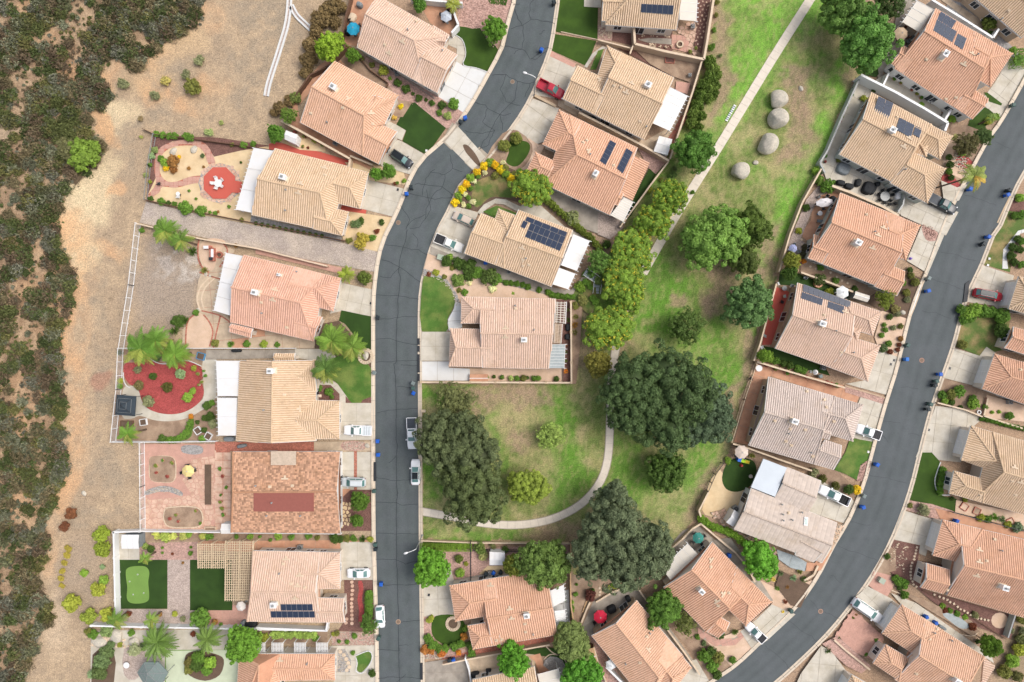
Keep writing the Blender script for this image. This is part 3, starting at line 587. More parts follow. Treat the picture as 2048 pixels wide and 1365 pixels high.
slabs('side_patio', 'concrete_dark', [(1062,395),(1092,372),(1222,432),(1246,446),(1232,460),(1200,470),(1160,455),(1100,400)], 4)
slabs('side_patio', 'concrete', [(1040,415),(1062,395),(1130,455),(1180,480),(1150,480),(1040,420)], 3)
sheet('brick_yard', 'pink_gravel', [(1275,296),(1336,322),(1310,350),(1298,340)])
sheet('turf', 'turf_dark', [(1298,338),(1311,350),(1262,432),(1240,452),(1232,448),(1262,404)], 0)
slabs('side_walk', 'concrete_dark', [(862,496),(930,506),(985,530),(1104,575),(1140,582),(1178,540),(1200,560),(1180,580),(1110,600),(1010,568),(925,530),(862,510)], 3)
sheet('sand_yard', 'pink_sand', [(856,508),(925,532),(1010,570),(1100,592),(1146,604),(1148,615),(918,610),(900,580),(860,560),(846,548)])
sheet('rock_river', 'grey_gravel', [(848,538),(870,545),(895,560),(915,590),(922,612),(912,612),(902,580),(870,556),(846,552)])
slabs('drive_pad', 'concrete', [(862,494),(876,470),(934,508),(925,520)], 3)
sheet('lawn', 'lawn', [(846,562),(858,555),(874,555),(890,563),(903,580),(911,600),(906,618),(895,640),(893,663),(844,662)], 3)
slabs('walk', 'concrete_white', [(911,604),(922,608),(925,655),(898,662),(896,640),(908,618)], 2)
slabs('driveway', 'concrete', [(844,664),(902,664),(900,722),(842,722)], 3.4, 0)
slabs('driveway', 'concrete_white', [(842,723),(898,723),(898,736),(940,738),(940,762),(842,762)], 3.4, 0)
sheet('sand_bed', 'pink_sand', [(940,738),(1098,736),(1126,738),(1142,765),(940,765)])
sheet('garden_bed', 'dark_mulch', [(1112,600),(1142,600),(1142,765),(1126,765),(1124,690)])
sheet('dirt_bed', 'soil', [(1142,600),(1165,605),(1160,690),(1152,768),(1143,768)])
sheet('garden_slope', 'lawn_patchy', [(1146,590),(1164,562),(1186,560),(1192,590),(1180,630),(1160,612)], 2)
sheet('paver_bits', 'gravel', [(1196,420),(1240,438),(1246,456),(1220,480),(1195,470)])
sheet('hedge_soil', 'lawn', [(842,1084),(941,1084),(941,1103),(842,1103)])
sheet('gravel_bed', 'pink_gravel', [(842,1103),(1140,1088),(1140,1150),(900,1172),(842,1150)])
slabs('driveway', 'concrete', [(842,1172),(870,1160),(900,1128),(910,1170),(906,1232),(842,1234)], 3.4)
slabs('side_walk', 'concrete_dark', [(908,1160),(1010,1140),(1012,1150),(905,1172)], 3)
sheet('sand_pad', 'sand', [(958,1148),(975,1132),(1010,1132),(1006,1150)])
sheet('rock_bed', 'pink_gravel', [(844,1234),(870,1232),(866,1260),(870,1290),(936,1300),(930,1315),(844,1318)])
sheet('turf', 'turf', [(872,1232),(908,1230),(928,1244),(930,1262),(922,1280),(900,1291),(882,1286),(866,1272),(863,1250)], 3)
sheet('round_bed', 'soil', [(906+12*math.cos(a*.524), 1248+12*math.sin(a*.524)) for a in range(12)])
slabs('red_walk', 'brick', [(884,1318),(946,1300),(1115,1270),(1116,1282),(960,1312),(884,1330)], 1.4, .18, .04)
slabs('driveway', 'concrete_dark', [(846,1325),(935,1312),(937,1365),(940,1440),(844,1440)], 3.4, 0)
slabs('side_yard', 'concrete_stain', [(937,1314),(1010,1302),(1080,1300),(1068,1334),(950,1362),(938,1380)], 3)
sheet('turf', 'turf_dark', [(1045,1306),(1075,1296),(1110,1296),(1140,1312),(1152,1340),(1148,1365),(1148,1420),(1130,1420),(1118,1340),(1090,1312)], 2)
sheet('pad', 'terracotta', [(1056,1312),(1080,1306),(1088,1330),(1110,1340),(1080,1350),(1070,1322)])
sheet('gravel_bed', 'grey_gravel', [(1100,1312),(1125,1320),(1132,1345),(1118,1350),(1086,1330)], 2)
slabs('patio', 'concrete_white', [(1100,1180),(1138,1180),(1140,1265),(1112,1268)], 3)
sheet('sand_yard', 'soil', [(1141,1150),(1290,1150),(1270,1190),(1200,1200),(1160,1280),(1141,1240)])
slabs('patio', 'concrete_dark', [(1188,1200),(1255,1172),(1280,1180),(1310,1230),(1240,1230),(1180,1275),(1160,1262)], 3)
sheet('gravel_side', 'pink_gravel', [(1180,1270),(1200,1290),(1250,1365),(1250,1430),(1200,1430),(1190,1340)])
slabs('side_walk', 'concrete_dark', [(1270,1190),(1290,1188),(1400,1340),(1440,1420),(1420,1430),(1360,1340)], 3)
sheet('soil_strip', 'soil', [(1290,1190),(1330,1180),(1420,1270),(1470,1340),(1430,1380),(1370,1290)])
slabs('driveway', 'concrete', [(1370,1325),(1392,1318),(1430,1382),(1400,1420),(1350,1400)], 3.3)
slabs('patio', 'concrete_dark', [(1340,1090),(1365,1062),(1395,1050),(1430,1080),(1480,1130),(1500,1160),(1480,1165),(1420,1086),(1330,1170)], 3)
sheet('sand_yard', 'pink_sand', [(1480,1140),(1560,1180),(1640,1155),(1596,1218),(1540,1275),(1470,1340),(1400,1270),(1440,1275),(1490,1255),(1545,1205)])
slabs('paver_walk', 'pink_paver', [(1395,1255),(1432,1278),(1468,1276),(1490,1256),(1496,1264),(1470,1290),(1430,1292),(1396,1272)], 1.2, .4, .05)
slabs('driveway', 'concrete', [(1512,1238),(1542,1208),(1590,1228),(1536,1278),(1505,1300),(1480,1262)], 3.3)
slabs('side_walk', 'concrete_dark', [(1425,1080),(1460,1075),(1500,1130),(1545,1200),(1540,1206)], 2.6)
sheet('garden_slope', 'dark_soil', [(1560,1140),(1620,1170),(1600,1215),(1580,1210),(1550,1170)], 0)
sheet('sand_pad', 'sand', [(1420,960),(1440,940),(1470,975),(1500,985),(1480,1050),(1410,1030),(1404,1020)])
sheet('turf', 'turf_dark', [(1456,925),(1480,916),(1506,922),(1513,945),(1500,972),(1475,984),(1452,978),(1444,955)], 4)
crazy('stone_bed', 'flagstone', [(1422,1025),(1450,1018),(1470,1058),(1545,1095),(1560,1110),(1530,1100),(1450,1060)], .8, .14, 'soil', seed=9)
slabs('driveway', 'concrete', [(1642,962),(1702,995),(1712,1010),(1690,1048),(1612,1022)], 3.3)
sheet('soil_bed', 'soil', [(1625,935),(1672,940),(1720,985),(1706,998),(1642,962)])
slabs('patio', 'patio_grey', [(1552,1098),(1592,1112),(1612,1124),(1608,1142),(1580,1135),(1556,1118)], 3)
sheet('terrace', 'terracotta', [(1612,1124),(1628,1125),(1652,1094),(1662,1100),(1640,1140),(1610,1142)])
sheet('rock_bed', 'pink_sand', [(1674,1048),(1688,1050),(1662,1100),(1655,1094)])
slabs('side_patio', 'terracotta', [(1520,725),(1690,772),(1720,790),(1712,808),(1540,752),(1496,890),(1468,884),(1512,730)], 3.4)
sheet('soil_bed', 'soil', [(1490,892),(1600,924),(1650,945),(1640,950),(1510,925)])
slabs('driveway', 'concrete', [(1722,790),(1776,808),(1758,868),(1700,850)], 3.3)
slabs('driveway', 'concrete', [(1700,850),(1758,868),(1750,890),(1706,875)], 3)
sheet('gravel_strip', 'pink_gravel', [(1688,770),(1776,796),(1770,810),(1690,785)])
sheet('lawn', 'lawn', [(1700,876),(1748,884),(1738,918),(1720,930),(1716,962),(1690,948),(1668,940),(1690,905)], 1)
sheet('rock_bed', 'pink_gravel', [(1738,918),(1742,925),(1730,962),(1712,962),(1720,932)])
sheet('turf', 'turf_dark', [(1560,545),(1600,548),(1700,585),(1700,602),(1600,572),(1556,570)])
sheet('turf', 'turf_dark', [(1524,692),(1552,697),(1650,735),(1660,752),(1520,715)])
sheet('red_patio', 'red_concrete', [(1548,572),(1580,585),(1556,690),(1524,690)])
slabs('driveway', 'concrete', [(1746,698),(1798,715),(1778,792),(1690,768),(1735,760)], 3.3)
sheet('sand_bed', 'pink_sand', [(1763,622),(1820,640),(1812,665),(1796,715),(1757,700),(1748,675)])
sheet('dark_bed', 'dark_soil', [(1700,590),(1760,575),(1800,540),(1812,545),(1850,560),(1835,600),(1820,640),(1763,622)])
sheet('soil_bed', 'soil', [(1600,520),(1620,518),(1760,580),(1740,592),(1600,545)])
sheet('terrace', 'terracotta', [(1636,392),(1660,388),(1680,386),(1650,480),(1612,480),(1605,465),(1622,440),(1625,410)], 2)
sheet('gravel_bed', 'gravel', [(1612,400),(1636,372),(1680,378),(1640,392),(1620,430),(1600,480),(1628,500),(1612,530),(1585,520),(1575,490)])
slabs('driveway', 'concrete', [(1842,452),(1888,470),(1855,548),(1812,522)], 3.3)
sheet('rock_bed', 'pink_gravel', [(1842,450),(1862,454),(1875,468),(1870,482),(1850,480)], 3)
slabs('driveway', 'concrete', [(1800,392),(1856,406),(1915,425),(1890,472),(1800,432)], 3.3)
slabs('patio', 'concrete', [(1716,160),(1745,180),(1680,308),(1800,372),(1800,430),(1655,370),(1640,325),(1660,270)], 3.4)
sheet('rock_bed', 'pink_sand', [(1895,275),(1935,295),(1960,330),(1935,365),(1905,350),(1885,330)])
sheet('mulch_bed', 'red_mulch', [(1915,305),(1952,310),(1938,340),(1915,330)], 2); sheet('mulch_bed', 'red_mulch', [(1882,352),(1900,345),(1922,372),(1908,378),(1884,362)])
slabs('driveway', 'concrete', [(1880,362),(1912,376),(1932,370),(1916,402),(1886,410)], 3)
slabs('patio', 'concrete_dark', [(1790,40),(1800,0),(1836,0),(1805,46),(1830,66),(1800,100),(1785,125),(1765,145),(1760,170),(1752,150),(1758,128),(1775,105)], 2.4)
sheet('turf', 'turf_dark', [(1726,135),(1752,128),(1756,150),(1750,156),(1728,150)])
slabs('side_walk', 'concrete', [(1752,160),(1786,140),(1880,200),(1880,240),(1740,175)], 3)
slabs('driveway', 'concrete', [(2020,114),(2062,150),(2012,215),(2000,240),(1960,205),(1990,165)], 3.3)
sheet('turf', 'turf', [(1948,230),(1964,214),(1986,226),(1980,240),(1962,262),(1935,252)], 2); sheet('turf', 'turf', [(1968,185),(1975,186),(2004,208),(2002,212),(1978,204)])
sheet('garden_bed', 'soil', [(1900,250),(1935,252),(1962,262),(1990,235),(1985,260),(1950,330),(1900,276)], 0)
sheet('rock_side', 'grey_gravel', [(1900,0),(1935,10),(1990,60),(2040,110),(2030,118),(1960,70),(1890,20)])
slabs('side_walk', 'concrete_stain', [(1880,0),(1900,0),(1998,66),(1990,80)], 2.4)
sheet('lawn', 'lawn_patchy', [(1992,470),(2024,390),(2060,400),(2060,450),(2030,470),(2020,545),(1962,528)], 0)
slabs('curved_walk', 'concrete_white', [(2060,462),(2040,468),(2030,486),(2012,510),(2016,538),(2004,538),(2006,500),(2022,480),(2036,462),(2060,456)], 1.6)
sheet('dark_bed', 'dark_mulch', [(2024,400),(2060,405),(2060,430),(2016,422)])
slabs('driveway', 'concrete', [(1962,530),(2028,552),(2000,640),(1988,612),(1930,604),(1948,562)], 3.3)
sheet('lawn', 'lawn_patchy', [(1906,692),(1928,610),(1990,615),(2020,640),(2006,700),(1958,712)], 0)
slabs('driveway', 'concrete', [(1902,695),(1958,712),(1972,694),(1990,706),(1962,778),(1948,772),(1882,755)], 3.3)
sheet('garden_bed', 'soil', [(1880,757),(1948,775),(1972,790),(1968,835),(1920,815),(1872,808)])
sheet('patio', 'pink_sand', [(1972,790),(2060,815),(2060,845),(1966,835)])
slabs('driveway', 'concrete', [(1870,812),(1925,818),(1965,836),(1942,856),(1920,925),(1830,915),(1856,850)], 3.4)
sheet('turf', 'turf', [(1843,905),(1862,905),(1880,925),(1872,965),(1876,990),(1912,998),(1908,1024),(1814,998),(1832,945)], 1)
sheet('gravel_bed', 'pink_gravel', [(1812,1000),(1862,1008),(1900,1020),(1920,1030),(1870,1038),(1806,1018)])
slabs('driveway', 'concrete', [(1804,1020),(1870,1040),(1850,1112),(1840,1108),(1786,1078),(1792,1050)], 3.4)
sheet('terrace', 'terracotta', [(1868,1016),(1910,1026),(2060,1062),(2060,1080),(1880,1040)])
sheet('sand_yard', 'pink_sand', [(1910,1000),(2060,1030),(2060,1062),(1908,1024)])
sheet('dark_mulch_bed', 'dark_mulch', [(1783,1078),(1838,1090),(1834,1120),(1900,1132),(1852,1180),(1842,1178),(2028,1232),(2020,1278),(1920,1240),(1860,1200),(1824,1168),(1780,1145),(1768,1120)])
sheet('rock_bed', 'soil', [(1776,1090),(1790,1100),(1790,1140),(1760,1150),(1748,1140)])
sheet('round_patio', 'pink_sand', [(1997+17*math.cos(a*.524), 1240+16*math.sin(a*.524)) for a in range(12)])
sheet('pink_bed', 'pink_paver', [(1746,1142),(1780,1150),(1784,1175),(1770,1196),(1735,1170)])
slabs('driveway', 'concrete', [(1734,1172),(1780,1196),(1790,1205),(1765,1262),(1700,1200)], 3.4)
slabs('side_walk', 'concrete', [(1780,1185),(1830,1205),(1980,1310),(1985,1325),(1965,1312),(1800,1208)], 2.6)
sheet('garden_bed', 'soil', [(1784,1172),(1850,1200),(1940,1240),(1956,1262),(1940,1270),(1840,1210)])
crazy('pink_patio', 'pink_paver', [(1672,1266),(1704,1218),(1740,1250),(1765,1272),(1742,1318),(1700,1300)], 1.0, .05, 'pink_paver', seed=11, h=.02)
slabs('driveway', 'concrete', [(1600,1345),(1640,1290),(1660,1300),(1690,1340),(1700,1360),(1670,1440),(1560,1430)], 3.4)
sheet('gravel_bed', 'pink_gravel', [(1642,1286),(1672,1270),(1740,1330),(1720,1345),(1690,1330)])
# ================================================================ HOUSES
def roofmats(key, rib, pan):
 M['rib_'+key] = tile_mat('tile_'+key, C(*rib)); dm('pan_'+key, C(*pan), var=.14, sc=.5, fine=.12, fsc=6, rough=.9); dm('ridge_'+key, C(rib[0]-14, rib[1]-16, rib[2]-18), var=.12, sc=1, fine=.1, rough=.85)
def tile_mat(name, base):
 lo, hi = (.62, 1.3) if 'shake' in name else (.86, 1.1)
 m = bpy.data.materials.new(name); m.use_nodes = True; N = m.node_tree.nodes; L = m.node_tree.links; b = N['Principled BSDF']
 b.inputs['Roughness'].default_value = .8; b.inputs['Specular IOR Level'].default_value = .25
 a = N.new('ShaderNodeAttribute'); a.attribute_name = 'rnd'; r = N.new('ShaderNodeMapRange'); r.inputs['To Min'].default_value = lo; r.inputs['To Max'].default_value = hi; L.new(a.outputs['Fac'], r.inputs['Value'])
 g = N.new('ShaderNodeNewGeometry'); n = N.new('ShaderNodeTexNoise'); n.inputs['Scale'].default_value = .35; n.inputs['Detail'].default_value = 5; n.inputs['Roughness'].default_value = .7; L.new(g.outputs['Position'], n.inputs['Vector'])
 k = N.new('ShaderNodeMapRange'); k.inputs['From Min'].default_value = .5; k.inputs['From Max'].default_value = .72; k.inputs['To Max'].default_value = .55; L.new(n.outputs[0], k.inputs['Value'])
 x = N.new('ShaderNodeMix'); x.data_type = 'RGBA'; x.inputs[6].default_value = base; x.inputs[7].default_value = (base[0]*.76, base[1]*.68, base[2]*.55, 1); L.new(k.outputs[0], x.inputs[0])
 u = N.new('ShaderNodeMix'); u.data_type = 'RGBA'; u.blend_type = 'MULTIPLY'; u.inputs[0].default_value = 1; L.new(x.outputs[2], u.inputs[6]); L.new(r.outputs[0], u.inputs[7]); L.new(u.outputs[2], b.inputs['Base Color'])
 return m
roofmats('pink', (236, 190, 166), (208, 158, 134)); roofmats('tan', (232, 204, 172), (198, 164, 130)); roofmats('peach', (236, 194, 164), (208, 160, 130))
roofmats('orange', (236, 190, 160), (202, 150, 120)); roofmats('pale', (234, 204, 182), (208, 172, 148)); roofmats('grey', (222, 206, 194), (190, 170, 158))
roofmats('shake', (202, 158, 128), (150, 108, 84)); roofmats('shingle', (212, 196, 182), (196, 180, 166))
class House: pass
def plane_z(pl, x, y): n, p = pl; return p.z - (n.x*(x-p.x)+n.y*(y-p.y))/n.z
def make_tiles(faces, parent, key, pitch=.43, course=.42, flat=False):
 V = []; F = []; R = []
 rg = random.Random(len(parent.name)*7+int(parent.location.x*3))
 for poly in faces:
  n = Vector((0, 0, 0)); c = sum(poly, Vector((0, 0, 0)))/len(poly)
  for i in range(len(poly)): n += (poly[i]-c).cross(poly[(i+1) % len(poly)]-c)
  n.normalize()
  if n.z < 0: n = -n
  up = Vector((0, 0, 1)) - n*n.z
  if up.length < .02: up = Vector((1, 0, 0))
  up.normalize(); u = up.cross(n).normalized(); o = poly[0]
  q = [((p-o).dot(u), (p-o).dot(up)) for p in poly]
  u0, u1 = min(a for a, b in q), max(a for a, b in q); v0 = min(b for a, b in q)
  k = 0; uu = u0 + pitch/2
  while uu < u1:
   xs = []
   for i in range(len(q)):
    (a, b), (c2, d) = q[i], q[(i+1) % len(q)]
    if (a > uu) != (c2 > uu): xs.append(b+(d-b)*(uu-a)/(c2-a))
   xs.sort()
   for s, e in zip(xs[0::2], xs[1::2]):
    if e-s < .15: continue
    j = 0; v = s - (s-v0) % course if s > v0+.01 else s
    while v < e-.02:
     a, b = max(v, s), min(v+course, e)
     if b-a > .05:
      w = pitch*(.34 if not flat else .5); hh = .07 if not flat else .03; lo, hi = (.026, .012) if not flat else (.05, .012) if key == 'shake' else (.02, .008)
      i0 = len(V); jt = rg.uniform(-.006, .006)
      for vv, dz in ((a, lo), (b, hi)):
       for du, h in ((-w, .0), (-w*.5, hh), (w*.5, hh), (w, .0)):
        V.append(o+u*(uu+du+jt)+up*vv+n*(h+dz+.004))
      F += [(i0, i0+1, i0+5, i0+4), (i0+1, i0+2, i0+6, i0+5), (i0+2, i0+3, i0+7, i0+6), (i0, i0+3, i0+2, i0+1)]
      r = rg.random(); r = (r if key == 'shake' else r*.5+.35) if rg.random() > .04 else (0. if rg.random() < .6 else 1.)
      R += [r]*4
     v += course
   uu += pitch
 if not V: return
 o = mesh('roof_tiles', V, F, M['rib_'+key], parent); tag(o, kind='stuff')
 at = o.data.attributes.new('rnd', 'FLOAT', 'FACE'); at.data.foreach_set('value', R); return o
def wing_faces(a, b, c, d, r0, r1, ze, slope, zr=None):
 A, B, C_, D = (P(*p, ze) for p in (a, b, c, d))
 hw = ((A-D).length+(B-C_).length)/4
 zr = zr or ze + slope*hw
 R0, R1 = P(*r0, zr), P(*r1, zr)
 def snap(R, O, p, q):
  e = (q-p).to_2d().normalized(); nn = Vector((-e.y, e.x)); ins = abs((R.to_2d()-p.to_2d()).dot(nn))
  if ins > 1.1: return R, True
  dr = (R-O).to_2d(); den = dr.dot(nn)
  if abs(den) < 1e-6: return R, True
  t = -((R.to_2d()-p.to_2d()).dot(nn))/den; w = R.to_2d()+dr*t; return Vector((w.x, w.y, R.z)), False
 n0, h0 = snap(R0, R1, D, A); n1, h1 = snap(R1, R0, B, C_)
 return A, B, C_, D, n0, n1, h0, h1
HOUSES = {}
def house(key, label, mk, wings, wall='stucco', ze=2.9, slope=.34, vents=(), coolers=(), solar=(), garage=(), nowin=False, sheds=(), group=None):
 cx = sum(p[0] for w in wings for p in w[:4])/4/len(wings); cy = sum(p[1] for w in wings for p in w[:4])/4/len(wings)
 root = empty('house', P(cx, cy)); tag(root, label, 'house'); O = root.location.copy()
 hs = House(); hs.root = root; hs.planes = []; hs.quads = []; HOUSES[key] = hs
 loc = lambda v: v - O
 roof_faces = []; allquads = []
 for wi, w in enumerate(wings):
  A, B, C_, D, R0, R1, h0, h1 = wing_faces(*w[:6], ze+wi*.012, w[6] if len(w) > 6 else slope)
  allquads.append(([A, B, C_, D], [tuple(v.to_2d()) for v in (A, B, C_, D)]))
 for wi, w in enumerate(wings):
  A, B, C_, D, R0, R1, h0, h1 = wing_faces(*w[:6], ze+wi*.012, w[6] if len(w) > 6 else slope)
  F = [[A, B, R1, R0], [C_, D, R0, R1]]; G = []
  (F if h0 else G).append([D, A, R0]); (F if h1 else G).append([B, C_, R1])
  roof_faces += [[loc(v) for v in f] for f in F]
  mb = MB()
  for f in F:
   n = (f[1]-f[0]).cross(f[2]-f[0]).normalized()
   if n.z < 0: n = -n
   hs.planes.append(((n, f[0]), [tuple(v.to_2d()) for v in f])); mb.add([loc(v) for v in f], [tuple(range(len(f)))])
  q = [loc(v)-Vector((0, 0, .22)) for v in (A, B, C_, D)]; mb.add(q, [(0, 1, 2, 3)])
  for g in G: mb.add([loc(v)-Vector((0, 0, .22)) for v in g[:2]]+[loc(v) for v in g[:2]], [(0, 1, 3, 2)])
  mb.build('roof_deck', M['pan_'+mk], root)
  fb = MB(); E = [(A, B), (C_, D)] + ([(D, A)] if h0 else [(D, R0), (R0, A)]) + ([(B, C_)] if h1 else [(B, R1), (R1, C_)])
  for p, s in E: fb.bar(loc(p)-Vector((0, 0, .10)), loc(s)-Vector((0, 0, .10)), .07, .22)
  fb.build('fascia', M['stucco_white'], root)
  rows = [(R0, R1)] + ([(D, R0), (A, R0)] if h0 else []) + ([(B, R1), (C_, R1)] if h1 else [])
  for p, s in rows:
   cb = MB(); L = (s-p).length; n = max(1, int(L/.45)); dirv = (s-p)/L
   rz = math.atan2(dirv.y, dirv.x); pt = -math.asin(dirv.z); MM = Matrix.Rotation(rz, 3, 'Z') @ Matrix.Rotation(pt, 3, 'Y')
   for i in range(n):
    c = loc(p + dirv*((i+.5)*L/n)) + Vector((0, 0, .07)); vs = []
    for xx, k in ((-L/n/2, 1.12), (L/n/2, .92)):
     for a in (0, 45, 90, 135, 180): vs.append(c + MM @ Vector((xx, .17*k*math.cos(math.radians(a)), .10*k*math.sin(math.radians(a))+.02*(k > 1))))
    cb.add(vs, [(j, j+1, j+6, j+5) for j in range(4)]+[(4, 3, 2, 1, 0)])
   cb.build('ridge_cap' if (p, s) == rows[0] else 'hip_cap', M['ridge_'+mk], root)
  ins = .45; cen = (A+B+C_+D)/4; pts = []
  Q = [A, B, C_, D]
  for i, v in enumerate(Q):
   p1, p2 = Q[i-1], Q[(i+1) % 4]; e1 = (p1-v).to_2d().normalized(); e2 = (p2-v).to_2d().normalized(); x = v.to_2d()+(e1+e2)*ins; pts.append(x)
  wb = MB(); wb.prism([tuple(p-O.to_2d()) for p in pts], 0, ze-.24)
  for g, rr in zip(G, [R for R, hh in ((R0, h0), (R1, h1)) if not hh]):
   e = (cen-(g[0]+g[1])/2).to_2d().normalized()*.4; e = Vector((e.x, e.y, 0))
   t = [loc(g[0])*.96+loc(g[1])*.04+e-Vector((0, 0, .25)), loc(g[1])*.96+loc(g[0])*.04+e-Vector((0, 0, .25)), loc(g[2])+e-Vector((0, 0, .14))]
   e2 = e*.3; wb.add(t+[v+e2 for v in t], [(0, 1, 2), (5, 4, 3), (0, 2, 5, 3), (1, 4, 5, 2)])
  wb.build('wall', M[wall], root)
  if nowin: continue
  for si in range(4):
   p, s = pts[si], pts[(si+1) % 4]; mid = (p+s)/2; d = (s-p); L = d.length; d.normalize(); nrm = Vector((d.y, -d.x))
   if nrm.dot(mid-cen.to_2d()) < 0: nrm = -nrm
   gar = (wi, si) in garage
   n = 1 if gar else max(1, int(L/3.6)); rz = math.atan2(d.y, d.x)
   if L < 2.2: continue
   for k in range(n):
    c = p + d*L*(k+.5)/n; t = c + nrm*.9
    if any(inside(t.x, t.y, qq[1]) for j, qq in enumerate(allquads) if j != wi): continue
    ww, hh, zc = (min(4.9, L-.9), 2.2, 1.12) if gar else ((1.9, 2.05, 1.08) if (k % 3 == 1) else (1.5, 1.2, 1.5))
    MR = Matrix.Rotation(rz, 3, 'Z'); c3 = Vector((c.x-O.x, c.y-O.y, zc)); nn = Vector((nrm.x, nrm.y, 0))
    if gar:
     g = MB(); g.box(c3+nn*.03, (ww, .08, hh), M=MR); go = g.build('garage_door', M['white'], root)
     for q in range(4):
      for e in range(4):
       b = MB(); b.box(c3+nn*.08+MR@Vector(((e-1.5)*ww/4, 0, (q-1.5)*hh/4)), (ww/4-.12, .04, hh/4-.12), M=MR); b.build('door_panel', M['stucco_white'], go)
    else:
     g = MB()
     for dx, dz, sx, sz in ((0, hh/2, ww+.16, .09), (0, -hh/2, ww+.16, .09), (ww/2, 0, .09, hh), (-ww/2, 0, .09, hh), (0, 0, .07, hh)): g.box(c3+nn*.04+MR@Vector((dx, 0, dz)), (sx, .1, sz), M=MR)
     fo = g.build('window', M['white'], root)
     for e in (-1, 1): b = MB(); b.box(c3+nn*.02+MR@Vector((e*ww/4, 0, 0)), (ww/2-.1, .05, hh-.08), M=MR); b.build('pane', M['glass'], fo)
 make_tiles(roof_faces, root, mk, *((.4, .34, True) if mk == 'shake' else (.9, .45, True) if mk == 'shingle' else (.43, .42, False)))
 for v in vents: roof_vent(hs, *v)
 for v in coolers: cooler(hs, *v)
 for v in solar: solar_array(hs, *v)
 return hs
def hit(hs, px, py):
 best = None; D = P(px, py, 0)-Vector((0, 0, H)); O = Vector((0, 0, H))
 for (n, p), poly in hs.planes:
  den = n.dot(D)
  if abs(den) < 1e-6: continue
  t = n.dot(p-O)/den; q = O+D*t
  if inside(q.x, q.y, poly) and (best is None or q.z > best[0].z): best = (q, n)
 if best is None: q = P(px, py, 3.2); best = (q, Vector((0, 0, 1)))
 return best
def frame(n, d):
 d = (d - n*d.dot(n)).normalized(); y = n.cross(d); return Matrix((d, y, n)).transposed()
def roof_vent(hs, px, py, kind=0, ang=0):
 q, n = hit(hs, px, py); q = q-hs.root.location; F = frame(n, Vector((math.cos(math.radians(ang)), math.sin(math.radians(ang)), 0))); mb = MB()
 if kind == 0:
  mb.box(q+n*.08, (.62, .5, .12), M=F); mb.box(q+n*.22, (.4, .3, .2), M=F); mb.build('roof_vent', M['cap'], hs.root)
 elif kind == 1:
  mb.box(q+n*.12, (1.3, .3, .16), M=F); mb.box(q+n*.12+F@Vector((0, .35, 0)), (.4, .5, .16), M=F); mb.build('roof_vent', M['cap'], hs.root)
 elif kind == 2:
  mb.cyl(q-n*.05, .11, .65, 10); mb.cyl(q+Vector((0, 0, .55)), .18, .12, 10, .08); mb.build('vent_pipe', M['metal_grey'], hs.root)
 elif kind == 3:                                  # glazed skylight
  mb.box(q+n*.12, (.75, 1.6, .18), M=F); o = mb.build('skylight', M['white'], hs.root); g = MB(); g.box(q+n*.22, (.45, 1.2, .03), M=F); g.build('pane', M['car_glass'], o)
def cooler(hs, px, py, ang=0, s=1.0, m='stucco_white'):      # boxed chimney / cooler with a cap
 q, n = hit(hs, px, py); q = q-hs.root.location; M3 = Matrix.Rotation(math.radians(ang), 3, 'Z')
 mb = MB(); mb.box(q+Vector((0, 0, .35)), (1.05*s, .85*s, 1.3), M=M3); o = mb.build('chimney', M[m], hs.root)
 c = MB(); c.box(q+Vector((0, 0, 1.05)), (1.25*s, 1.05*s, .12), M=M3); c.build('chimney_cap', M['white'], o)
 c = MB(); c.cyl(q+Vector((0, 0, 1.1)), .2*s, .25, 10); c.box(q+Vector((0, 0, 1.38)), (.55*s, .4*s, .05), M=M3); c.build('flue', M['metal_grey'], o)
 c = MB(); F = frame(n, M3@Vector((1, 0, 0))); c.box(q+n*.10, (1.7*s, 1.3*s, .05), M=F); c.build('flashing', M['cap'], o)
def solar_array(hs, quad, nx, ny):
 Q = [hit(hs, *p) for p in quad]; n = sum((q[1] for q in Q), Vector((0, 0, 0))).normalized()
 c = sum((q[0] for q in Q), Vector((0, 0, 0)))/4; pts = []
 O = Vector((0, 0, H))
 for p in quad:
  D = P(*p, 0)-O; t = n.dot(c+n*.16-O)/n.dot(D); pts.append(O+D*t-hs.root.location)
 L = lambda s, t: (pts[0]*(1-s)+pts[1]*s)*(1-t)+(pts[3]*(1-s)+pts[2]*s)*t
 gx, gy = .022/max(1, nx)*2.2, .022/max(1, ny)*2.2
 for i in range(nx):
  for j in range(ny):
   s0, s1, t0, t1 = i/nx+gx/2, (i+1)/nx-gx/2, j/ny+gy/2, (j+1)/ny-gy/2
   q = [L(s0, t0), L(s1, t0), L(s1, t1), L(s0, t1)]; qb = [v-n*.05 for v in q]; i4 = 4
   cc = sum(q, Vector((0, 0, 0)))/4; qi = [cc+(v-cc)*.955+n*.004 for v in q]
   mesh('solar_panel', q+qb+qi, [(0, 4, 5, 1), (1, 5, 6, 2), (2, 6, 7, 3), (3, 7, 4, 0), (0, 1, 2, 3), (8, 9, 10, 11)], [M['solar_frame'], M['solar']], hs.root, mi=[0, 0, 0, 0, 0, 1])
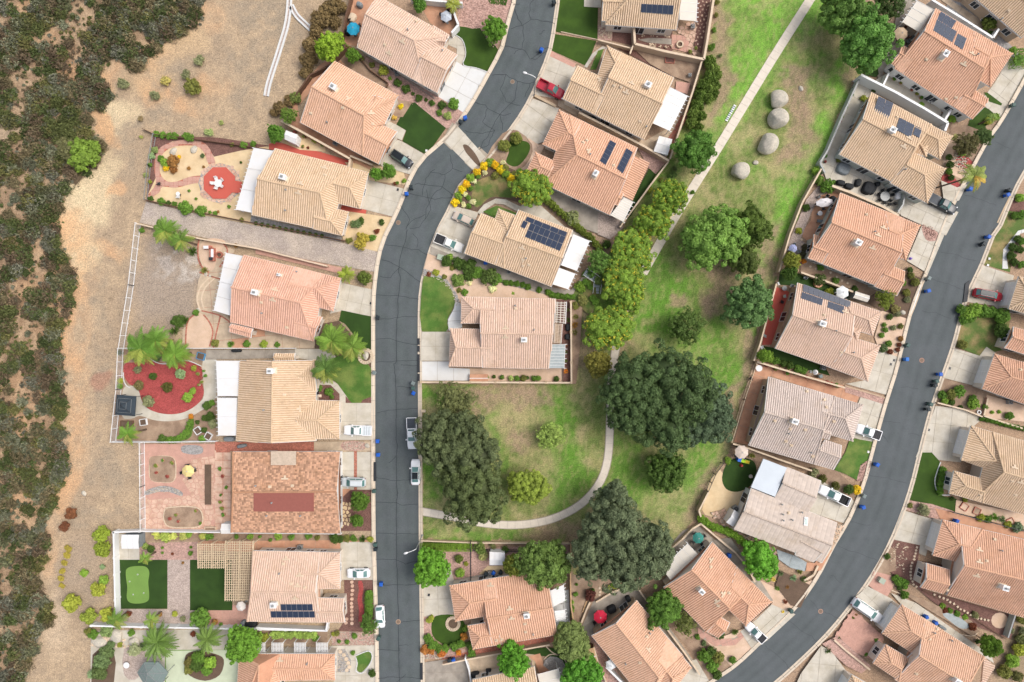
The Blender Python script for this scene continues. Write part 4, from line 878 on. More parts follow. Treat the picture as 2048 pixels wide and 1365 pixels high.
def patio_cover(hs, quad, n=4, m='patio_white', z=2.55, open_slats=0, drop=.25, posts=True):
 """quad: 0-1 runs along the house side, 3-2 is the outer edge"""
 O = hs.root.location; q = [P(*quad[0], z+drop)-O, P(*quad[1], z+drop)-O, P(*quad[2], z)-O, P(*quad[3], z)-O]
 L = lambda s, t: (q[0]*(1-s)+q[1]*s)*(1-t)+(q[3]*(1-s)+q[2]*s)*t
 b = MB(); b.bar(L(0, 1)+Vector((0, 0, -.1)), L(1, 1)+Vector((0, 0, -.1)), .14, .2); b.bar(L(0, 0)+Vector((0, 0, -.14)), L(1, 0)+Vector((0, 0, -.14)), .1, .18)
 o = b.build('patio_cover', M['white'], hs.root)
 if open_slats:
  for i in range(open_slats): s = (i+.5)/open_slats; c = MB(); c.bar(L(s, -.02), L(s, 1.04), .11, .12); c.build('slat', M[m], o)
  for i in range(3): t = (i+.5)/3; c = MB(); c.bar(L(0, t)-Vector((0, 0, .13)), L(1, t)-Vector((0, 0, .13)), .14, .12); c.build('beam', M[m], o)
 else:
  for i in range(n):
   s0, s1 = i/n+.003, (i+1)/n-.003; v = [L(s0, 0), L(s1, 0), L(s1, 1.02), L(s0, 1.02)]; mesh('roof_panel', v+[x-Vector((0, 0, .07)) for x in v], [(0, 1, 2, 3), (0, 4, 5, 1), (1, 5, 6, 2), (2, 6, 7, 3), (3, 7, 4, 0)], M[m], o)
   for e in (s0,): c = MB(); c.bar(L(e, 0)+Vector((0, 0, .02)), L(e, 1)+Vector((0, 0, .02)), .05, .05); c.build('seam', M['white'], o)
  k = max(4, int((L(1, 1)-L(0, 1)).length/.8))
  for i in range(k+1): s = i/k; c = MB(); a = L(s, 1.0); dd = (L(s, 1)-L(s, 0)).normalized(); c.bar(a-Vector((0, 0, .13)), a+dd*.45-Vector((0, 0, .13)), .09, .14); c.build('rafter_tail', M['white'], o)
 for s in (.02, .5, .98):
  p = L(s, .96); c = MB(); c.box((p.x, p.y, (p.z-.1)/2), (.12, .12, p.z-.1)); c.build('post', M['white'], o)
 return o
h = house('H1', 'pale pink tile roof house with blue umbrella on its west terrace', 'pale', [
 ((755,-8),(1160/3+512,72),(848,172),(714,95),(737,32),(829,82)), ((865,82),(915,110),(875,187),(826,159),(836,111),(893,141)), ((868,52),(899,72),(888,94),(845,85),(829,82),(888,83))],
 vents=[(805,85,1,-30),(770,90,0,-30),(778,108,1,-30),(816,61,2),(832,44,0,-30),(885,103,2)])
h = house('H2', 'salmon tile roof house above a black car and dark turf', 'peach', [
 ((669,122),(797,191),(725,312),(600,245),(622,173),(728,232)), ((738,238),(795,264),(758,329),(702,300),(712,258),(768,288)), ((790,206),(770,248),(712,238),(716,188),(750,200),(716,258))],
 vents=[(697,199,1,30),(686,216,0),(655,246,2),(742,227,1),(622,227,0),(745,248,0)], coolers=[(669,178,-30)], slope=.36)
h = house('H3', 'long tan tile roof house with white patio cover by the red octagon patio', 'tan', [
 ((550,297),(700,334),(660,464),(503,430),(523,360),(640,386)), ((655,325),(737,345),(720,418),(645,400),(645,362),(700,376)), ((640,410),(697,424),(684,472),(625,458),(632,436),(662,443)), ((633,388),(656,392),(652,418),(630,414),(634,403),(650,406))],
 vents=[(601,369,1,-15),(597,387,1,-15),(649,337,1,-15),(573,381,2),(619,319,0,-15),(572,422,2),(650,351,0)], coolers=[(569,357,-15)])
patio_cover(h, [(548,302),(504,434),(474,418),(498,308)][0:1]+[(512,428),(472,420),(508,296)], 3)
h = house('H4', 'pink tile roof house beside the fenced dirt lot', 'pink', [
 ((488,510),(650,549),(627,683),(461,645),(463,575),(600,606)), ((590,534),(682,557),(667,623),(578,601),(585,571),(634,578)), ((596,624),(645,635),(627,683),(588,673),(598,648),(640,659)), ((578,596),(604,602),(602,622),(576,616),(580,606),(602,612)), ((462,648),(506,658),(502,676),(458,664),(464,656),(500,666))],
 vents=[(550,581,1,-15),(546,601,1,-15),(562,552,2),(595,544,2),(523,605,0),(574,655,0),(525,627,2)], coolers=[(514,586,-15),(561,551,-15,.5)])
patio_cover(h, [(484,512),(460,632),(428,622),(452,506)], 4)
h = house('H5', 'broad tan tile roof house with two white patio covers by the red mulch yard', 'tan', [
 ((632,721),(632,882),(472,882),(480,722),(545,721),(543,882)), ((596,800),(679,802),(679,878),(598,879),(585,840),(634,841)), ((585,721),(634,722),(634,784),(585,783),(594,752),(632,752)), ((548,707),(590,707),(590,724),(548,724),(552,715),(588,715))],
 slope=.3, vents=[(529,820,2),(600,818,1,90),(569,789,0),(640,792,0)], coolers=[(545,742,0)])
patio_cover(h, [(482,722),(481,793),(436,793),(433,722)], 2); patio_cover(h, [(473,796),(472,872),(437,872),(435,796)], 2)
h = house('H6', 'mottled brown shake roof house with maroon roof patch', 'shake', [((466,904),(680,904),(681,1067),(463,1065),(466,985),(680,984))],
 slope=.26, vents=[(570,958,1),(540,974,0),(585,972,0),(535,1031,2),(602,1031,2),(513,971,2),(545,1005,2)], wall='stucco_white')
def roof_patch(hs, quad, m, up=.16, name='roof_patch'):
 O = Vector((0, 0, H)); Q = [hit(hs, *p) for p in quad]; n = Q[0][1]; c = sum((q[0] for q in Q), Vector((0, 0, 0)))/4; v = [q[0]+Vector((0, 0, up))-hs.root.location for q in Q]
 return mesh(name, v+[x-Vector((0, 0, .15)) for x in v], [(0, 1, 2, 3), (0, 4, 5, 1), (1, 5, 6, 2), (2, 6, 7, 3), (3, 7, 4, 0)], m, hs.root)
roof_patch(h, [(508,986),(628,986),(628,1023),(508,1023)], plain('maroon_membrane', (160,98,86), .85)); roof_patch(h, [(543,902),(593,902),(593,930),(543,930)], M['patio_slat'], .3)
h = house('H7', 'pale pink tile roof house with pergola and putting green', 'pale', [
 ((507,1102),(640,1104),(640,1245),(495,1243),(503,1184),(636,1186)), ((600,1104),(680,1105),(680,1178),(600,1178),(604,1148),(638,1148)), ((636,1196),(688,1197),(690,1245),(638,1245),(640,1225),(688,1225))],
 vents=[(572,1119,1),(567,1128,0),(560,1146,2),(599,1152,1),(595,1173,1),(610,1175,0),(591,1197,1),(582,1168,0)], coolers=[(551,1206,0)],
 solar=[([(561,1209),(625,1209),(626,1222),(562,1222)],6,1),([(541,1223),(629,1223),(630,1236),(542,1236)],8,1)])
h = house('H8', 'salmon tile roof house at the bottom edge above white lattice trellises', 'orange', [((478,1308),(560,1308),(560,1460),(470,1460),(518,1330),(514,1440)), ((520,1308),(670,1308),(670,1360),(522,1362),(526,1338),(642,1338))], vents=[(545,1325,0),(615,1326,2),(560,1322,1)])
h = house('H9', 'pale pink tile roof house beside a rounded front lawn', 'pale', [
 ((960,595),(1111,598),(1098,738),(965,736),(968,667),(1098,669)), ((923,594),(990,595),(990,648),(922,647),(947,618),(990,620)), ((901,657),(985,659),(985,735),(898,733),(912,695),(985,697)), ((960,636),(984,636),(984,670),(960,669),(970,652),(982,652))],
 vents=[(1011,658,1),(1010,675,1),(1030,612,2),(1068,660,2),(1031,618,0)], coolers=[(1048,680,0,.9)])
patio_cover(h, [(1112,604),(1110,646),(1131,648),(1133,604)], m='patio_beige', open_slats=9); patio_cover(h, [(1110,648),(1108,686),(1122,688),(1125,648)], m='patio_slat', open_slats=14); patio_cover(h, [(1096,689),(1095,737),(1128,737),(1130,689)], 8, 'patio_grey')
h = house('H10', 'tan tile roof house with large solar array and white patio roof near the park', 'tan', [
 ((1037,420),(1146,461),(1103,574),(990,530),(1012,474),(1124,516)), ((962,427),(1035,455),(1008,537),(928,507),(944,465),(1008,488)), ((997,418),(1060,442),(1042,497),(977,474),(1022,476),(1045,487))],
 vents=[(1044,497,1,-20),(1058,530,0,-20),(1048,521,1,60),(1046,532,0,-20),(1052,518,2)], solar=[([(1054,433),(1135,465),(1131.5,474.5),(1050,441.5)],5,1),([(1061.5,446),(1131.5,474.5),(1120,502.5),(1049.7,474)],7,2),([(1047,441),(1056.5,445),(1049.7,458),(1041,454)],1,1)])
patio_cover(h, [(1147,469),(1122,531),(1153,542),(1179,482)], 4); patio_cover(h, [(1118,536),(1105,569),(1136,579),(1150,548)], 10)
h = house('H11', 'salmon tile roof house with two slim strips of solar panels', 'orange', [
 ((1139,230),(1275,296),(1220,431),(1088,368),(1154,310),(1245,355)), ((1118,220),(1165,243),(1130,310),(1085,289),(1137,266),(1148,272)), ((1071,305),(1112,324),(1090,368),(1054,340),(1082,334),(1104,343)), ((1224,375),(1248,388),(1236,412),(1212,402),(1222,388),(1242,398))],
 vents=[(1166,286,0,-30),(1173,282,0,-30),(1178,303,1,60),(1180,310,2),(1227,332,0)], coolers=[(1190,350,60,.9)],
 solar=[([(1220.5,280),(1232.9,287.6),(1211.9,330.5),(1199.5,322)],1,5),([(1252.9,296.2),(1266.2,304.8),(1246.2,347.6),(1233.4,337)],1,5)])
def low_roof(hs, quad, mk, z0=3.0, z1=2.5):          # 0-1 high edge, 3-2 low edge
 O = hs.root.location; q = [P(*quad[0], z0)-O, P(*quad[1], z0)-O, P(*quad[2], z1)-O, P(*quad[3], z1)-O]
 mesh('lean_to_roof', q+[v-Vector((0, 0, .2)) for v in q], [(0, 1, 2, 3), (0, 4, 5, 1), (1, 5, 6, 2), (2, 6, 7, 3), (3, 7, 4, 0), (4, 7, 6, 5)], M['pan_'+mk], hs.root); make_tiles([q], hs.root, mk)
low_roof(h, [(1268,312),(1234,386),(1265,402),(1299,327)], 'orange')
patio_cover(h, [(1248,395),(1221,431),(1246,444),(1266,404)], 10, 'patio_beige')
h = house('H12', 'tan tile roof house with the red pickup in its drive', 'tan', [
 ((1242,105),(1348,156),(1288,280),(1183,227),(1218,156),(1322,207)), ((1156,132),(1222,164),(1190,230),(1125,198),(1143,161),(1204,190)), ((1186,180),(1214,92),(1262,115),(1238,200),(1205,192),(1233,131))],
 vents=[(1252,186,1,-25),(1242,175,0),(1228,172,0),(1262,168,1,-25),(1200,160,1,60),(1280,243,0),(1292,255,2)], coolers=[(1294,174,-25)])
patio_cover(h, [(1341,175),(1303,246),(1339,262),(1375,192)], 6)
h = house('H13', 'tan tile roof house at the top edge with blue solar strip and fire pit yard', 'tan', [
 ((1215,-78),(1362,-74),(1353,60),(1211,50),(1262,-8),(1357,-6)), ((1203,-40),(1250,-40),(1250,44),(1203,42),(1203,3),(1246,4))],
 solar=[([(1283,7.5),(1348,11),(1346,30),(1281.6,25.4)],6,1)], vents=[(1232,43,0)])
patio_cover(h, [(1362,-30),(1359,40),(1392,43),(1396,-30)], 4, 'patio_beige')
h = house('H14', 'tan tile roof house cut off by the top right corner', 'tan', [((1940,-12),(2043,76),(2120,-20),(2010,-110),(1978,-60),(2078,28))], vents=[(2017,22,0,-40),(2000,40,2)], wall='stucco_tan')
h = house('H15', 'salmon tile roof house with tan umbrella behind it', 'orange', [
 ((1871,17),(1992,88),(1928,229),(1787,137),(1854,66),(1969,138)), ((1948,62),(2025,108),(1980,174),(1925,142),(1950,97),(1981,115)), ((1938,173),(1977,199),(1944,239),(1905,213),(1926,190),(1969,213)), ((1806,91),(1830,106),(1806,148),(1781,127),(1797,106),(1818,117))],
 vents=[(1926,130,1,-30),(1852,120,0,-30),(1943,109,1,-30),(1891,199,0),(1911,196,0),(1952,111,2)], coolers=[(1884,113,60)], wall='stucco_white',
 solar=[([(1882,23),(1913,42),(1904,57),(1874,39)],3,2),([(1874,39),(1914,63),(1905,85),(1866.5,61)],4,2),([(1916,67),(1934,77),(1925,99.6),(1908,88)],2,2)])
patio_cover(h, [(1868,20),(1840,66),(1805,45),(1835,2)], 3, 'patio_beige')
h = house('H16', 'tan tile roof house with the black pickup and three solar groups', 'tan', [
 ((1743,185),(1862,249),(1792,369),(1678,309),(1728,240),(1831,295)), ((1830,233),(1905,273),(1879,319),(1810,282),(1835,258),(1876,279)), ((1826,304),(1891,338),(1854,407),(1780,366),(1805,326),(1849,350)), ((1836,283),(1862,288),(1852,314),(1828,306),(1841,290),(1846,298))],
 vents=[(1817,278,1,-30),(1806,294,1,-30),(1753,341,0),(1808,340,2),(1793,236,0)], coolers=[(1779,264,-30)], wall='stucco_green',
 solar=[([(1757,192.4),(1787.6,206.7),(1777,241),(1746.7,224.8)],2,4),([(1799,235.2),(1829.5,250.5),(1822,276),(1791.4,259)],2,4),([(1831.4,251.4),(1844.8,259),(1839,276.2),(1825.7,268.6)],1,3)])
h = house('H17', 'salmon tile roof house with the white oblong umbrella behind it', 'orange', [
 ((1681,386),(1808,437),(1764,577),(1615,516),(1669,448),(1793,501)), ((1770,422),(1840,451),(1811,521),(1766,504),(1775,460),(1800,470)), ((1773,528),(1809,542),(1794,592),(1748,573),(1768,548),(1806,564)), ((1628,469),(1660,480),(1645,527),(1616,517),(1625,493),(1650,503))],
 vents=[(1732,430,0),(1766,457,1,-20),(1755,472,1,-20),(1744,497,1,-20),(1747,464,2)], coolers=[(1711,487,-30)], wall='stucco_green')
h = house('H18', 'pale tile roof house with two rows of solar panels beside red side patio', 'pale', [
 ((1595,566),(1712,607),(1668,738),(1550,697),(1586,631),(1698,671)), ((1690,599),(1763,624),(1745,671),(1675,649),(1702,627),(1737,640)), ((1702,674),(1760,692),(1735,763),(1658,735),(1680,702),(1722,717)), ((1698,650),(1724,656),(1714,682),(1692,674),(1704,661),(1710,666))],
 vents=[(1647,631,0),(1690,625,1,-20),(1682,705,0),(1705,705,2),(1670,662,2),(1648,640,2)], coolers=[(1640,648,-20)], wall='stucco_tan',
 solar=[([(1607.3,568.4),(1701.6,603.2),(1699.5,616),(1605.5,583)],9,1),([(1604.5,584),(1646.7,598.6),(1644,611.4),(1601.8,596.8)],4,1),([(1656.8,602.3),(1688.8,613.3),(1687,628),(1655,615)],3,1)])
h = house('H19', 'grey tile roof house with wraparound terracotta patio', 'grey', [
 ((1537,754),(1670,793),(1628,929),(1497,891),(1530,825),(1647,860)), ((1640,785),(1726,810),(1705,883),(1635,863),(1655,828),(1690,837)), ((1650,880),(1683,891),(1667,940),(1612,924),(1645,903),(1681,916)), ((1642,852),(1662,858),(1658,880),(1638,874),(1645,864),(1658,868))],
 vents=[(1580,858,0,-20),(1576,867,2),(1571,883,0),(1582,891,0),(1610,860,0),(1549,842,0),(1652,775+40,0),(1613,783,0),(1648,800,0),(1667,843,0),(1625,913,0),(1620,905,2)], coolers=[(1585,842,-20)], wall='stucco_tan')
h = house('H20', 'beige shingle roof house by the green play turf', 'shingle', [
 ((1502,977),(1674,1046),(1644,1126),(1468,1059),(1489,1024),(1656,1088)), ((1575,935),(1642,962),(1614,1027),(1549,997),(1563,966),(1628,994)), ((1602,1060),(1654,1088),(1627,1125),(1590,1110),(1600,1082),(1645,1106))],
 slope=.2, vents=[(1610.8,1042.8,3,-72+60),(1564,1028,2),(1565,1040,2),(1577,1026,0),(1562,1008,2),(1602,1024,2),(1583,1039,2)], wall='stucco_white')
O_ = h.root.location; q = [P(x, y, 3.15)-O_ for x, y in ((1527,918),(1574,936),(1550,994),(1502,975))]
mesh('flat_roof', q+[v-Vector((0, 0, .25)) for v in q], [(0, 1, 2, 3), (0, 4, 5, 1), (1, 5, 6, 2), (2, 6, 7, 3), (3, 7, 4, 0), (7, 6, 5, 4)], M['patio_blue'], h.root)
h = house('H21', 'salmon tile roof house with teal umbrella behind it', 'orange', [
 ((1424,1084),(1508,1169),(1411,1263),(1327,1175),(1383,1140),(1459,1217)), ((1474,1134),(1543,1204),(1491,1252),(1440,1203),(1470,1183),(1497,1210)), ((1436,1232),(1460,1246),(1436,1276),(1414,1264),(1424,1242),(1444,1258))],
 vents=[(1422,1121,1,45),(1421,1134,0),(1446,1189,1,45),(1457,1186,0),(1434,1203,1,45),(1436,1211,0)], coolers=[(1400,1179,-45,.9,'stucco_white')], wall='stucco')
patio_cover(h, [(1396,1109),(1341,1161),(1324,1138),(1376,1088)], 5, 'patio_beige')
h = house('H22', 'salmon pink tile roof house with red umbrella behind it', 'peach', [
 ((1273,1201),(1366,1312),(1290,1402),(1183,1272),(1232,1247),(1318,1356)), ((1335,1276),(1383,1335),(1340,1390),(1292,1350),(1318,1324),(1345,1357))],
 vents=[(1296,1300,1,-50),(1293,1273,0),(1299,1265,2),(1280,1325,0),(1250,1326,2),(1304,1258,2)], wall='stucco_tan')
h = house('H23', 'salmon tile roof house beside the round bed in turf', 'orange', [
 ((965,1160),(1093,1140),(1115,1270),(985,1292),(985,1236),(1107,1216)), ((899,1171),(990,1157),(1000,1228),(911,1243),(940,1207),(988,1199)), ((935,1252),(995,1242),(1003,1289),(946,1299),(961,1275),(1000,1269)), ((966,1229),(990,1226),(994,1252),(972,1256),(978,1241),(990,1240))],
 vents=[(981,1172,1),(1020,1219,1,8),(1023,1237,1,8),(1050,1247,0),(1051,1263,0),(1003,1278,0),(993,1280,0),(1066,1267,2)], coolers=[(1053,1227,8,.9)])
patio_cover(h, [(1101,1182),(1107,1214),(1130,1202),(1127,1170)], 8, 'patio_white'); patio_cover(h, [(1109,1222),(1115,1264),(1133,1250),(1129,1220)], 8, 'patio_white')
h = house('H24', 'tan tile roof house under the bottom edge with white patio roof', 'tan', [((945,1360),(1069,1333),(1085,1420),(960,1450),(952,1405),(1077,1378))])
patio_cover(h, [(1075,1349),(1088,1400),(1130,1390),(1116,1338)], 3, 'patio_beige')
h = house('H25', 'tan tile roof house with the angled dark turf front lawn', 'tan', [
 ((1985,864),(2110,899),(2070,1036),(1948,1001),(2008,945),(2085,966)), ((1942,852),(2060,885),(2040,962),(1922,920),(1992,922),(2040,936)), ((1908,942),(1980,962),(1965,1006),(1898,987),(1932,973),(1968,984))],
 vents=[(2028,936,1,-15),(2023,962,0),(1960,990,0),(2040,965,1,-15),(2030,990,0)], garage=[(1, 3)], slope=.36)
h = house('H26', 'salmon tile roof house above the dark mulch yard', 'orange', [
 ((1920,1049),(2095,1090),(2055,1238),(1893,1190),(1922,1130),(2065,1164)), ((1885,1040),(1965,1059),(1945,1133),(1865,1111),(1919,1089),(1942,1095)), ((1853,1127),(1900,1140),(1886,1188),(1841,1175),(1852,1158),(1892,1168))],
 vents=[(1958,1101,1,-15),(1988,1079,0,-15),(2000,1100,2),(1958,1125,1,-15),(1952,1152,1,-15),(1972,1122,0),(1894,1180,0)], coolers=[(2002,1172,-15)], garage=[(1, 3)], wall='stucco')
h = house('H27', 'pale salmon tile roof house with pink paved forecourt', 'peach', [
 ((1850,1238),(1968,1313),(1905,1428),(1790,1360),(1830,1306),(1935,1372)), ((1803,1209),(1885,1260),(1838,1316),(1764,1267),(1823,1263),(1850,1280)), ((1771,1289),(1818,1317),(1798,1362),(1746,1327),(1783,1327),(1802,1338)), ((1827,1299),(1850,1312),(1838,1332),(1812,1318),(1832,1315),(1838,1319))],
 vents=[(1873,1258,0),(1866,1264,2),(1858,1278,0),(1900,1279,2),(1832,1347,0)], coolers=[(1908,1358,-30)], garage=[(1, 3)], wall='stucco')
low_roof(h, [(1990,1333),(1969,1370),(1962,1368),(1968,1314)][::-1], 'pale', 2.8, 2.9)
h = house('H28', 'tan tile roof tip of a house at the bottom right edge', 'tan', [((1703,1350),(1790,1400),(1750,1470),(1668,1420),(1720,1388),(1765,1425))], garage=[(0, 3)])
h = house('H29', 'tan tile roof corner of a house behind the red car', 'tan', [((2038,553),(2140,578),(2118,648),(2017,618),(2062,595),(2130,610))], garage=[(0, 3)])
h = house('H30', 'small salmon roof corner of a house at the right edge', 'orange', [((2027,654),(2130,684),(2112,730),(2009,696),(2020,672),(2110,704))])
h = house('H31', 'salmon tile roof house with hipped garage at the right edge', 'orange', [((1989,708),(2120,746),(2090,824),(1964,778),(2023,755),(2090,772))], garage=[(0, 3)], vents=[(2040,740,0)])
# ================================================================ FOLIAGE
def fib(n, rg, top=-.15):
 i = np.arange(n)+.5; z = 1-(1-top)*i/n; a = i*2.399963+rg.random()*6.28; s = np.sqrt(np.clip(1-z*z, 0, 1))
 return np.stack([s*np.cos(a), s*np.sin(a), z], 1)
def quads(c, nrm, size, rg, jit=.9, asp=1.6):
 """one leaf-sized quad per centre, facing roughly along nrm"""
 n = nrm + rg.normal(0, jit*.5, nrm.shape); n /= np.linalg.norm(n, axis=1)[:, None]+1e-9
 t = rg.normal(0, 1, n.shape); t -= n*(t*n).sum(1)[:, None]; t /= np.linalg.norm(t, axis=1)[:, None]+1e-9
 b = np.cross(n, t); s = (size*rg.uniform(.7, 1.3, len(c)))[:, None]
 v = np.stack([c-t*s*asp/2, c-b*s*.42, c+t*s*asp/2, c+b*s*.42], 1).reshape(-1, 3); return v
def crown_arrays(lobes, leaf, rg, sub=.24, cover=1.5, rough=.16, top=-.15):
 """lobes: (x,y,z,rx,rz). Each lobe's dome carries leafy tufts, each tuft a shell of leaf quads."""
 Vs, R = [], []
 for (x, y, z, r, rz) in lobes:
  ns = max(8, int(3.2/(sub*sub)*(1-top)/1.15*.62)); d = fib(ns, rg, top); d += rg.normal(0, .10, d.shape)
  rad = 1+rg.normal(0, rough, ns); cen = d*rad[:, None]*.80*np.array([r, r, rz])+np.array([x, y, z]); sr = r*sub*rg.uniform(.7, 1.35, ns)
  for k in range(ns):
   a = sr[k]; nl = int(6.28*a*a*cover/(leaf*leaf*.6)); nl = min(max(nl, 10), 420)
   q = rg.normal(0, 1, (nl, 3)); q[:, 2] = np.abs(q[:, 2])*1.1-.25; q += d[k]*.7; q /= np.linalg.norm(q, axis=1)[:, None]+1e-9
   c = cen[k]+q*a*rg.uniform(.72, 1.08, (nl, 1)); Vs.append(quads(c, q, leaf, rg)); tuft = rg.uniform(.3, .75)
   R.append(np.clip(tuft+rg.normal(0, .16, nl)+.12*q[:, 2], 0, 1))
 return np.concatenate(Vs), np.concatenate(R)
def leaf_mesh(name, V, R, core=None, mat='leaf'):
 n = len(V)//4; F = np.arange(n*4).reshape(-1, 4)
 cv, cf = [], []
 if core:
  for (x, y, z, r, rz) in core:
   b = len(V)+sum(len(c) for c in cv); pts = []; k, m = 8, 5
   for i in range(m):
    ph = math.pi*(i+.5)/m
    for j in range(k): th = 2*math.pi*j/k; pts.append((x+r*math.sin(ph)*math.cos(th), y+r*math.sin(ph)*math.sin(th), z+rz*math.cos(ph)))
   cv.append(np.array(pts))
   for i in range(m-1):
    for j in range(k): cf.append((b+i*k+j, b+(i+1)*k+j, b+(i+1)*k+(j+1) % k, b+i*k+(j+1) % k))
   cf.append((b, b+2, b+4, b+6));
 AV = np.concatenate([V]+cv) if cv else V; AF = np.concatenate([F, np.array(cf)]) if cf else F
 me = bpy.data.meshes.new(name); me.vertices.add(len(AV)); me.vertices.foreach_set('co', AV.astype('f').ravel())
 me.loops.add(AF.size); me.loops.foreach_set('vertex_index', AF.astype('i').ravel()); me.polygons.add(len(AF)); me.polygons.foreach_set('loop_start', np.arange(0, AF.size, 4, dtype='i')); me.update(calc_edges=True)
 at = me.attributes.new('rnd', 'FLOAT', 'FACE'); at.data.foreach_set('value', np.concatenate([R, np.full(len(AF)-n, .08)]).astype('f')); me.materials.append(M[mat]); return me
def tree_lobes(R, Hh, n, rg, spread=.55, lr=.55):
 L = [(0, 0, Hh*.62, R*.62, Hh*.38)]
 for i in range(n): a = 6.283*i/n+rg.uniform(-.3, .3); d = R*spread*rg.uniform(.8, 1.12); r = R*lr*rg.uniform(.75, 1.15); L.append((d*math.cos(a), d*math.sin(a), Hh*rg.uniform(.48, .62), r, Hh*.3*rg.uniform(.8, 1.1)))
 return L
TM = {}
def tree_template(kind, k):
 key = (kind, k)
 if key in TM: return TM[key]
 rg = np.random.default_rng(sum(map(ord, kind))*31+k)
 if kind == 'round': L = tree_lobes(4, 6.5, 6, rg); V, R = crown_arrays(L, .24, rg, .24, 1.4)
 elif kind == 'loose': L = tree_lobes(4, 6.5, 6, rg, .62, .42); V, R = crown_arrays(L, .22, rg, .22, .8, .3, .1)
 elif kind == 'tufted': L = tree_lobes(4, 6.5, 7, rg, .62, .46); V, R = crown_arrays(L, .2, rg, .30, 1.5, .22)
 elif kind == 'tight': L = tree_lobes(4, 6.5, 5, rg, .45, .6); V, R = crown_arrays(L, .2, rg, .19, 1.5, .07)
 core = [(x, y, z-.1, r*.66, rz*.66) for x, y, z, r, rz in L] if kind != 'loose' else [(x, y, z-.4, r*.35, rz*.35) for x, y, z, r, rz in L]
 me = leaf_mesh('crown_'+kind, V, R, core)
 pts = []
 for (x, y, z, r, rz) in L:
  d = fib(15, rg, .15); pts.append(d*.97*np.array([r, r, rz])+np.array([x, y, z]))
 pts = np.concatenate(pts); pts += rg.normal(0, .18, pts.shape); c = np.repeat(pts, 9, 0)+rg.normal(0, .17, (len(pts)*9, 3)); up = np.tile(np.array([[0, 0, 1.]]), (len(c), 1))
 fm = leaf_mesh('blossom', quads(c, up, .15, rg, 1.0, 1.3), rg.uniform(.4, .9, len(c)))
 tb = MB(); tb.cyl((0, 0, -.3), .26, 2.9, 9, .19)
 for (x, y, z, r, rz) in L[1:]:
  a = Vector((0, 0, 2.3)); b = Vector((x*.8, y*.8, z)); tb.bar(a, b, .13, .13)
 tme = bpy.data.meshes.new('trunk'); tme.from_pydata(tb.v, [], tb.f); tme.materials.append(M['bark'])
 TM[key] = (me, fm, tme); return TM[key]
def tree(name, label, px, py, r, color, kind='round', k=0, h=None, bloom=None, group=None, rz=None, cat='tree'):
 R = r*.1; s = R/4.; h = h or max(2.2, min(9, R*1.45)); sz = h/6.5; zc = h*.66
 s *= (H-zc)/H; p = P(px, py, zc); me, fm, tme = tree_template(kind, k); a = random.uniform(0, 6.28) if rz is None else rz
 root = empty(name, (p.x, p.y, 0)); tag(root, label, cat, group); col = gcol(color)
 c = share('crown', me, root, rz=a, sc=(s, s, sz)); c.color = col; share('trunk', tme, root, rz=a, sc=(s*.8, s*.8, sz))
 if bloom: f = share('blossom', fm, root, rz=a, sc=(s, s, sz)); f.color = (*[min(.9, lin(v)*1.1) for v in bloom], 1)
 return root
def big_tree(label, lobes_px, color, h=10, leaf=.24, seed=0, name='oak_tree', sub=.18, group=None):
 rg = np.random.default_rng(seed); zc = h*.6; cx = sum(l[0] for l in lobes_px)/len(lobes_px); cy = sum(l[1] for l in lobes_px)/len(lobes_px); c = P(cx, cy, zc)
 L = []
 for x, y, r in lobes_px: q = P(x, y, zc); L.append((q.x-c.x, q.y-c.y, zc*rg.uniform(.9, 1.1), r*.1, h*.36*rg.uniform(.85, 1.12)))
 V, R = crown_arrays(L, leaf, rg, sub, 1.2, .13, .02); me = leaf_mesh('crown', V, R, [(x, y, z-.3, r*.72, rz*.7) for x, y, z, r, rz in L])
 root = empty(name, (c.x, c.y, 0)); tag(root, label, 'tree', group); o = link(bpy.data.objects.new('crown', me), root); o.color = gcol(color, 1.5)
 tb = MB(); tb.cyl((0, 0, -.2), .55, h*.4, 12, .4)
 for l in L: tb.bar((0, 0, h*.33), (l[0]*.8, l[1]*.8, l[2]), .28, .28)
 tb.build('trunk', M['bark'], root); return root
OAK = (66, 82, 56); OAK2 = (84, 102, 82)
big_tree('huge dark green oak over the park path, broader western tree of the pair', [(1262,765,52),(1325,745,52),(1295,815,66),(1365,790,56),(1232,790,34),(1340,860,44),(1250,830,34),(1385,755,34)], (66,92,58), 11, seed=1)
big_tree('dark bluish green oak against the east side of the huge park oak', [(1410,800,42),(1420,845,44),(1375,860,36),(1440,815,24)], (72,96,78), 9, seed=2)
big_tree('large grey green oak spreading beside the round park path above the red umbrella', [(1222,1010,42),(1235,1060,56),(1180,1100,40),(1290,1105,52),(1245,1130,48),(1305,1075,36),(1200,1050,36),(1230,980,20),(1175,1135,24)], OAK2, 11, seed=3)
big_tree('dark oak by the parked white street pickup, northern of two kerbside park oaks', [(882,872,46),(936,866,40),(908,905,50),(956,908,44),(866,888,30),(925,845,24)], (76,92,66), 9, seed=4, sub=.17)
big_tree('dark rounded oak over the start of the park path, southern kerbside oak', [(950,972,54),(938,1000,50),(964,1002,44),(918,950,40)], (76,94,60), 9, seed=5, sub=.16)
GR = 'trees standing in the park lawn'
tree('park_tree', 'bright green lumpy tree in upper park, joined to darker tree on its right', 1432, 478, 62, (106,150,66), 'tufted', 0, 8.5, group=GR)
tree('park_tree', 'olive green tree just right of the bright green lumpy park tree', 1500, 452, 40, (84,112,46), 'tufted', 1, 7, group=GR)
tree('park_tree', 'small dark olive tree below the bright green lumpy park tree', 1492, 518, 30, (82,104,50), 'tufted', 2, 5, group=GR)
tree('park_tree', 'round bluish green tree beside the red side patio wall', 1500, 606, 50, (86,126,76), 'round', 0, 7.5, group=GR)
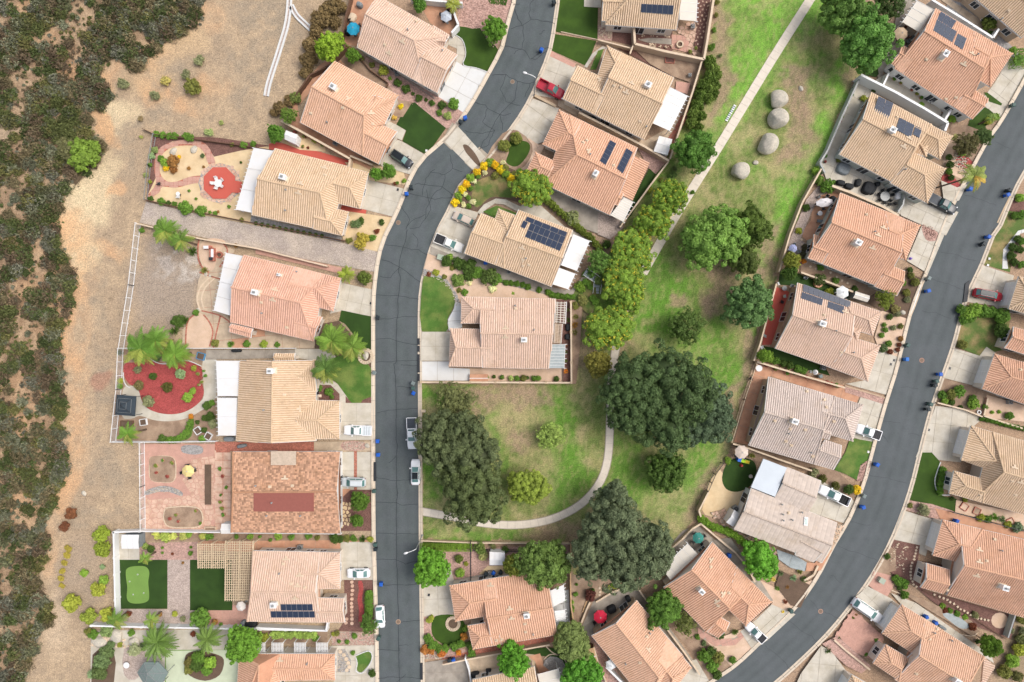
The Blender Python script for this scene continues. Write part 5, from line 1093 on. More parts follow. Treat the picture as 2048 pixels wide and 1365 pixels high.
tree('park_tree', 'dark wispy tree on the shaded lawn above the huge oak', 1372, 655, 38, (74,104,48), 'loose', 0, 5.5, group=GR)
tree('park_tree', 'solid green round tree alone on lawn between the two largest oaks', 1333, 945, 40, (74,108,46), 'round', 1, 6.5, group=GR)
tree('park_tree', 'yellow green round tree inside the curve of the path', 1058, 975, 42, (124,150,54), 'tight', 0, 6, group=GR)
tree('park_tree', 'thin sparse sapling inside the curve of the park path', 1100, 872, 30, (128,160,80), 'loose', 1, 3.2, group=GR)
tree('park_tree', 'faint grey green tree north of the kerbside oaks', 912, 808, 46, (98,110,72), 'loose', 2, 5, group=GR)
tree('pine_tree', 'large bright pine overhanging the upper right of the park lawn', 1740, 82, 58, (92,144,66), 'tufted', 3, 9, group=GR)
tree('pine_tree', 'pine at the top edge of the picture left of the large pine', 1690, 22, 46, (94,136,64), 'tufted', 4, 8, group=GR)
tree('pine_tree', 'dark shadowed pine at the top edge by the top right patio roof', 1775, 12, 34, (70,96,52), 'loose', 3, 6, group=GR)
YB = (212,196,66); yl = [(1062,378,38,'beside the salmon roof and the curved walk'), (1342,393,34,'the uppermost along the park path'), (1308,446,36,'second down along the park path'), (1266,500,42,'third down along the park path'), (1246,560,44,'fourth down, leaning over the path slabs'), (1256,592,36,'fifth down along the park path'), (1219,658,46,'sixth down beside the patio wall'), (1197,728,26,'last and thinnest, touching the huge oak')]
for i, (x, y, r, w) in enumerate(yl): tree('flowering_tree', 'yellow flowering green tree '+w, x, y, r, (108,146,46) if i < 7 else (130,132,60), 'round' if i % 2 else 'tufted', i % 3, 5.5, bloom=YB if i < 7 else None, group='yellow flowering trees by the park')
GT = 'garden trees among the houses'
for a in [('glossy bright green tree overhanging the kerb and middle street', 862, 1136, 39, (92,150,38), 'round', 2, 6), ('large olive green tree over the roof with two white patio covers', 1090, 1130, 52, (92,124,60), 'round', 3, 8), ('narrow yellow green tree beside the small white shed', 1025, 1134, 21, (106,122,46), 'tight', 1, 6), ('greyish round tree at the lower right of the round bed house', 1142, 1284, 40, (108,132,78), 'tight', 2, 6), ('bright round tree at the bottom between two salmon houses', 1026, 1322, 33, (84,150,36), 'round', 0, 6), ('bright tree cut by the bottom edge beside the turf strip', 1166, 1352, 40, (78,142,38), 'round', 1, 6), ('green tree below the red umbrella house, between two salmon roofs', 1328, 1222, 37, (84,128,48), 'tufted', 1, 5.5), ('dull brown green tree right of it on the dirt strip', 1370, 1248, 24, (104,120,66), 'loose', 1, 4), ('vivid green tree between the shingle roof and the salmon roof', 1519, 1122, 36, (96,164,44), 'tufted', 0, 6), ('lime green tree on the slope above the salmon house', 657, 92, 28, (128,168,34), 'round', 3, 6), ('green tree by the terrace wall of the top left house', 706, 110, 14, (96,142,44), 'round', 1, 3.5), ('green tree behind the top left pale house', 838, 9, 14, (92,142,58), 'round', 2, 4), ('green tree by the street kerb at the top', 989, 58, 25, (92,142,44), 'round', 0, 4.5), ('green tree left of the small white shed', 551, 267, 17, (84,132,44), 'round', 1, 4), ('small leafy tree west of the salmon house', 578, 232, 18, (96,132,52), 'loose', 1, 4), ('left of two round trees below the salmon garage', 753, 348, 12.5, (96,148,48), 'round', 3, 3.4), ('right of two round trees below the salmon garage', 777, 342, 15, (92,138,50), 'round', 2, 3.6), ('dense green tree at the bottom above the left salmon roof', 484, 1289, 37, (92,142,40), 'round', 2, 5.5), ('lone dark orange tree in the kerb garden of the shake house', 718, 1003, 19, (80,118,38), 'round', 1, 4), ('smaller dark tree below it in the kerb garden', 714, 1042, 13, (84,124,42), 'round', 0, 3), ('tree leaning over the kerb by the white hatchback', 737, 1250, 20, (82,122,50), 'loose', 2, 4), ('pine like tree where the park hedge meets the path', 1388, 298, 40, (80,128,50), 'tufted', 2, 6.5), ('feathery tree beside the white patio roof above the steps', 1198, 522, 26, (90,132,60), 'loose', 3, 5), ('dark shrubby tree in front of the black pickup house', 1934, 290, 25, (92,94,62), 'loose', 0, 4), ('grey green pine shrub beside the dark front tree', 1968, 273, 17, (94,124,76), 'tufted', 1, 3.5), ('yellowing citrus tree in the back corner of the oblong umbrella house', 1584, 522, 18, (128,142,54), 'round', 0, 4), ('green citrus tree below the yellowing one', 1580, 546, 15, (84,120,52), 'round', 1, 3.6), ('dense yellow green tree below the right salmon front gable', 1771, 598, 20, (116,138,50), 'loose', 2, 4), ('large round tree in the lower right slope garden', 1984, 1291, 22, (90,130,34), 'tight', 1, 5), ('round tree at the foot of turf by the grey wall', 1530, 712, 14, (116,156,54), 'round', 3, 3.4)]:
 tree('garden_tree', *a[:1], a[1], a[2], a[3], a[4], a[5], a[6], a[7], group=GT)
SM = {}
def shrub_mesh(kind, k):
 if (kind, k) in SM: return SM[(kind, k)]
 rg = np.random.default_rng(500+sum(map(ord, kind))*7+k)
 if kind == 'ball': L = [(0, 0, .5, .95, .62)]; V, R = crown_arrays(L, .085, rg, .19, 1.4, .04, -.05)
 elif kind == 'loose': L = [(rg.uniform(-.4, .4), rg.uniform(-.4, .4), .4, rg.uniform(.4, .62), .42) for i in range(4)]; V, R = crown_arrays(L, .10, rg, .32, 1.0, .2)
 elif kind == 'lump': L = [(0, 0, .45, .6, .55)]+[(.5*math.cos(i*1.57+rg.uniform(-.4, .4)), .5*math.sin(i*1.57), .4, rg.uniform(.38, .55), .45) for i in range(4)]; V, R = crown_arrays(L, .10, rg, .28, 1.3, .12)
 elif kind == 'box':
  n = 1500; c = rg.uniform(-1, 1, (n, 3)); ax = rg.integers(0, 5, n); nr = np.zeros((n, 3))
  for i, (a, s) in enumerate(((0, 1), (0, -1), (1, 1), (1, -1), (2, 1))): m = ax == i; c[m, a] = s*rg.uniform(.9, 1.04, m.sum()); nr[m, a] = s
  m = rg.random(n) < .5; c[m, 2] = rg.uniform(.9, 1.05, m.sum()); nr[m] = (0, 0, 1)
  c[:, 2] = (c[:, 2]+1)/2; V = quads(c, nr, .10, rg); R = rg.uniform(.25, .8, n); L = [(0, 0, .5, .9, .5)]
 elif kind == 'spiky':
  n = 90; a = rg.uniform(0, 6.28, n); el = rg.uniform(.15, 1.3, n); V = [];
  for i in range(n):
   d = np.array([math.cos(a[i])*math.cos(el[i]), math.sin(a[i])*math.cos(el[i]), math.sin(el[i])]); s = np.array([-math.sin(a[i]), math.cos(a[i]), 0])*.045; t = d*rg.uniform(.75, 1.05)
   V += [-s+d*.08, t*.6-s*1.2+[0, 0, .1], t+[0, 0, -.05], t*.6+s*1.2+[0, 0, .1]]
  V = np.array(V); R = rg.uniform(.3, .9, n); L = [(0, 0, .15, .25, .2)]
 me = leaf_mesh('foliage_'+kind, V, R, [(x, y, z-.05, r*.74, rz*.7) for x, y, z, r, rz in L]); SM[(kind, k)] = me; return me
SHR = {'g': (96,142,50), 'd': (72,104,42), 'o': (118,128,62), 'y': (150,166,54), 'gr': (128,140,112), 'b': (96,124,86), 'r': (120,72,58), 'l': (128,172,60), 'Y': (226,196,52), 'br': (150,118,76), 'w': (206,214,190), 'or': (196,140,60), 'bg': (140,176,140)}
NLAB = {}
def shrub(label, x, y, r, c='g', kind='lump', h=None, name='shrub', group=None, sy=1., rz=None, cat='shrub'):
 R = r*.1; h = h or max(.35, R*1.05); p = P(x, y, h*.6); o = share(name, shrub_mesh(kind, random.randrange(3)), None, (p.x, p.y, .03), random.uniform(0, 6.28) if rz is None else rz, (R*(H-h*.6)/H, R*sy*(H-h*.6)/H, h))
 if name in ('hedge', 'groundcover', 'flowering_hedge', 'flower_hedge', 'flower_clump'):     # a hedge is one thing made of clumps
  if label not in NLAB: NLAB[label] = empty(name, (p.x, p.y, 0)); tag(NLAB[label], label, name.replace('_', ' '))
  root = NLAB[label]; o.name = 'clump'; o.parent = root; o.location = (p.x-root.location.x, p.y-root.location.y, .03)
 else: tag(o, label, cat, group)
 cc = SHR[c] if isinstance(c, str) else c; j = random.uniform(.88, 1.12); o.color = gcol(cc, 1.2, j); return o
def cluster(noun, where, pts, c='g', kind='lump', axis='x', name='shrub', group=None, h=None, cat='shrub'):
 """pts (x, y, r[, colour[, kind]]): counted along the picture from the left (x) or from the top (y)"""
 pts = sorted(pts, key=lambda q: q[0 if axis == 'x' else 1]); d = 'left' if axis == 'x' else 'top'
 for i, q in enumerate(pts):
  lab = (f'{noun} {where}' if len(pts) == 1 else f'{ORD[i]} {noun} from the {d} {where}')
  shrub(lab, q[0], q[1], q[2], q[3] if len(q) > 3 else c, q[4] if len(q) > 4 else kind, h, (noun.replace(' ', '_') if name == 'shrub' else name), group or f'{noun}s {where}', cat=cat)
cluster('scattered bush', 'on the open tan slope', [(386,175,17,'o','ball'),(398,122,12,'gr','loose'),(372,150,11,'gr','loose'),(246,168,12,'gr','loose'),(310,190,12,'gr','loose'),(331,163,12,(176,174,118),'loose'),(418,264,10,(146,170,120),'loose'),(443,246,6,(150,170,110),'loose'),(280,237,7,(150,140,120),'loose'),(282,274,4,(160,176,100),'loose')], axis='x')
shrub('large bright green bush at the edge of the scrub above the sandy slope', 168, 305, 36, (104,138,48), 'lump', 2.6, 'bush'); shrub('grey green bush left of the large bright green scrub edge bush', 138, 300, 26, (110,116,84), 'lump', 2.2, 'bush')
cluster('reddish brown bush', 'on the lower sandy slope', [(141,1028,12,(120,84,66)),(129,1054,11,(112,76,62))], kind='lump', axis='y')
cluster('bush', 'outside the white wall of the putting green', [(203,1070,18,(138,166,48)),(205,1100,17,(132,156,46)),(168,1146,9,'l'),(207,1160,10,'l'),(195,1180,15,'y'),(142,1207,18,'y'),(177,1234,16,(140,164,60)),(213,1230,14,'y'),(205,1134,6,'bg')], axis='y')
for i, (x, y, r) in enumerate([(137,1098,9),(133,1112,9),(128,1127,8),(124,1142,8),(121,1158,8),(123,1172,7)]): shrub('curving band of low yellow green groundcover on the dry slope', x, y, r, (156,150,76), 'loose', .4, 'groundcover', 'curving groundcover clumps on the dry slope')
cluster('dark brush clump', 'left of the salmon house and blue umbrella', [(640,36,22),(655,20,18),(672,10,20),(632,62,16),(622,90,18),(618,120,20),(612,146,14),(560,215,15),(578,202,12),(548,226,9),(668,45,14),(590,195,14,(110,130,70))], c=(116,104,80), kind='lump', axis='y')
cluster('hedge bush', 'along the top of octagon patio yard', [(313,268,7),(325,270,8),(338,272,8),(350,272,8),(372,273,9),(380,276,9),(464,290,5,'o'),(487,291,8),(506,288,7)], axis='x')
cluster('bush', 'along the left wall of octagon yard', [(309,300,8,(140,168,110)),(303,312,7,'bg'),(300,330,5,'g'),(291,350,6,(150,170,110)),(322,318,8,'g'),(330,326,10,'l'),(345,322,14,'br'),(332,336,7,'Y'),(358,314,4,'Y'),(300,364,4,'y'),(346,340,8,(150,110,70)),(405,312,5,'b')], axis='y')
cluster('bush', 'along the bottom wall of octagon yard', [(301,398,6,'d'),(323,403,9),(337,407,6,'d'),(349,408,6),(371,415,16),(401,422,12),(420,425,4),(430,427,5),(483,440,5,'o')], axis='x')
cluster('tiny potted plant', 'on the octagon yard sand', [(378,337,4,'br'),(407,334,3,'br'),(482,325,3,'d'),(378,382,3),(392,398,3),(458,414,4),(436,424,3,'br')], axis='x', name='potted_plant', cat='plant')
cluster('small round bush', 'along the south wall of the long tan house', [(x, 447+(x-512)*.19, 4.2) for x in range(512, 650, 12)], kind='ball', axis='x', c='d')
cluster('bush', 'in the sand by the long tan house drive', [(712,447,12,'b'),(722,442,8,'d'),(698,482,8,'o'),(722,480,19,(166,160,80)),(745,476,8,'g'),(764,445,8,'d'),(754,463,6,'r'),(794,366,5,'g'),(808,362,5,'l'),(790,368,5,'r')], kind='loose')
cluster('bush', 'on the small sand bed by the white shed', [(628,282,6,'y'),(645,290,6,'g'),(616,296,3,'r'),(605,294,3,'r'),(590,266,4,'r'),(610,273,4,'r')], kind='loose')
cluster('dark shrub', 'on gravel beside the top left pale house', [(795,166,9),(812,178,9),(826,188,4),(838,196,8),(852,200,4),(864,206,7),(884,210,9),(908,208,13,'g'),(766,140,11,'y'),(780,157,4,'l'),(878,226,7,'g'),(896,232,9,(150,176,104)),(744,130,6,'o'),(724,118,6,'o')], axis='x', kind='lump', c='d')
cluster('pale dry bush', 'by the salmon house entry', [(802,213,6,'Y'),(788,236,6,(206,188,110))], kind='loose', axis='y')
cluster('small round bush', 'beside the dirt lot and brick circles', [(382,503,13,'d','spiky'),(352,492,8,'b','loose'),(408,541,10,'o','spiky'),(346,663,13,'d','spiky'),(354,643,14,'d','lump'),(368,641,12,'d','spiky'),(391,626,7,'g'),(430,686,9,'o'),(460,688,10,'g','spiky'),(494,688,8,'g'),(471,492,5,'br'),(284,461,6,'g'),(238,706,9,'d','spiky')], axis='y', name='plant')
cluster('bush', 'in the bottom terrace of the pink dirt lot house', [(528,689,9,(150,180,60)),(554,690,6)], name='bush')
shrub('perfectly round dark bush in the white gravel beside the upper pink drive', 729, 556, 14.5, (86,108,42), 'ball', 1.6)
cluster('round shrub', 'in the red mulch bed', [(276,740,8,'gr'),(278,771,10,(112,110,80)),(306,753,8,'d'),(361,748,11,'bg'),(335,775,11,(86,92,42)),(297,803,12,'gr'),(376,795,11,'l'),(386,782,7,'l'),(388,737,6,'y'),(241,762,6,'y'),(240,773,6,'g')], kind='ball', axis='x')
cluster('shrub', 'in the rock border under the white patio covers', [(413,812,9,'d'),(424,806,7),(420,834,10,'d'),(410,836,8,'d'),(395,845,5,'d'),(408,860,7,'d'),(426,848,10,'gr'),(404,878,8,'g'),(382,833,6,'or'),(325,878,10,'d'),(314,716,8,'b'),(300,708,7,'g')], axis='y')
for i, (x, y) in enumerate([(340,880),(350,880),(358,877),(366,872),(373,865),(378,856),(381,847)]): shrub('curved low hedge along the red mulch yard path', x, y, 7.5, 'g', 'ball', .8, 'hedge', 'curved hedge clumps by red mulch yard')
cluster('rose bush', 'in the walkway bed of the broad tan house', [(641,775,5),(658,784,9),(664,794,5),(640,780,4)], kind='ball', axis='x', c='g')
cluster('bush', 'in the strip between shake and pergola houses', [(520,1074,4),(541,1081,5),(556,1072,9,'l'),(583,1075,7,'g'),(617,1074,8,'g'),(635,1076,6,'o'),(668,1078,11,'d'),(680,1079,9,'d'),(693,1078,8,'o'),(707,1078,8,'g'),(724,1080,10,'d','spiky'),(740,1079,7,'y'),(312,1070,10,(176,190,100)),(330,1074,12,(160,186,90)),(345,1072,10,(180,196,110)),(366,1072,9,(176,190,110)),(378,1070,7,'l'),(405,1074,9,(176,190,100)),(418,1075,9,'g'),(472,1074,6),(500,1073,8,'l')], axis='x', kind='loose')
cluster('small round plant', 'in the pergola house gravel strip', [(302,1098,8,'d'),(325,1096,3),(325,1106,3),(345,1108,3,'r'),(382,1095,3),(381,1107,5),(291,1093,7,(140,170,90)),(281,1077,6,'y'),(366,1126,3,'br')], axis='x', kind='ball')
cluster('plant', 'on gravel below the turf squares', [(258,1228,6,'r'),(320,1229,5,'br'),(350,1228,6,'y'),(366,1238,6,'gr'),(385,1229,5,'l'),(402,1236,20,(98,146,54)),(430,1244,6,'br'),(442,1249,4,'g')], axis='x', kind='ball')
for i, y in enumerate([1188,1196,1204,1212,1220,1228]): shrub('clipped oblong green hedge between red mulch strip and kerb', 738, y, 9, 'g', 'ball', 1.0, 'hedge', 'clipped hedge beside the red mulch strip')
cluster('ball shrub', 'in the pebble garden above the blob lawn', [(667,1268,5,'y'),(674,1267,6,'o'),(709,1272,6),(678,1283,4),(694,1284,5),(706,1306,5,'g'),(744,1347,8,'d')], kind='ball')
for i, x in enumerate(range(546, 636, 9)): shrub('long white flowering hedge above the lattice trellises', x, 1270, 9, (150,184,96), 'loose', 1.3, 'flowering_hedge', 'white flowering hedge above lattice')
cluster('bush', 'around the long white flowering hedge', [(514,1278,14,'l'),(530,1276,9,'y'),(630,1275,8,'g'),(498,1300,9,'g')])
cluster('lush plant', 'in the bottom left garden', [(213,1262,14,(120,150,100)),(186,1270,10,'g'),(176,1264,8,'o'),(270,1300,14,(150,166,140)),(202,1322,18,'b'),(212,1305,15,(96,124,80)),(198,1345,16,(86,110,66)),(222,1290,8,'b'),(240,1290,6,'y'),(262,1266,8,'g'),(285,1292,7,'b'),(420,1325,14,'l'),(398,1315,14,'g'),(392,1330,14,'d'),(412,1342,12,'g'),(380,1325,12,(110,110,70)),(376,1340,10,'o'),(386,1268,6,'r'),(184,1350,10,'bg')], axis='x')
fl = [(910,405),(916,392),(924,380),(932,368),(941,356),(954,345),(968,332),(980,324),(990,330),(1002,340),(1012,348),(1022,356),(1032,366),(925,400),(948,420)]
for i, (x, y) in enumerate(fl[:12]): shrub('bright yellow flowering hedge clump curving round the corner lawn', x, y, 9, 'Y' if i % 3 != 1 else 'l', 'lump', 1.2, 'flower_hedge', 'yellow flowers round the corner lawn')
for i, (x, y) in enumerate([(918,402),(928,410),(936,396),(930,388),(940,376),(948,362),(938,412),(945,404),(956,352),(970,345),(1000,336),(1006,326)]): shrub('white and green flower clump inside the yellow hedge ring', x, y, 7, 'w' if i % 2 else 'g', 'loose', .7, 'flower_clump', 'white flowers inside the yellow hedge ring')
cluster('domed bush', 'by the small oval lawn', [(1032,277,13,(120,136,60)),(1008,292,13,(116,130,60)),(990,352,8,'o'),(1010,338,9,'o'),(1040,345,8,'g'),(1028,350,8,'o')], kind='ball')
hedge_pts = [(1088,398),(1096,402),(1104,408),(1112,416),(1120,424),(1128,431),(1135,437),(1144,444),(1154,452),(1160,460),(1168,465),(1176,472),(1184,480),(1192,488),(1198,496)]
for x, y in hedge_pts: shrub('long clipped hedge running down beside the big solar roof', x, y, 8.5, (116,140,56), 'lump', 1.4, 'hedge', 'clipped hedge beside the big solar roof')
shrub('grey green mounded bush in the bend of the long hedge', 1144, 437, 17, (120,136,96), 'lump', 1.6); shrub('dark ball shrub by the path behind the long hedge', 1213, 489, 9.5, 'd', 'ball', 1.4)
cluster('garden bush', 'between the solar roof and lower lawn', [(893,522,13,'d'),(905,535,7,'o'),(918,528,14,'d'),(938,535,17,'d'),(936,553,12,'d'),(953,545,13,'g'),(978,552,20,(84,112,54)),(962,548,12,'g'),(992,560,14,'g'),(916,561,14,(110,144,70)),(872,545,8,'y'),(858,549,6,'r'),(889,554,6,'o'),(918,581,6,'o'),(929,585,8,'g'),(900,515,8,'l'),(984,578,9,'w'),(938,565,7,'w'),(1026,587,4,'l')], axis='x')
for x, y in [(1012,566),(1022,567),(1034,568),(1046,570),(1056,574),(1078,580),(1096,584),(1104,590),(1114,592),(1124,593),(1134,594),(1144,594)]: shrub('low green hedge between the solar house and pink house', x, y, 7, 'g', 'lump', .9, 'hedge', 'low hedge above the pink house')
cluster('round bush', 'along the south bed of the rounded lawn house', [(973,754,5,'g'),(988,754,4),(1004,755,5,'g'),(1022,757,6,(150,176,110)),(1034,757,6,'g'),(1047,757,7,'o'),(1055,756,4),(1068,757,6,'g'),(1077,757,6,'g'),(1113,758,6)], kind='ball', axis='x', c='d')
cluster('small plant', 'in the narrow east bed of the rounded lawn house', [(1136,620,6,'l'),(1136,640,7,'g'),(1137,660,6,'or'),(1133,690,5,'or'),(1132,705,6,'g'),(1132,722,6,'l'),(1132,743,8,'or'),(1152,634,9,'o'),(1150,650,10,(150,120,60)),(1150,665,9,'o')], kind='spiky', axis='y', name='plant', cat='plant')
cluster('leafy bush', 'around the steps garden by the park', [(1160,575,12,'l'),(1172,566,10,'g'),(1180,575,8,'g'),(1185,545,14,(96,140,70)),(1172,548,9,'g'),(1200,558,16,(110,140,80)),(1190,600,12,'g'),(1165,600,12,(140,150,90)),(1152,612,9,'o')], axis='y', kind='loose')
for i, (x, y, r) in enumerate([(1418,122,13),(1425,138,14),(1420,155,15),(1434,150,11),(1408,170,14),(1422,178,14),(1402,192,14),(1418,196,12),(1395,212,14),(1388,228,14),(1402,232,11),(1384,246,13),(1398,256,10),(1432,172,11),(1428,190,10)]): shrub('dense green hedge bank behind the white patio roof by the park', x, y, r, (112,142,66) if i % 2 else (98,130,54), 'lump', 2.2, 'hedge', 'hedge bank along the upper park edge')
cluster('small weed bush', 'along the park edge', [(1432,30,6),(1428,60,6,'g'),(1424,94,8,'g'),(1441,112,5,(110,140,90)),(1434,5,6),(1345,350,10,(96,130,70)),(1340,362,9,(104,136,84)),(1350,338,8,(104,130,80)),(1322,360,6),(1385,385,5,'g'),(1300,380,7,'y')], c='o', kind='loose', axis='y')
hd = [(x, 1094) for x in range(848, 940, 11)]
for x, y in hd: shrub('flat topped bright hedge between the park strip and garden', x, y, 7.5, (118,160,46), 'box', 1.1, 'hedge', 'flat hedge under the park strip', rz=0)
cluster('round shrub', 'beside the glossy kerb tree drive', [(918,1118,9,(96,120,50)),(920,1146,10,'l'),(932,1128,5,'y'),(960,1098,14,(110,140,70),'loose'),(966,1112,12,(150,160,110),'loose'),(1010,1100,8,'d'),(985,1092,8,(110,120,80),'loose')], kind='ball')
cluster('rounded shrub', 'ringing the kidney shaped turf', [(859,1241,7,'y'),(863,1236,6,'y'),(857,1278,11,'g'),(866,1290,11,'g'),(850,1300,10,(176,128,80)),(862,1302,9,(170,120,70)),(878,1298,10,'g'),(890,1298,9,'g'),(884,1306,10,(180,120,70)),(908,1294,10,'g'),(922,1288,9,'g'),(928,1274,8,(176,130,70)),(932,1258,7,'l'),(917,1306,6,'or'),(944,1306,11,'g','loose'),(938,1290,8,'d')], kind='lump', axis='x')
cluster('small shrub', 'in the sandy yard left of the red umbrella', [(1151,1190,6,'g'),(1185,1183,7,'d'),(1179,1156,5,'y'),(1153,1170,4,'g'),(1180,1192,13,(104,66,66),'lump'),(1145,1205,4,'l'),(1145,1222,4,'l'),(1130,1200,4,'l'),(1145,1215,5,'g'),(1144,1232,4,'g')], axis='y', kind='loose')
cluster('yellow green plant', 'under the large oak by the curved bed', [(1218,1176,5),(1230,1174,6),(1242,1172,6),(1255,1169,6),(1225,1170,5,'g')], c='y', kind='loose')
cluster('rounded bush', 'in the sand garden by the right street corner', [(1408,1312,14,'g'),(1422,1303,11,'d'),(1424,1332,13,'g'),(1436,1315,13,'o'),(1434,1350,10,'d'),(1465,1320,8,'g'),(1440,1270,9,'d'),(1471,1265,9,(88,116,54),'spiky'),(1395,1275,6,'g','loose'),(1408,1287,6,'b','loose')], axis='x', kind='ball')
cluster('spiky desert plant', 'in the garden between the street and salmon house', [(1562,1148,8,'b'),(1588,1158,9,(120,160,130)),(1556,1178,7,'g'),(1575,1175,6,'br'),(1571,1205,7,'r'),(1566,1224,5,'Y'),(1600,1145,8,'o'),(1548,1160,7,(190,186,120)),(1540,1150,9,(196,190,130)),(1534,1140,9,(170,180,110)),(1610,1160,9,'d')], kind='spiky', axis='x', name='desert_plant', cat='plant')
for i in range(13): t = i/12; shrub('long bright hedge along the stone bed of the shingle house', 1402+t*118, 1038+t*64+(math.sin(t*9)*3), 9, (122,168,52), 'lump', 1.2, 'hedge', 'bright hedge below the shingle house')
cluster('dark clipped oval', 'by the white pickup at the shingle house', [(1645,958,9),(1671,972,9)], kind='ball', c=(92,100,44)); shrub('grey olive bush by the wall above the shingle garage', 1628, 945, 11, 'gr', 'loose'); shrub('round bush half yellow beside the kerb and white pickup', 1697, 979, 11, 'd', 'ball'); shrub('yellow flowering ball against the kerb of the shingle house', 1713, 980, 10, 'Y', 'ball'); shrub('green vine clump at the corner of play turf', 1456, 922, 8, 'l', 'loose'); shrub('small palm like plant beside the cream umbrella', 1506, 912, 8, 'o', 'spiky')
cluster('hedge clump', 'along the wall under the solar roof', [(1540,718,9,'l'),(1552,722,9,'g'),(1566,728,8,'d'),(1580,732,9,'d'),(1596,738,9,'g'),(1608,742,8,'g')], kind='lump')
cluster('desert shrub', 'in the front sand of the solar roof house', [(1779,634,7,'d'),(1794,628,7,'gr'),(1768,650,5),(1770,660,6,'g'),(1786,656,6,'gr'),(1801,653,6,'o'),(1763,671,6),(1777,688,7,'g'),(1766,697,9,'b'),(1801,678,6,'br'),(1798,690,5,'r'),(1780,704,6,'r'),(1795,700,5,'r'),(1790,618,9,(150,150,110)),(1804,566,8,'g'),(1813,586,8,'o'),(1814,600,7,'gr'),(1822,552,7,(110,120,60)),(1830,565,9,(110,120,60)),(1820,540,6,'d')], kind='ball', axis='y')
cluster('bush', 'along the strip between the two right middle houses', [(1597,590-70,7,'or'),(1608,523,6,'or'),(1640,560,14,(84,104,60)),(1672,562,8,'g'),(1660,584,9,'y'),(1710,578,7,'d'),(1642,534,8,'g')], kind='lump')
cluster('bush', 'by the oblong umbrella garden wall', [(1634,342,10,'l'),(1638,360,11,(110,150,60)),(1655,374,16,'g'),(1613,416,8,'d'),(1598,462,7,'y'),(1612,497,9,(84,84,70)),(1608,510,9,(78,84,66)),(1642,340,7,'g'),(1668,365,5,'d')], axis='y')
cluster('front garden plant', 'before the tan solar house', [(1898,315,7,'d'),(1900,330,8,'d'),(1898,344,7,'g'),(1924,306,8,'l'),(1902,356,7,'d'),(1912,273,9,(170,180,130),'spiky'),(1895,340,4,'y'),(1730,198,9,'y','loose'),(1677,320,6,'o'),(1722,163,5,'o')], kind='ball', axis='y')
cluster('bush', 'by the tan umbrella house', [(1843,210,6,'l'),(1905,238,8,'l'),(1748,180,6,'d'),(1978,48,15,(92,112,44),'ball'),(1980,69,7,'d','ball'),(1872,20,5,'d'),(2026,100,8,'l'),(2040,118,16,'g','box'),(1976,242,8,'y'),(1992,235,8,'l')], axis='x')
cluster('front lawn shrub', 'below the red car', [(1922,620,11),(1935,628,13,'l'),(1950,620,14,'l'),(1965,622,14),(1980,625,12),(1938,636,11),(2003,632,17,'g'),(2002,662,15,'d'),(1926,640,10),(1925,690,10,'o'),(2000,645,9,'d')], kind='ball', axis='x')
cluster('shrub', 'in the bed under the hipped garage drive', [(1917,783,13,'g'),(1901,790,12,'o'),(1889,802,8,'l'),(1884,790,9,'g'),(1903,805,7,'d'),(1921,815,5,'d'),(1946,808,12,'l'),(1945,797,8,'g'),(1970,814,6,'g'),(1984,825,4,'l'),(2018,832,9,'g'),(1998,824,4,'l')], kind='ball', axis='x')
for i in range(11): t = i/10; shrub('thin hedge line beside the patio under the hipped garage', 1964+t*90, 838+t*22, 5.5, 'g', 'lump', .7, 'hedge', 'thin hedge under the hipped garage patio')
cluster('shrub', 'at the right edge around the curved white walk', [(2040,396,9,'l'),(2030,432,8,'g'),(2044,430,10,'g'),(2035,478,8,'d'),(2026,495,9,'d'),(2024,512,9,'d'),(2040,500,9,'d'),(2030,525,8,'d'),(2044,484,8,'g'),(2044,530,8,'g')], axis='y')
for i in range(6): shrub('clipped strip of hedge inside the white edged bed by the turf', 1886-i*1.2, 940+i*9, 7, 'g', 'lump', .9, 'hedge', 'hedge in the white edged bed')
cluster('garden shrub', 'around the dark mulch yard', [(1820,1012,6,'o'),(1850,1020,15,(136,146,120),'loose'),(1775,1114,7,'d'),(1795,1160,11,'g'),(1808,1168,11,'g'),(1800,1175,7,'d'),(1810,1190,9,'g'),(1952,1230,9,(140,150,110),'loose'),(1885,1212,6,'l'),(1900,1222,6,'g'),(1915,1228,7,'g'),(1930,1235,6,'l'),(1890,1222,6,'r'),(1945,1254,9,'r')], kind='lump', axis='x')
cluster('shrub', 'in the sand yard with garden bed frames', [(1962,1036,9,'y'),(1975,1038,10,'g','loose'),(1990,1036,11,'g','spiky'),(2005,1040,11,'b','spiky'),(2016,1050,8,'y'),(2035,1055,12,(110,140,120)),(1930,1000,6,'y'),(1905,998,5,'d')], kind='lump', axis='x')
cluster('plant', 'on the pink forecourt and gravel strip', [(1657,1302,10,'d','spiky'),(1677,1275,4,'d'),(1752,1281,5,'g'),(1732,1309,5,'g'),(1712,1229,4,'br'),(1706,1236,4,'o'),(1956,1283,6,'d')], kind='loose', axis='x')
cluster('slope bush', 'on the lower right hillside', [(2042,1280,12,(112,124,80)),(2040,1300,14,'y'),(2026,1323,14,'l'),(2044,1240,10,'o'),(2010,1345,14,'o'),(2036,1354,11,(110,116,70)),(2046,1262,9,'gr'),(2022,1262,7,'gr')], kind='lump', axis='y')
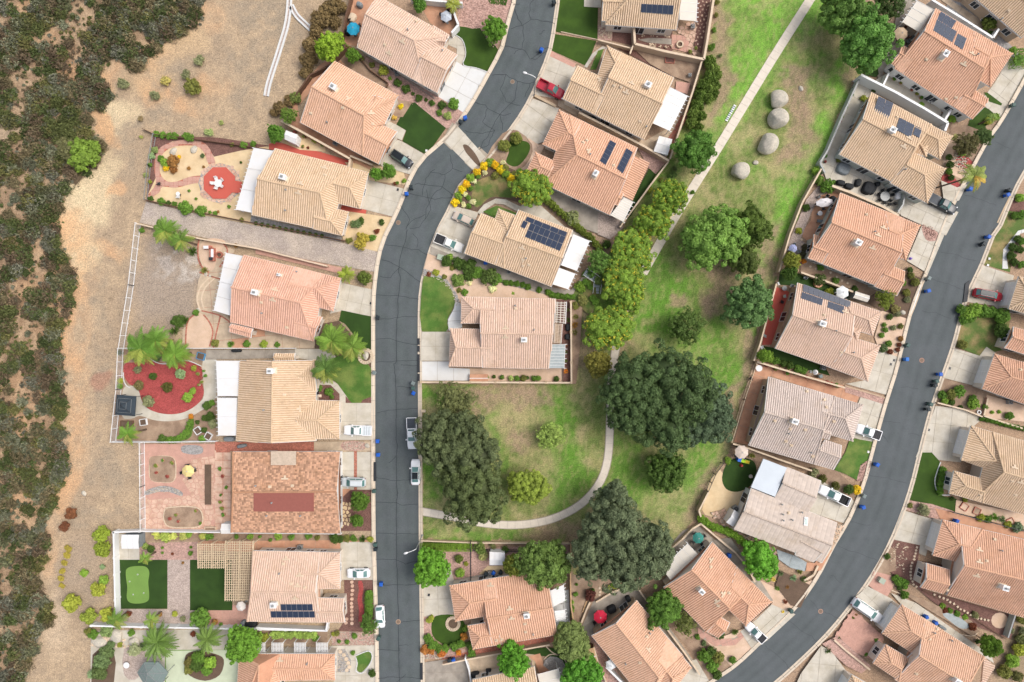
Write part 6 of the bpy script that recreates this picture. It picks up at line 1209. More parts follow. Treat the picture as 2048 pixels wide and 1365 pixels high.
def frond_mesh(L=3.0, n=16, wide=.75, droop=1.1, seed=0, feather=True):
 V, F, R = [], [], []; rg = random.Random(seed)
 for i in range(n):
  t = (i+1)/n; x = L*t; z = .35*L*t*(1-t)*1.6-droop*t*t; w = wide*math.sin(math.pi*min(.97, t*.93+.06))**.7
  x2, z2 = L*(t+.5/n)+w*.45, z-.18*w
  for s in (-1, 1):
   for e in (0, .5):
    b = len(V); j = rg.uniform(.8, 1.15); xe = x+L/n*e*1.; dr = rg.uniform(.1, .3); hw = L/n*.20
    V += [(xe-hw, 0, z), (xe+hw, 0, z-.02), (x2+.10+hw*.6+L/n*e, s*w*j, z2-dr), (x2+.04+L/n*e, s*w*j, z2-dr)]; F.append((b, b+1, b+2, b+3) if s > 0 else (b+3, b+2, b+1, b)); R.append(rg.uniform(.25, .9))
  b = len(V); tp = i/n; xp = L*tp; zp = .35*L*tp*(1-tp)*1.6-droop*tp*tp; V += [(xp, -.035, zp+.02), (x, -.03, z+.02), (x, .03, z+.02), (xp, .035, zp+.02)]; F.append((b, b+1, b+2, b+3)); R.append(.6)
 me = leaf_mesh('frond', np.array([V[i] for f in F for i in f], float), np.array(R)); return me
FR = [frond_mesh(3.0, 22, .66, d, s) for s, d in ((1, .9), (2, 1.3), (3, .6))]
FRD = [frond_mesh(3.0, 24, .40, d, s) for s, d in ((4, .5), (5, .9))]
def palm(label, x, y, r, color, n=18, h=5, date=False, name='palm_tree', lean=None, c2=None):
 p = P(x, y, h); root = empty(name, (p.x, p.y, 0)); tag(root, label, 'palm', 'palms among the gardens'); s = r*.1/3.1*(H-h)/H
 tb = MB(); dx, dy = lean or (0, 0); tb.cyl((dx, dy, 0), .2, h*.5, 10, .17);
 if lean: tb.v = []; tb.f = []; tb.bar((dx, dy, 0), (0, 0, h), .3, .3)
 else: tb.cyl((0, 0, h*.5), .17, h*.5, 10, .16)
 tb.build('trunk', M['bark'], root)
 for i in range(n):
  o = share('frond', random.choice(FRD if date else FR), root, (0, 0, h-.05), i*2.39996+random.uniform(-.2, .2), (s*random.uniform(.8, 1.08), s*random.uniform(.8, 1.1), s*random.uniform(.7, 1.2))); o.rotation_euler[1] = -random.uniform(-.1, .75)*(i/n)
  cc = c2 if c2 and i % 5 == 0 else color; j = random.uniform(.85, 1.15); o.color = gcol(cc, 1.15, j)
for a in [('feathery green palm, left of the pair at the top of the dirt lot', 330, 462, 32, (110,160,56)), ('feathery green palm leaning right beside the top of the dirt lot', 362, 480, 26, (108,154,60)), ('large palm over the north end of the red mulch yard fence', 282, 698, 42, (104,160,56)), ('palm with upright fronds just above the red mulch yard', 312, 680, 32, (110,164,60)), ('palm at the right of the clump above the red mulch yard', 350, 708, 36, (116,168,56)), ('small palm in the lower left corner of the red mulch yard', 256, 868, 25, (110,166,54)), ('wide queen palm covering the pink house front corner', 664, 682, 38, (118,166,56)), ('queen palm next to the fountain bed by the kerb', 705, 695, 32, (116,160,58)), ('ragged palm between the front lawn and pink house', 650, 738, 33, (92,136,60)), ('yellow green palm beside the upper pink garage', 693, 549, 19, (150,180,44)), ('small palm inside the putting green turf corner', 290, 1117, 16, (126,176,64)), ('palm left of the putting green wall bottom corner', 233, 1240, 24, (118,164,64)), ('small palm over the white wall below the putting green', 302, 1240, 18, (134,176,74)), ('yellowish palm at the top edge behind the grey umbrella', 907, 9, 18, (160,180,60)), ('palm at the front bed of the tan umbrella house', 1985, 236, 13, (120,160,70))]:
 palm(a[0], a[1], a[2], a[3]*.9, tuple(v*.88 for v in a[4]), 22 if a[3] > 28 else 16, 5 if a[3] > 24 else 3, c2=(128,146,62))
palm('large date palm with long arching fronds, left one of two', 316, 1284, 37, (98,136,62), 30, 2.6, True, 'date_palm'); palm('date palm with long arching fronds, right one of two', 415, 1278, 31, (104,140,64), 28, 2.4, True, 'date_palm')
palm('tall palm leaning over the right street beside blue bin', 1950, 352, 28, (128,152,74), 17, 7, lean=(-4.8, -1.2), c2=(180,160,80))
def build_scrub(poly, n, seed, label, th=.4):
 rg = np.random.default_rng(seed); x0, x1 = min(p[0] for p in poly), max(p[0] for p in poly); y0, y1 = min(p[1] for p in poly), max(p[1] for p in poly)
 X = rg.uniform(x0, x1, n); Y = rg.uniform(y0, y1, n); m = inside_np(X, Y, poly); X, Y = X[m], Y[m]
 keep = fbm(X, Y, 36, 55, 3) + rg.uniform(-.05, .05, len(X)) > th; edge = np.array([not all(inside(x+dx, y+dy, poly) for dx, dy in ((14, 0), (-14, 0), (0, 14), (0, -14))) for x, y in zip(X, Y)]); keep |= edge; X, Y = X[keep], Y[keep]
 hue = fbm(X, Y, 60, 66); Vs, Cs = [], []
 pal = np.array([[lin(v)*1.1 for v in c] for c in ((88,94,56), (104,102,62), (110,112,90), (114,104,78), (78,88,52), (104,90,72), (112,112,96), (96,98,72))])
 nx = len(X); X2 = rg.uniform(x0, x1+14, n//2); Y2 = rg.uniform(y0, y1, n//2); m2 = inside_np(X2-rg.uniform(0, 16, n//2), Y2, poly); X = np.concatenate([X, X2[m2]]); Y = np.concatenate([Y, Y2[m2]]); hue = fbm(X, Y, 60, 66)
 for ii, (x, y, hu) in enumerate(zip(X, Y, hue)):
  r = rg.uniform(.15, .5) if ii >= nx else .45+1.15*rg.random()**1.6; h = r*rg.uniform(.9, 1.4); p = P(x, y, h*.5); k = int(rg.integers(0, 8)) if rg.random() < .4 else int(min(7, max(0, (hu-.3)*18))); c = pal[k]*rg.uniform(.72, 1.3)
  nl = max(8, int(120*(r/1.)**1.6)); a = rg.uniform(0, 6.28, nl); d = r*np.sqrt(rg.random(nl))*(1+.25*np.sin(3*a+k)); lump = .75+.25*np.sin(d*6+a*2)
  zz = h*(1-(d/r/1.3)**2)*lump*rg.uniform(.75, 1.05, nl); cc = np.stack([p.x+d*np.cos(a), p.y+d*np.sin(a), np.maximum(zz, .12)], 1); q = np.stack([np.cos(a)*d/r*.6, np.sin(a)*d/r*.6, np.full(nl, .8)], 1)
  Vs.append(quads(cc, q, .17, rg, 1.5, 2.4)); col = (c*rg.uniform(.6, 1.4, (nl, 1)))*np.where(rg.random((nl, 1)) < .12, [[1.3, 1.25, 1.2]], [[1, 1, 1]]); Cs.append(np.clip(col, 0, .8))
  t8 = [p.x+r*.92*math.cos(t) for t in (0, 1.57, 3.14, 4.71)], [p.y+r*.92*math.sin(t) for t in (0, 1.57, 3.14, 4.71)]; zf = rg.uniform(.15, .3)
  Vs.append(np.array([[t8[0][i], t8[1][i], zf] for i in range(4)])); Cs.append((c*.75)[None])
 V = np.concatenate(Vs); Cc = np.concatenate(Cs); me = leaf_mesh('scrub', V, np.full(len(V)//4, .5), None, 'scrub_leaf')
 ca = me.color_attributes.new('col', 'FLOAT_COLOR', 'CORNER'); ca.data.foreach_set('color', np.repeat(np.concatenate([Cc, np.ones((len(Cc), 1))], 1), 4, 0).astype('f').ravel())
 o = link(bpy.data.objects.new('scrub', me)); tag(o, label, 'scrub', kind='stuff')
SCv = [(max(-30, x), max(-30, y)) for x, y in SCRUB]; SC2v = [(max(-30, x), min(1400, y)) for x, y in SCRUB2]
build_scrub(SCv, 2300, 21, 'mixed grey green chaparral scrub covering the top left hillside', .455)
build_scrub(SC2v, 4300, 22, 'dense chaparral scrub down the left edge of the picture', .415)
# ================================================================ VEHICLES
def loft(rings, m, name, parent, cap=True, smooth=True):
 n = len(rings[0]); vs = [v for r in rings for v in r]; fs = []
 for i in range(len(rings)-1):
  for j in range(n-1): a = i*n+j; fs.append((a, a+1, a+n+1, a+n))
 if cap: fs.append(tuple(range(n-1, -1, -1))); k = (len(rings)-1)*n; fs.append(tuple(range(k, k+n)))
 return mesh(name, vs, fs, m, parent, smooth)
def car(kind, label, px, py, dx, dy, Lp, rgb, cat, Wp=None, dark_roof=False, bed=None, name='parked_car'):
 L = Lp*.1; W = Wp*.1 if Wp else (2.0 if kind == 'pickup' else 1.86); h = {'sedan': 1.42, 'suv': 1.7, 'hatch': 1.5, 'pickup': 1.85}[kind]
 pc = 'paint_%d_%d_%d' % rgb; pm = paint(pc, rgb); p = P(px, py, .8); root = empty(name, (p.x, p.y, .05), math.atan2(-dy, dx)); tag(root, label, cat)
 belt = {'sedan': .95, 'suv': 1.08, 'hatch': .98, 'pickup': 1.15}[kind]; hood = belt-.08; hl = L/2
 cf, tf, tr, cb = {'sedan': (.22, .03, -.24, -.38), 'suv': (.26, .09, -.40, -.475), 'hatch': (.24, .05, -.34, -.46), 'pickup': (.23, .09, -.10, -.135)}[kind]
 cf, tf, tr, cb = (v*L for v in (cf, tf, tr, cb)); rear = -hl if kind != 'pickup' else cb-.12
 xs = np.linspace(hl, rear, 16); rings = []
 for x in xs:
  t = abs(x)/hl; w = W/2*(1-.16*max(0, (t-.62)/.38)**2.2 - (.10 if t > .985 else 0))
  top = hood-.20*max(0, (x/hl-.6)/.4)**2 if x > cf else (belt if x > cb else belt+(0 if kind != 'sedan' else -.02*0)-.12*max(0, (-x/hl-.8)/.2)**2)
  zb = .28+(.12 if t > .95 else 0); rings.append([(x, -w*.93, zb), (x, -w, .52), (x, -w*.985, .78), (x, -w*.93, top-.03), (x, -w*.62, top+.03), (x, 0, top+.06), (x, w*.62, top+.03), (x, w*.93, top-.03), (x, w*.985, .78), (x, w, .52), (x, w*.93, zb)])
 body = loft(rings, pm, 'body', root)
 wb, wt = W/2*.88, W/2*.68
 def ring(x, z, w0, w1): return [(x, -w0, belt-.05), (x, -w1, z-.02), (x, 0, z+.015), (x, w1, z-.02), (x, w0, belt-.05)]
 loft([ring(cf, belt, wb*.97, wb*.8), ring(tf, h-.03, wb, wt), ring((tf+tr)/2, h, wb, wt), ring(tr, h-.04, wb, wt), ring(cb, belt, wb*.96, wb*.78)], pm, 'cabin', root)
 G = M['car_glass']; e = .02
 def lerp(a, b, t): return tuple(a[i]+(b[i]-a[i])*t for i in range(3))
 def pane(nm, x0, w0, z0, x1, w1, z1, m=G, up=e):
  vs = [];
  for s in (-1, -.5, 0, .5, 1): vs.append((x0, s*w0, z0+up+.04*(1-s*s)))
  for s in (-1, -.5, 0, .5, 1): vs.append((x1, s*w1, z1+up+.02*(1-s*s)))
  return mesh(nm, vs, [(i, i+1, i+6, i+5) for i in range(4)], m, root, True)
 sgn = .04
 pane('windscreen', cf+sgn-.03, wb*.78, belt+.05, tf+sgn, wt*.9, h-.07)
 pane('rear_window', tr-sgn, wt*.88, h-.08, cb-sgn+.03, wb*.74, belt+.05)
 rf = 0 if dark_roof else .07; pane('roof', tf-rf, wt*.93, h-.015, tr+rf, wt*.92, h-.02, plain('black_glass', (40,46,50), .25, .2) if dark_roof else pm, .025)
 for s in (-1, 1):
  y0, y1 = s*(wb+.005), s*(wt+.03); z0, z1 = belt+.02, h-.09; f0, f1, r0, r1 = cf-.28, tf-.06, cb+.28, tr+.1
  if r0 > f0-.3: r0, r1 = f0-.9, f1-.7
  mid0, mid1 = (f0+r0)/2, (f1+r1)/2
  for a, b, c, d in ((f0, mid0+.04, mid1+.04, f1), (mid0-.04, r0, r1, mid1-.04)):
   mesh('side_window', [(a, y0, z0), (b, y0, z0), (c, y1, z1), (d, y1, z1)], [(0, 1, 2, 3)] if s > 0 else [(3, 2, 1, 0)], G, root)
  m1 = MB(); m1.box((cf-.25, s*(W/2+.08), belt+.06), (.22, .24, .14)); m1.build('mirror', pm, root)
  m1 = MB(); m1.box((hl-.16, s*(W/2-.36), hood-.22), (.26, .42, .13), rz=-s*.35); m1.build('headlight', M['lamp_clear'], root)
  m1 = MB(); m1.box((-hl+.07, s*(W/2-.26), belt-.24), (.14, .34, .16)); m1.build('taillight', M['lamp_red'], root)
  for xw in (hl*.62, -hl*.60):
   w = MB(); w.cyl((xw, s*(W/2-.13)-s*.10, .34), .35, .24, 18, M=Matrix.Rotation(math.radians(-90 if s > 0 else 90), 3, 'X')); wo = w.build('wheel', M['tyre'], root)
   w = MB(); w.cyl((xw, s*(W/2-.13)+s*.13, .34), .21, .03, 10, M=Matrix.Rotation(math.radians(-90 if s > 0 else 90), 3, 'X')); w.build('rim', M['rim'], wo)
 b = MB(); b.box((hl-.02, 0, .45), (.12, W*.8, .26)); b.build('bumper', pm, root)
 if kind == 'pickup':
  x0, x1 = -hl+.02, cb-.14; bm_ = bed or pm; b = MB()
  for s in (-1, 1): b.box(((x0+x1)/2, s*(W/2-.07), .82), (x1-x0, .12, .62))
  b.box((x1, 0, .82), (.08, W-.3, .6)); b.box((((x0+x1)/2), 0, .5), (x1-x0, W-.3, .1)); b.build('bed', pm, root)
  b = MB(); b.box((x0-.0, 0, .82), (.1, W-.26, .6)); b.build('tailgate', pm, root)
  if bed: b = MB(); b.box(((x0+x1)/2, 0, 1.08 if bed != M['tyre'] else .62), (x1-x0-.16, W-.30, .05)); o = b.build('bed_cover', bed, root)
  if bed:
   for i in range(3): b = MB(); b.box((x0+(i+1)*(x1-x0)/4, 0, 1.11 if bed != M['tyre'] else .655), (.04, W-.34, .015)); b.build('cover_rib', M['metal_grey'] if bed == M['car_glass'] else M['metal_dark'], o)
 elif kind == 'suv':
  for s in (-1, 1): b = MB(); b.bar((tf-.1, s*wt*.86, h+.06), (tr+.1, s*wt*.86, h+.06), .05, .05); b.build('roof_rail', M['metal_grey'] if rgb[0] > 60 else M['metal_dark'], root)
 return root
BK = plain('bed_black', (52,52,54), .7); CV = plain('tonneau', (78,84,92), .5)
car('suv', 'black car with silver glinting roof in the drive beside dark turf', 803, 318, 43, 29, 47, (44,46,52), 'car', dark_roof=True)
car('pickup', 'red pickup truck parked nose down in a front drive', 1102, 179, 52, 26, 57, (172,36,56), 'pickup truck')
car('hatch', 'beige car with bronze sides parked above the white pickup', 927, 438, -43, -20, 45, (196,180,164), 'car', name='parked_car')
car('pickup', 'cream pickup with long black bed below the beige car', 898, 487, 54, 22, 59, (232,228,220), 'pickup truck', bed=BK)
car('pickup', 'white pickup with capped bed in the drive left of the street', 716, 861, -54, -1, 55, (238,240,240), 'pickup truck', bed=plain('bed_white', (226,232,234), .4))
car('pickup', 'white crew pickup with dark bed cover parked along the street kerb', 824, 867, 2, 61, 62, (236,240,242), 'pickup truck', bed=CV)
car('sedan', 'white sedan with full dark glass roof parked along the street kerb', 831, 945, 0, -50, 50, (240,242,243), 'car', dark_roof=True)
car('suv', 'silver wagon with white roof in the drive with a brick band', 707, 965, -48, -1, 48, (198,204,206), 'car')
car('sedan', 'silver white sedan in the drive of the pergola house', 717, 1147, -46, 1, 46, (226,228,230), 'car')
car('hatch', 'white hatchback on the left side of the middle street', 760, 1234, 2, 44, 44, (240,241,242), 'car')
car('pickup', 'black pickup with dark bed cover poking into the right street', 1884, 409, 52, 27, 59, (46,50,54), 'pickup truck', bed=CV)
car('suv', 'red car with glass roof in the drive at the right edge', 1976, 590, 56, 11, 57, (168,28,44), 'car', dark_roof=True)
car('pickup', 'white pickup with black bed beside the grey tile house', 1736, 864, -46, -16, 50, (238,241,242), 'pickup truck', bed=BK)
car('pickup', 'long white pickup with tools in bed beside the shingle garage', 1668, 991, -58, -27, 64, (238,240,241), 'pickup truck', bed=M['tyre'])
car('pickup', 'small white pickup with black bed nose toward the salmon house', 1511, 1265, -36, -34, 46, (238,240,240), 'pickup truck', bed=BK, Wp=18)
car('suv', 'large white vehicle with sunroof beside the pink forecourt', 1734, 1221, 52, 36, 66, (240,241,240), 'car', Wp=21)
# ================================================================ BINS
BIN = None
def wheelie(label, px, py, rgb, rz=0, group='rubbish bins'):
 p = P(px, py, 1.0); root = empty('wheelie_bin', (p.x, p.y, .2 if inside(p.x, p.y, ROADW) or inside(p.x, p.y, ROADQ) else .1), math.radians(rz)); tag(root, label, 'bin', group)
 m = plain('bin_%d_%d_%d' % rgb, rgb, .55); b = MB(); n = 4
 vs = [(-.26, -.24, .08), (.26, -.24, .08), (.26, .24, .08), (-.26, .24, .08), (-.33, -.32, .98), (.34, -.32, .98), (.34, .32, .98), (-.33, .32, .98)]
 b.add(vs, [(0, 1, 5, 4), (1, 2, 6, 5), (2, 3, 7, 6), (3, 0, 4, 7), (3, 2, 1, 0)]); b.build('body', m, root)
 l = MB(); l.add([(-.36, -.36, .98), (.40, -.36, 1.0), (.40, .36, 1.0), (-.36, .36, .98), (-.26, -.26, 1.08), (.28, -.26, 1.1), (.28, .26, 1.1), (-.26, .26, 1.08)], [(0, 1, 5, 4), (1, 2, 6, 5), (2, 3, 7, 6), (3, 0, 4, 7), (4, 5, 6, 7), (3, 2, 1, 0)]); l.build('lid', m, root)
 h = MB(); h.bar((-.42, -.25, .95), (-.42, .25, .95), .05, .05); h.bar((-.42, -.25, .95), (-.34, -.25, .95), .04, .04); h.bar((-.42, .25, .95), (-.34, .25, .95), .04, .04); h.build('handle', M['metal_dark'], root)
 for s in (-1, 1): w = MB(); w.cyl((-.27, s*.25, .12), .12, .07, 10, M=Matrix.Rotation(math.radians(90), 3, 'X')); w.build('wheel', M['tyre'], root)
BL, DK, GN, GY = (40,100,196), (44,54,58), (72,98,92), (128,140,138)
for a in [('dark bin at the top kerb of the middle street', 1108, 5, DK), ('blue bin alone on the asphalt near the street lamp', 1083, 100, BL), ('blue bin at the kerb by the cross gutter', 930, 236, BL), ('dark green bin beside the blue one by the cross gutter', 921, 244, DK), ('dark bin on the kerb below the black car', 822, 375, DK), ('blue bin on the kerb below the black car', 813, 388, BL), ('small dark bin on the street by the upper front turf', 755, 635, DK), ('grey lidded bin, topmost of three in the street', 826, 767, GY), ('dark grey bin, middle of three in the street', 826, 777, GN), ('blue bin, lowest of three in the street', 827, 787, BL), ('grey green bin on the kerb by the front lawn bed', 748, 746, GY), ('blue bin on the kerb beside the capped white pickup', 755, 883, BL), ('blue bin on the kerb below the capped white pickup', 756, 910, BL), ('green bin on the kerb by the shake house garden', 748, 983, GN), ('green bin on the kerb above the pergola drive', 750, 1090, GN), ('black bin under the green bin above the pergola drive', 751, 1099, DK), ('blue bin on the street opposite the street lamp', 762, 1169, BL), ('green bin on the kerb below the white hatchback', 757, 1277, GN), ('green bin on the street by the tan umbrella house drive', 2027, 210, GN), ('blue bin beneath the leaning street palm', 1940, 378, BL), ('black bin at the right kerb across from the black pickup', 2019, 381, DK), ('blue bin at the right kerb across from the black pickup', 2015, 390, BL), ('blue bin at the kerb above the patchy right lawn', 1977, 474, BL), ('black bin at the kerb beside the patchy right lawn', 1967, 488, DK), ('grey bin on the street opposite the red car', 1858, 557, GY), ('blue bin on the street opposite the red car', 1856, 582, BL), ('grey bin at the kerb by the desert front yard', 1815, 691, GN), ('bright blue bin on the street above the right manhole', 1813, 719, (48,120,206)), ('blue bin, topmost of three at the right kerb', 1880, 749, BL), ('grey green bin, middle of three at the right kerb', 1873, 763, GN), ('black bin, lowest of three at the right kerb', 1870, 771, DK), ('green bin at the kerb above the wide right drive', 1861, 809, GN), ('black bin at the kerb above the wide right drive', 1856, 819, DK), ('blue bin on the street beside the grey house lawn', 1754, 930, BL), ('grey bin on the street by the yellow flowering ball', 1728, 993, GY), ('blue bin on the street by the shingle house drive', 1726, 1015, BL), ('green bin at the kerb by the lower sand garden', 1583, 1223, GN), ('blue bin on the salmon house side path by its wall', 1459, 1112, BL), ('black bin behind the house with round turf bed, first of row', 972, 1149, DK), ('blue bin in the row behind the round turf bed house', 987, 1147, BL), ('black bin at the right end of that row', 1001, 1146, DK), ('blue bin on the lower drive by the brick path', 907, 1322, BL), ('dark bin left of the blue one on the lower drive', 899, 1322, DK), ('blue bin beside the pink forecourt house wall', 1853, 1235, BL), ('second blue bin along the pink forecourt house wall', 1872, 1247, BL), ('blue bin by the wall above the salmon roof', 1914, 1043, BL), ('dark bin on the side path of the red pickup house', 1188, 237, DK), ('blue bin in the narrow side yard of the solar house', 971, 526, BL), ('grey bin behind the wall by the orange patio', 1641, 753, GY)]:
 wheelie(a[0], a[1], a[2], a[3], random.choice((0, 90, 60, -30, 20)))
# ================================================================ UMBRELLAS, TABLES, CHAIRS
def umbrella(label, px, py, r, rgb, n=8, h=2.3, square=None, rz=0, tilt=0, cat='umbrella'):
 p = P(px, py, h); root = empty('patio_umbrella', (p.x, p.y, 0), rz); tag(root, label, cat); m = plain('canvas_%d_%d_%d' % rgb, rgb, .8); m2 = plain('canvas2_%d_%d_%d' % rgb, tuple(int(v*.95) for v in rgb), .8); R = r*.1; b = MB(); b.cyl((0, 0, 0), .035, h, 8); b.cyl((0, 0, 0), .28, .08, 14); b.build('pole', M['metal_grey'], root)
 ring = [(R*math.cos(2*math.pi*(i+.5)/n), R*math.sin(2*math.pi*(i+.5)/n)) for i in range(n)]
 if square: sx, sy = square[0]*.1, square[1]*.1; ring = [(x/R*sx, y/R*sy) for x, y in ring]
 for i in range(n):
  a, c = ring[i], ring[(i+1) % n]; k = .5; top = (0, 0, h+.28); mid = ((a[0]+c[0])/2*.95, (a[1]+c[1])/2*.95, h-.14)
  A, Cc = (*a, h-.18), (*c, h-.18); am = (a[0]*k, a[1]*k, h+.10); cm = (c[0]*k, c[1]*k, h+.10)
  mesh('canopy_panel', [top, am, cm, A, Cc, mid, (A[0], A[1], h-.30), (Cc[0], Cc[1], h-.30), (mid[0], mid[1], h-.26)], [(0, 1, 2), (1, 3, 5), (1, 5, 2), (2, 5, 4), (3, 6, 8, 5), (5, 8, 7, 4)], m if i % 2 else m2, root)
  b = MB(); b.bar(top, A, .03, .03); b.build('rib', M['metal_grey'], root)
 b = MB(); b.cyl((0, 0, h+.26), .06, .12, 8, .02); b.build('finial', M['white'], root); return root
umbrella('turquoise blue umbrella on the west terrace of the top house', 706, 57, 13.5, (44,168,204)); umbrella('pale grey umbrella on the terrace behind the top house', 892, 32, 12, (198,206,214), 6)
umbrella('tan umbrella by the park behind the top right salmon house', 1803, 67, 14, (206,180,150)); umbrella('oblong white umbrella on the terracotta terrace', 1650, 405, 14, (240,234,234), 8, square=(9, 18), rz=math.radians(-152)+1.2)
umbrella('white two tiered umbrella beside the two rows of solar panels', 1686, 585, 13.5, (244,246,244), 6); umbrella('tiny white umbrella on the turf strip under the solar house', 1632, 745, 5.5, (240,236,232), 8, 1.8); umbrella('cream umbrella above the play turf', 1484, 905, 14, (226,208,192)); umbrella('teal umbrella behind the salmon house at the big oak', 1397, 1077, 11.5, (62,140,128)); umbrella('red umbrella on the patio behind the lower salmon house', 1201, 1235, 14, (208,36,66)); umbrella('yellow umbrella on the flagstone yard', 375, 943, 12.5, (246,222,150)); umbrella('small lilac umbrella in the gravel corner by the park', 1587, 497, 8.5, (170,176,214), 8, 1.9); umbrella('white hexagonal umbrella left of the lower salmon house', 1222, 1331, 11, (244,246,246), 6); umbrella('white umbrella at the corner of the right turf square', 481, 1214, 10, (244,236,226), 7)
def gazebo(label, px, py, pts, z, apex, m, fm='metal_dark', name='gazebo'):
 c = P(px, py, z); root = empty(name, (c.x, c.y, 0)); tag(root, label, 'gazebo'); q = [P(x, y, z)-Vector((c.x, c.y, 0)) for x, y in pts]; n = len(q); t = Vector((0, 0, z+apex))
 for i in range(n): a, b = q[i], q[(i+1) % n]; mesh('canopy_panel', [t, a, b, a-Vector((0, 0, .18)), b-Vector((0, 0, .18))], [(0, 1, 2), (1, 3, 4, 2)], m, root)
 for i in range(n): b = MB(); b.bar(t+Vector((0, 0, .03)), q[i]+Vector((0, 0, .03)), .06, .05); b.build('rib', M[fm], root); b = MB(); b.box((q[i].x*.92, q[i].y*.92, z/2), (.1, .1, z)); b.build('post', M[fm], root)
 b = MB()
 for k in (.35, .7):
  for i in range(n): b.bar(t*(1-k)+q[i]*k+Vector((0, 0, .04)), t*(1-k)+q[(i+1) % n]*k+Vector((0, 0, .04)), .04, .03)
 b.build('seam', M[fm] if fm != 'metal_dark' else M['metal_grey'], root)
gazebo('dark navy square gazebo in the red mulch yard corner', 248, 811, [(233,790),(272,793),(269,833),(230,830)], 2.4, .7, plain('navy_canvas', (58,68,76), .8))
gazebo('grey green hexagonal gazebo in the bottom left garden', 301, 1343, [(288,1325),(316,1324),(336,1346),(322,1372),(290,1372),(274,1346)], 2.5, .8, plain('sage_canvas', (122,136,132), .8), 'metal_grey')
def table(label, px, py, r, m='white', h=.74, name='patio_table', cat='table'):
 p = P(px, py, h); root = empty(name, (p.x, p.y, .06)); tag(root, label, cat); b = MB(); b.cyl((0, 0, h-.05), r*.1, .05, 20); b.build('table_top', M[m], root); b = MB(); b.cyl((0, 0, 0), .05, h-.05, 8); b.cyl((0, 0, 0), r*.045, .04, 12); b.build('base', M['metal_dark'], root)
def chair(label, px, py, deg, m='metal_dark', group=None, s=1.0):
 p = P(px, py, .45); root = empty('patio_chair', (p.x, p.y, .06), math.radians(deg)); tag(root, label, 'chair', group); mm = M[m] if isinstance(m, str) else m
 b = MB(); b.box((0, 0, .43*s), (.55*s, .55*s, .07)); b.build('seat', mm, root); b = MB(); b.box((-.27*s, 0, .70*s), (.08, .55*s, .55*s)); b.build('backrest', mm, root)
 for x in (-.23, .23):
  for y in (-.23, .23): b = MB(); b.box((x*s, y*s, .2*s), (.05, .05, .4*s)); b.build('leg', M['metal_dark'], root)
 for y in (-.27, .27): b = MB(); b.box((0, y*s, .62*s), (.5*s, .06, .05)); b.build('armrest', mm, root)
def chairs(where, cx, cy, r, n, m='metal_dark', a0=20, word='chair'):
 nm = ['top', 'upper right', 'right', 'lower right', 'bottom', 'lower left', 'left', 'upper left']
 for i in range(n):
  a = math.radians(a0+360*i/n); d = nm[int(((90-math.degrees(a)) % 360+22.5)//45) % 8]
  chair(f'{word} at the {d} of {where}', cx+r*math.cos(a), cy-r*math.sin(a), math.degrees(a)+180, m, f'chairs around {where}')
table('white round table on the red octagon patio', 436, 367, 7.5); chairs('the white octagon patio table', 436, 367, 10, 5, 'white', 36)
table('small white round table on the pale sand', 356, 388, 4); chair('white chair below the small sand table', 357, 394, 90, 'white')
chairs('the turquoise umbrella', 706, 57, 14, 4, 'metal_dark', 200); chairs('the grey umbrella terrace', 892, 34, 10, 4, 'metal_dark', 250); chairs('the red umbrella', 1200, 1238, 13, 4, 'black_cover', 215); chairs('the yellow umbrella', 378, 943, 12, 4, 'metal_dark', 10); chairs('the tan umbrella', 1803, 70, 14, 4, plain('brown_seat', (110,76,62)), 245); chairs('the oblong umbrella', 1646, 405, 13, 5, 'metal_dark', 200); chairs('the teal umbrella', 1397, 1078, 12, 4, 'metal_dark', 30); chairs('the lilac umbrella', 1588, 499, 9, 3, 'grey_cover', 330); chairs('the two tiered umbrella', 1686, 586, 11, 4, 'grey_cover', 15); chairs('the cream umbrella', 1481, 905, 12, 4, 'metal_dark', 120)
table('grey round dining table on the tan side patio', 1770, 393, 9.5, 'metal_grey'); chairs('the grey dining table', 1770, 393, 12.5, 7, 'black_cover', 10)
for i, (x, y, d) in enumerate([(1799,388,200),(1801,397,180),(1790,407,60),(1780,409,100)]): chair(['dark chair near the wall of the dining patio', 'second dark chair by the dining patio wall', 'black chair at the foot of the dining patio', 'black chair lower left of the dining patio'][i], x, y, d, 'black_cover')
for a in [('teal cushioned chair on the terracotta terrace', 1640, 456, 30, plain('teal_cushion', (110,190,196))), ('grey armchair on the dark turf corner by the park', 1610, 556, 140, 'grey_cover'), ('white chair in the corner of the dark turf', 1556, 568, 20, 'white'), ('grey chair beside the fire table on turf', 1583, 572, 160, 'grey_cover'), ('pale mint chair on the red side patio', 1569, 593, 10, plain('mint_seat', (186,206,200))), ('dark chair on the red side patio', 1564, 604, 60, 'black_cover'), ('dark chair at the bottom of the red side patio', 1529, 672, 60, 'metal_grey'), ('white lounge chair at the turf under the red patio', 1523, 695, 110, 'white'), ('teal chair under the navy gazebo top edge', 266, 799, 200, plain('teal_cushion', (110,190,196))), ('teal chair under the navy gazebo bottom edge', 265, 824, 160, plain('teal_cushion', (110,190,196))), ('grey chair on orange patio by its park wall', 1502, 757, 60, 'black_cover'), ('cream chair at the top corner of the orange patio', 1513, 727, 40, 'cap'), ('dark bench seat in the octagon yard', 318, 368, 90, 'metal_dark'), ('white slatted chair on side yard of the top right house', 1858, 202, 150, 'white'), ('second slatted chair in that side yard', 1865, 206, 330, 'white'), ('grey chair beside tan umbrella near patio roof', 1822, 76, 200, 'grey_cover'), ('grey bench seat below the tan umbrella', 1815, 84, 240, 'grey_cover')]: chair(*a)
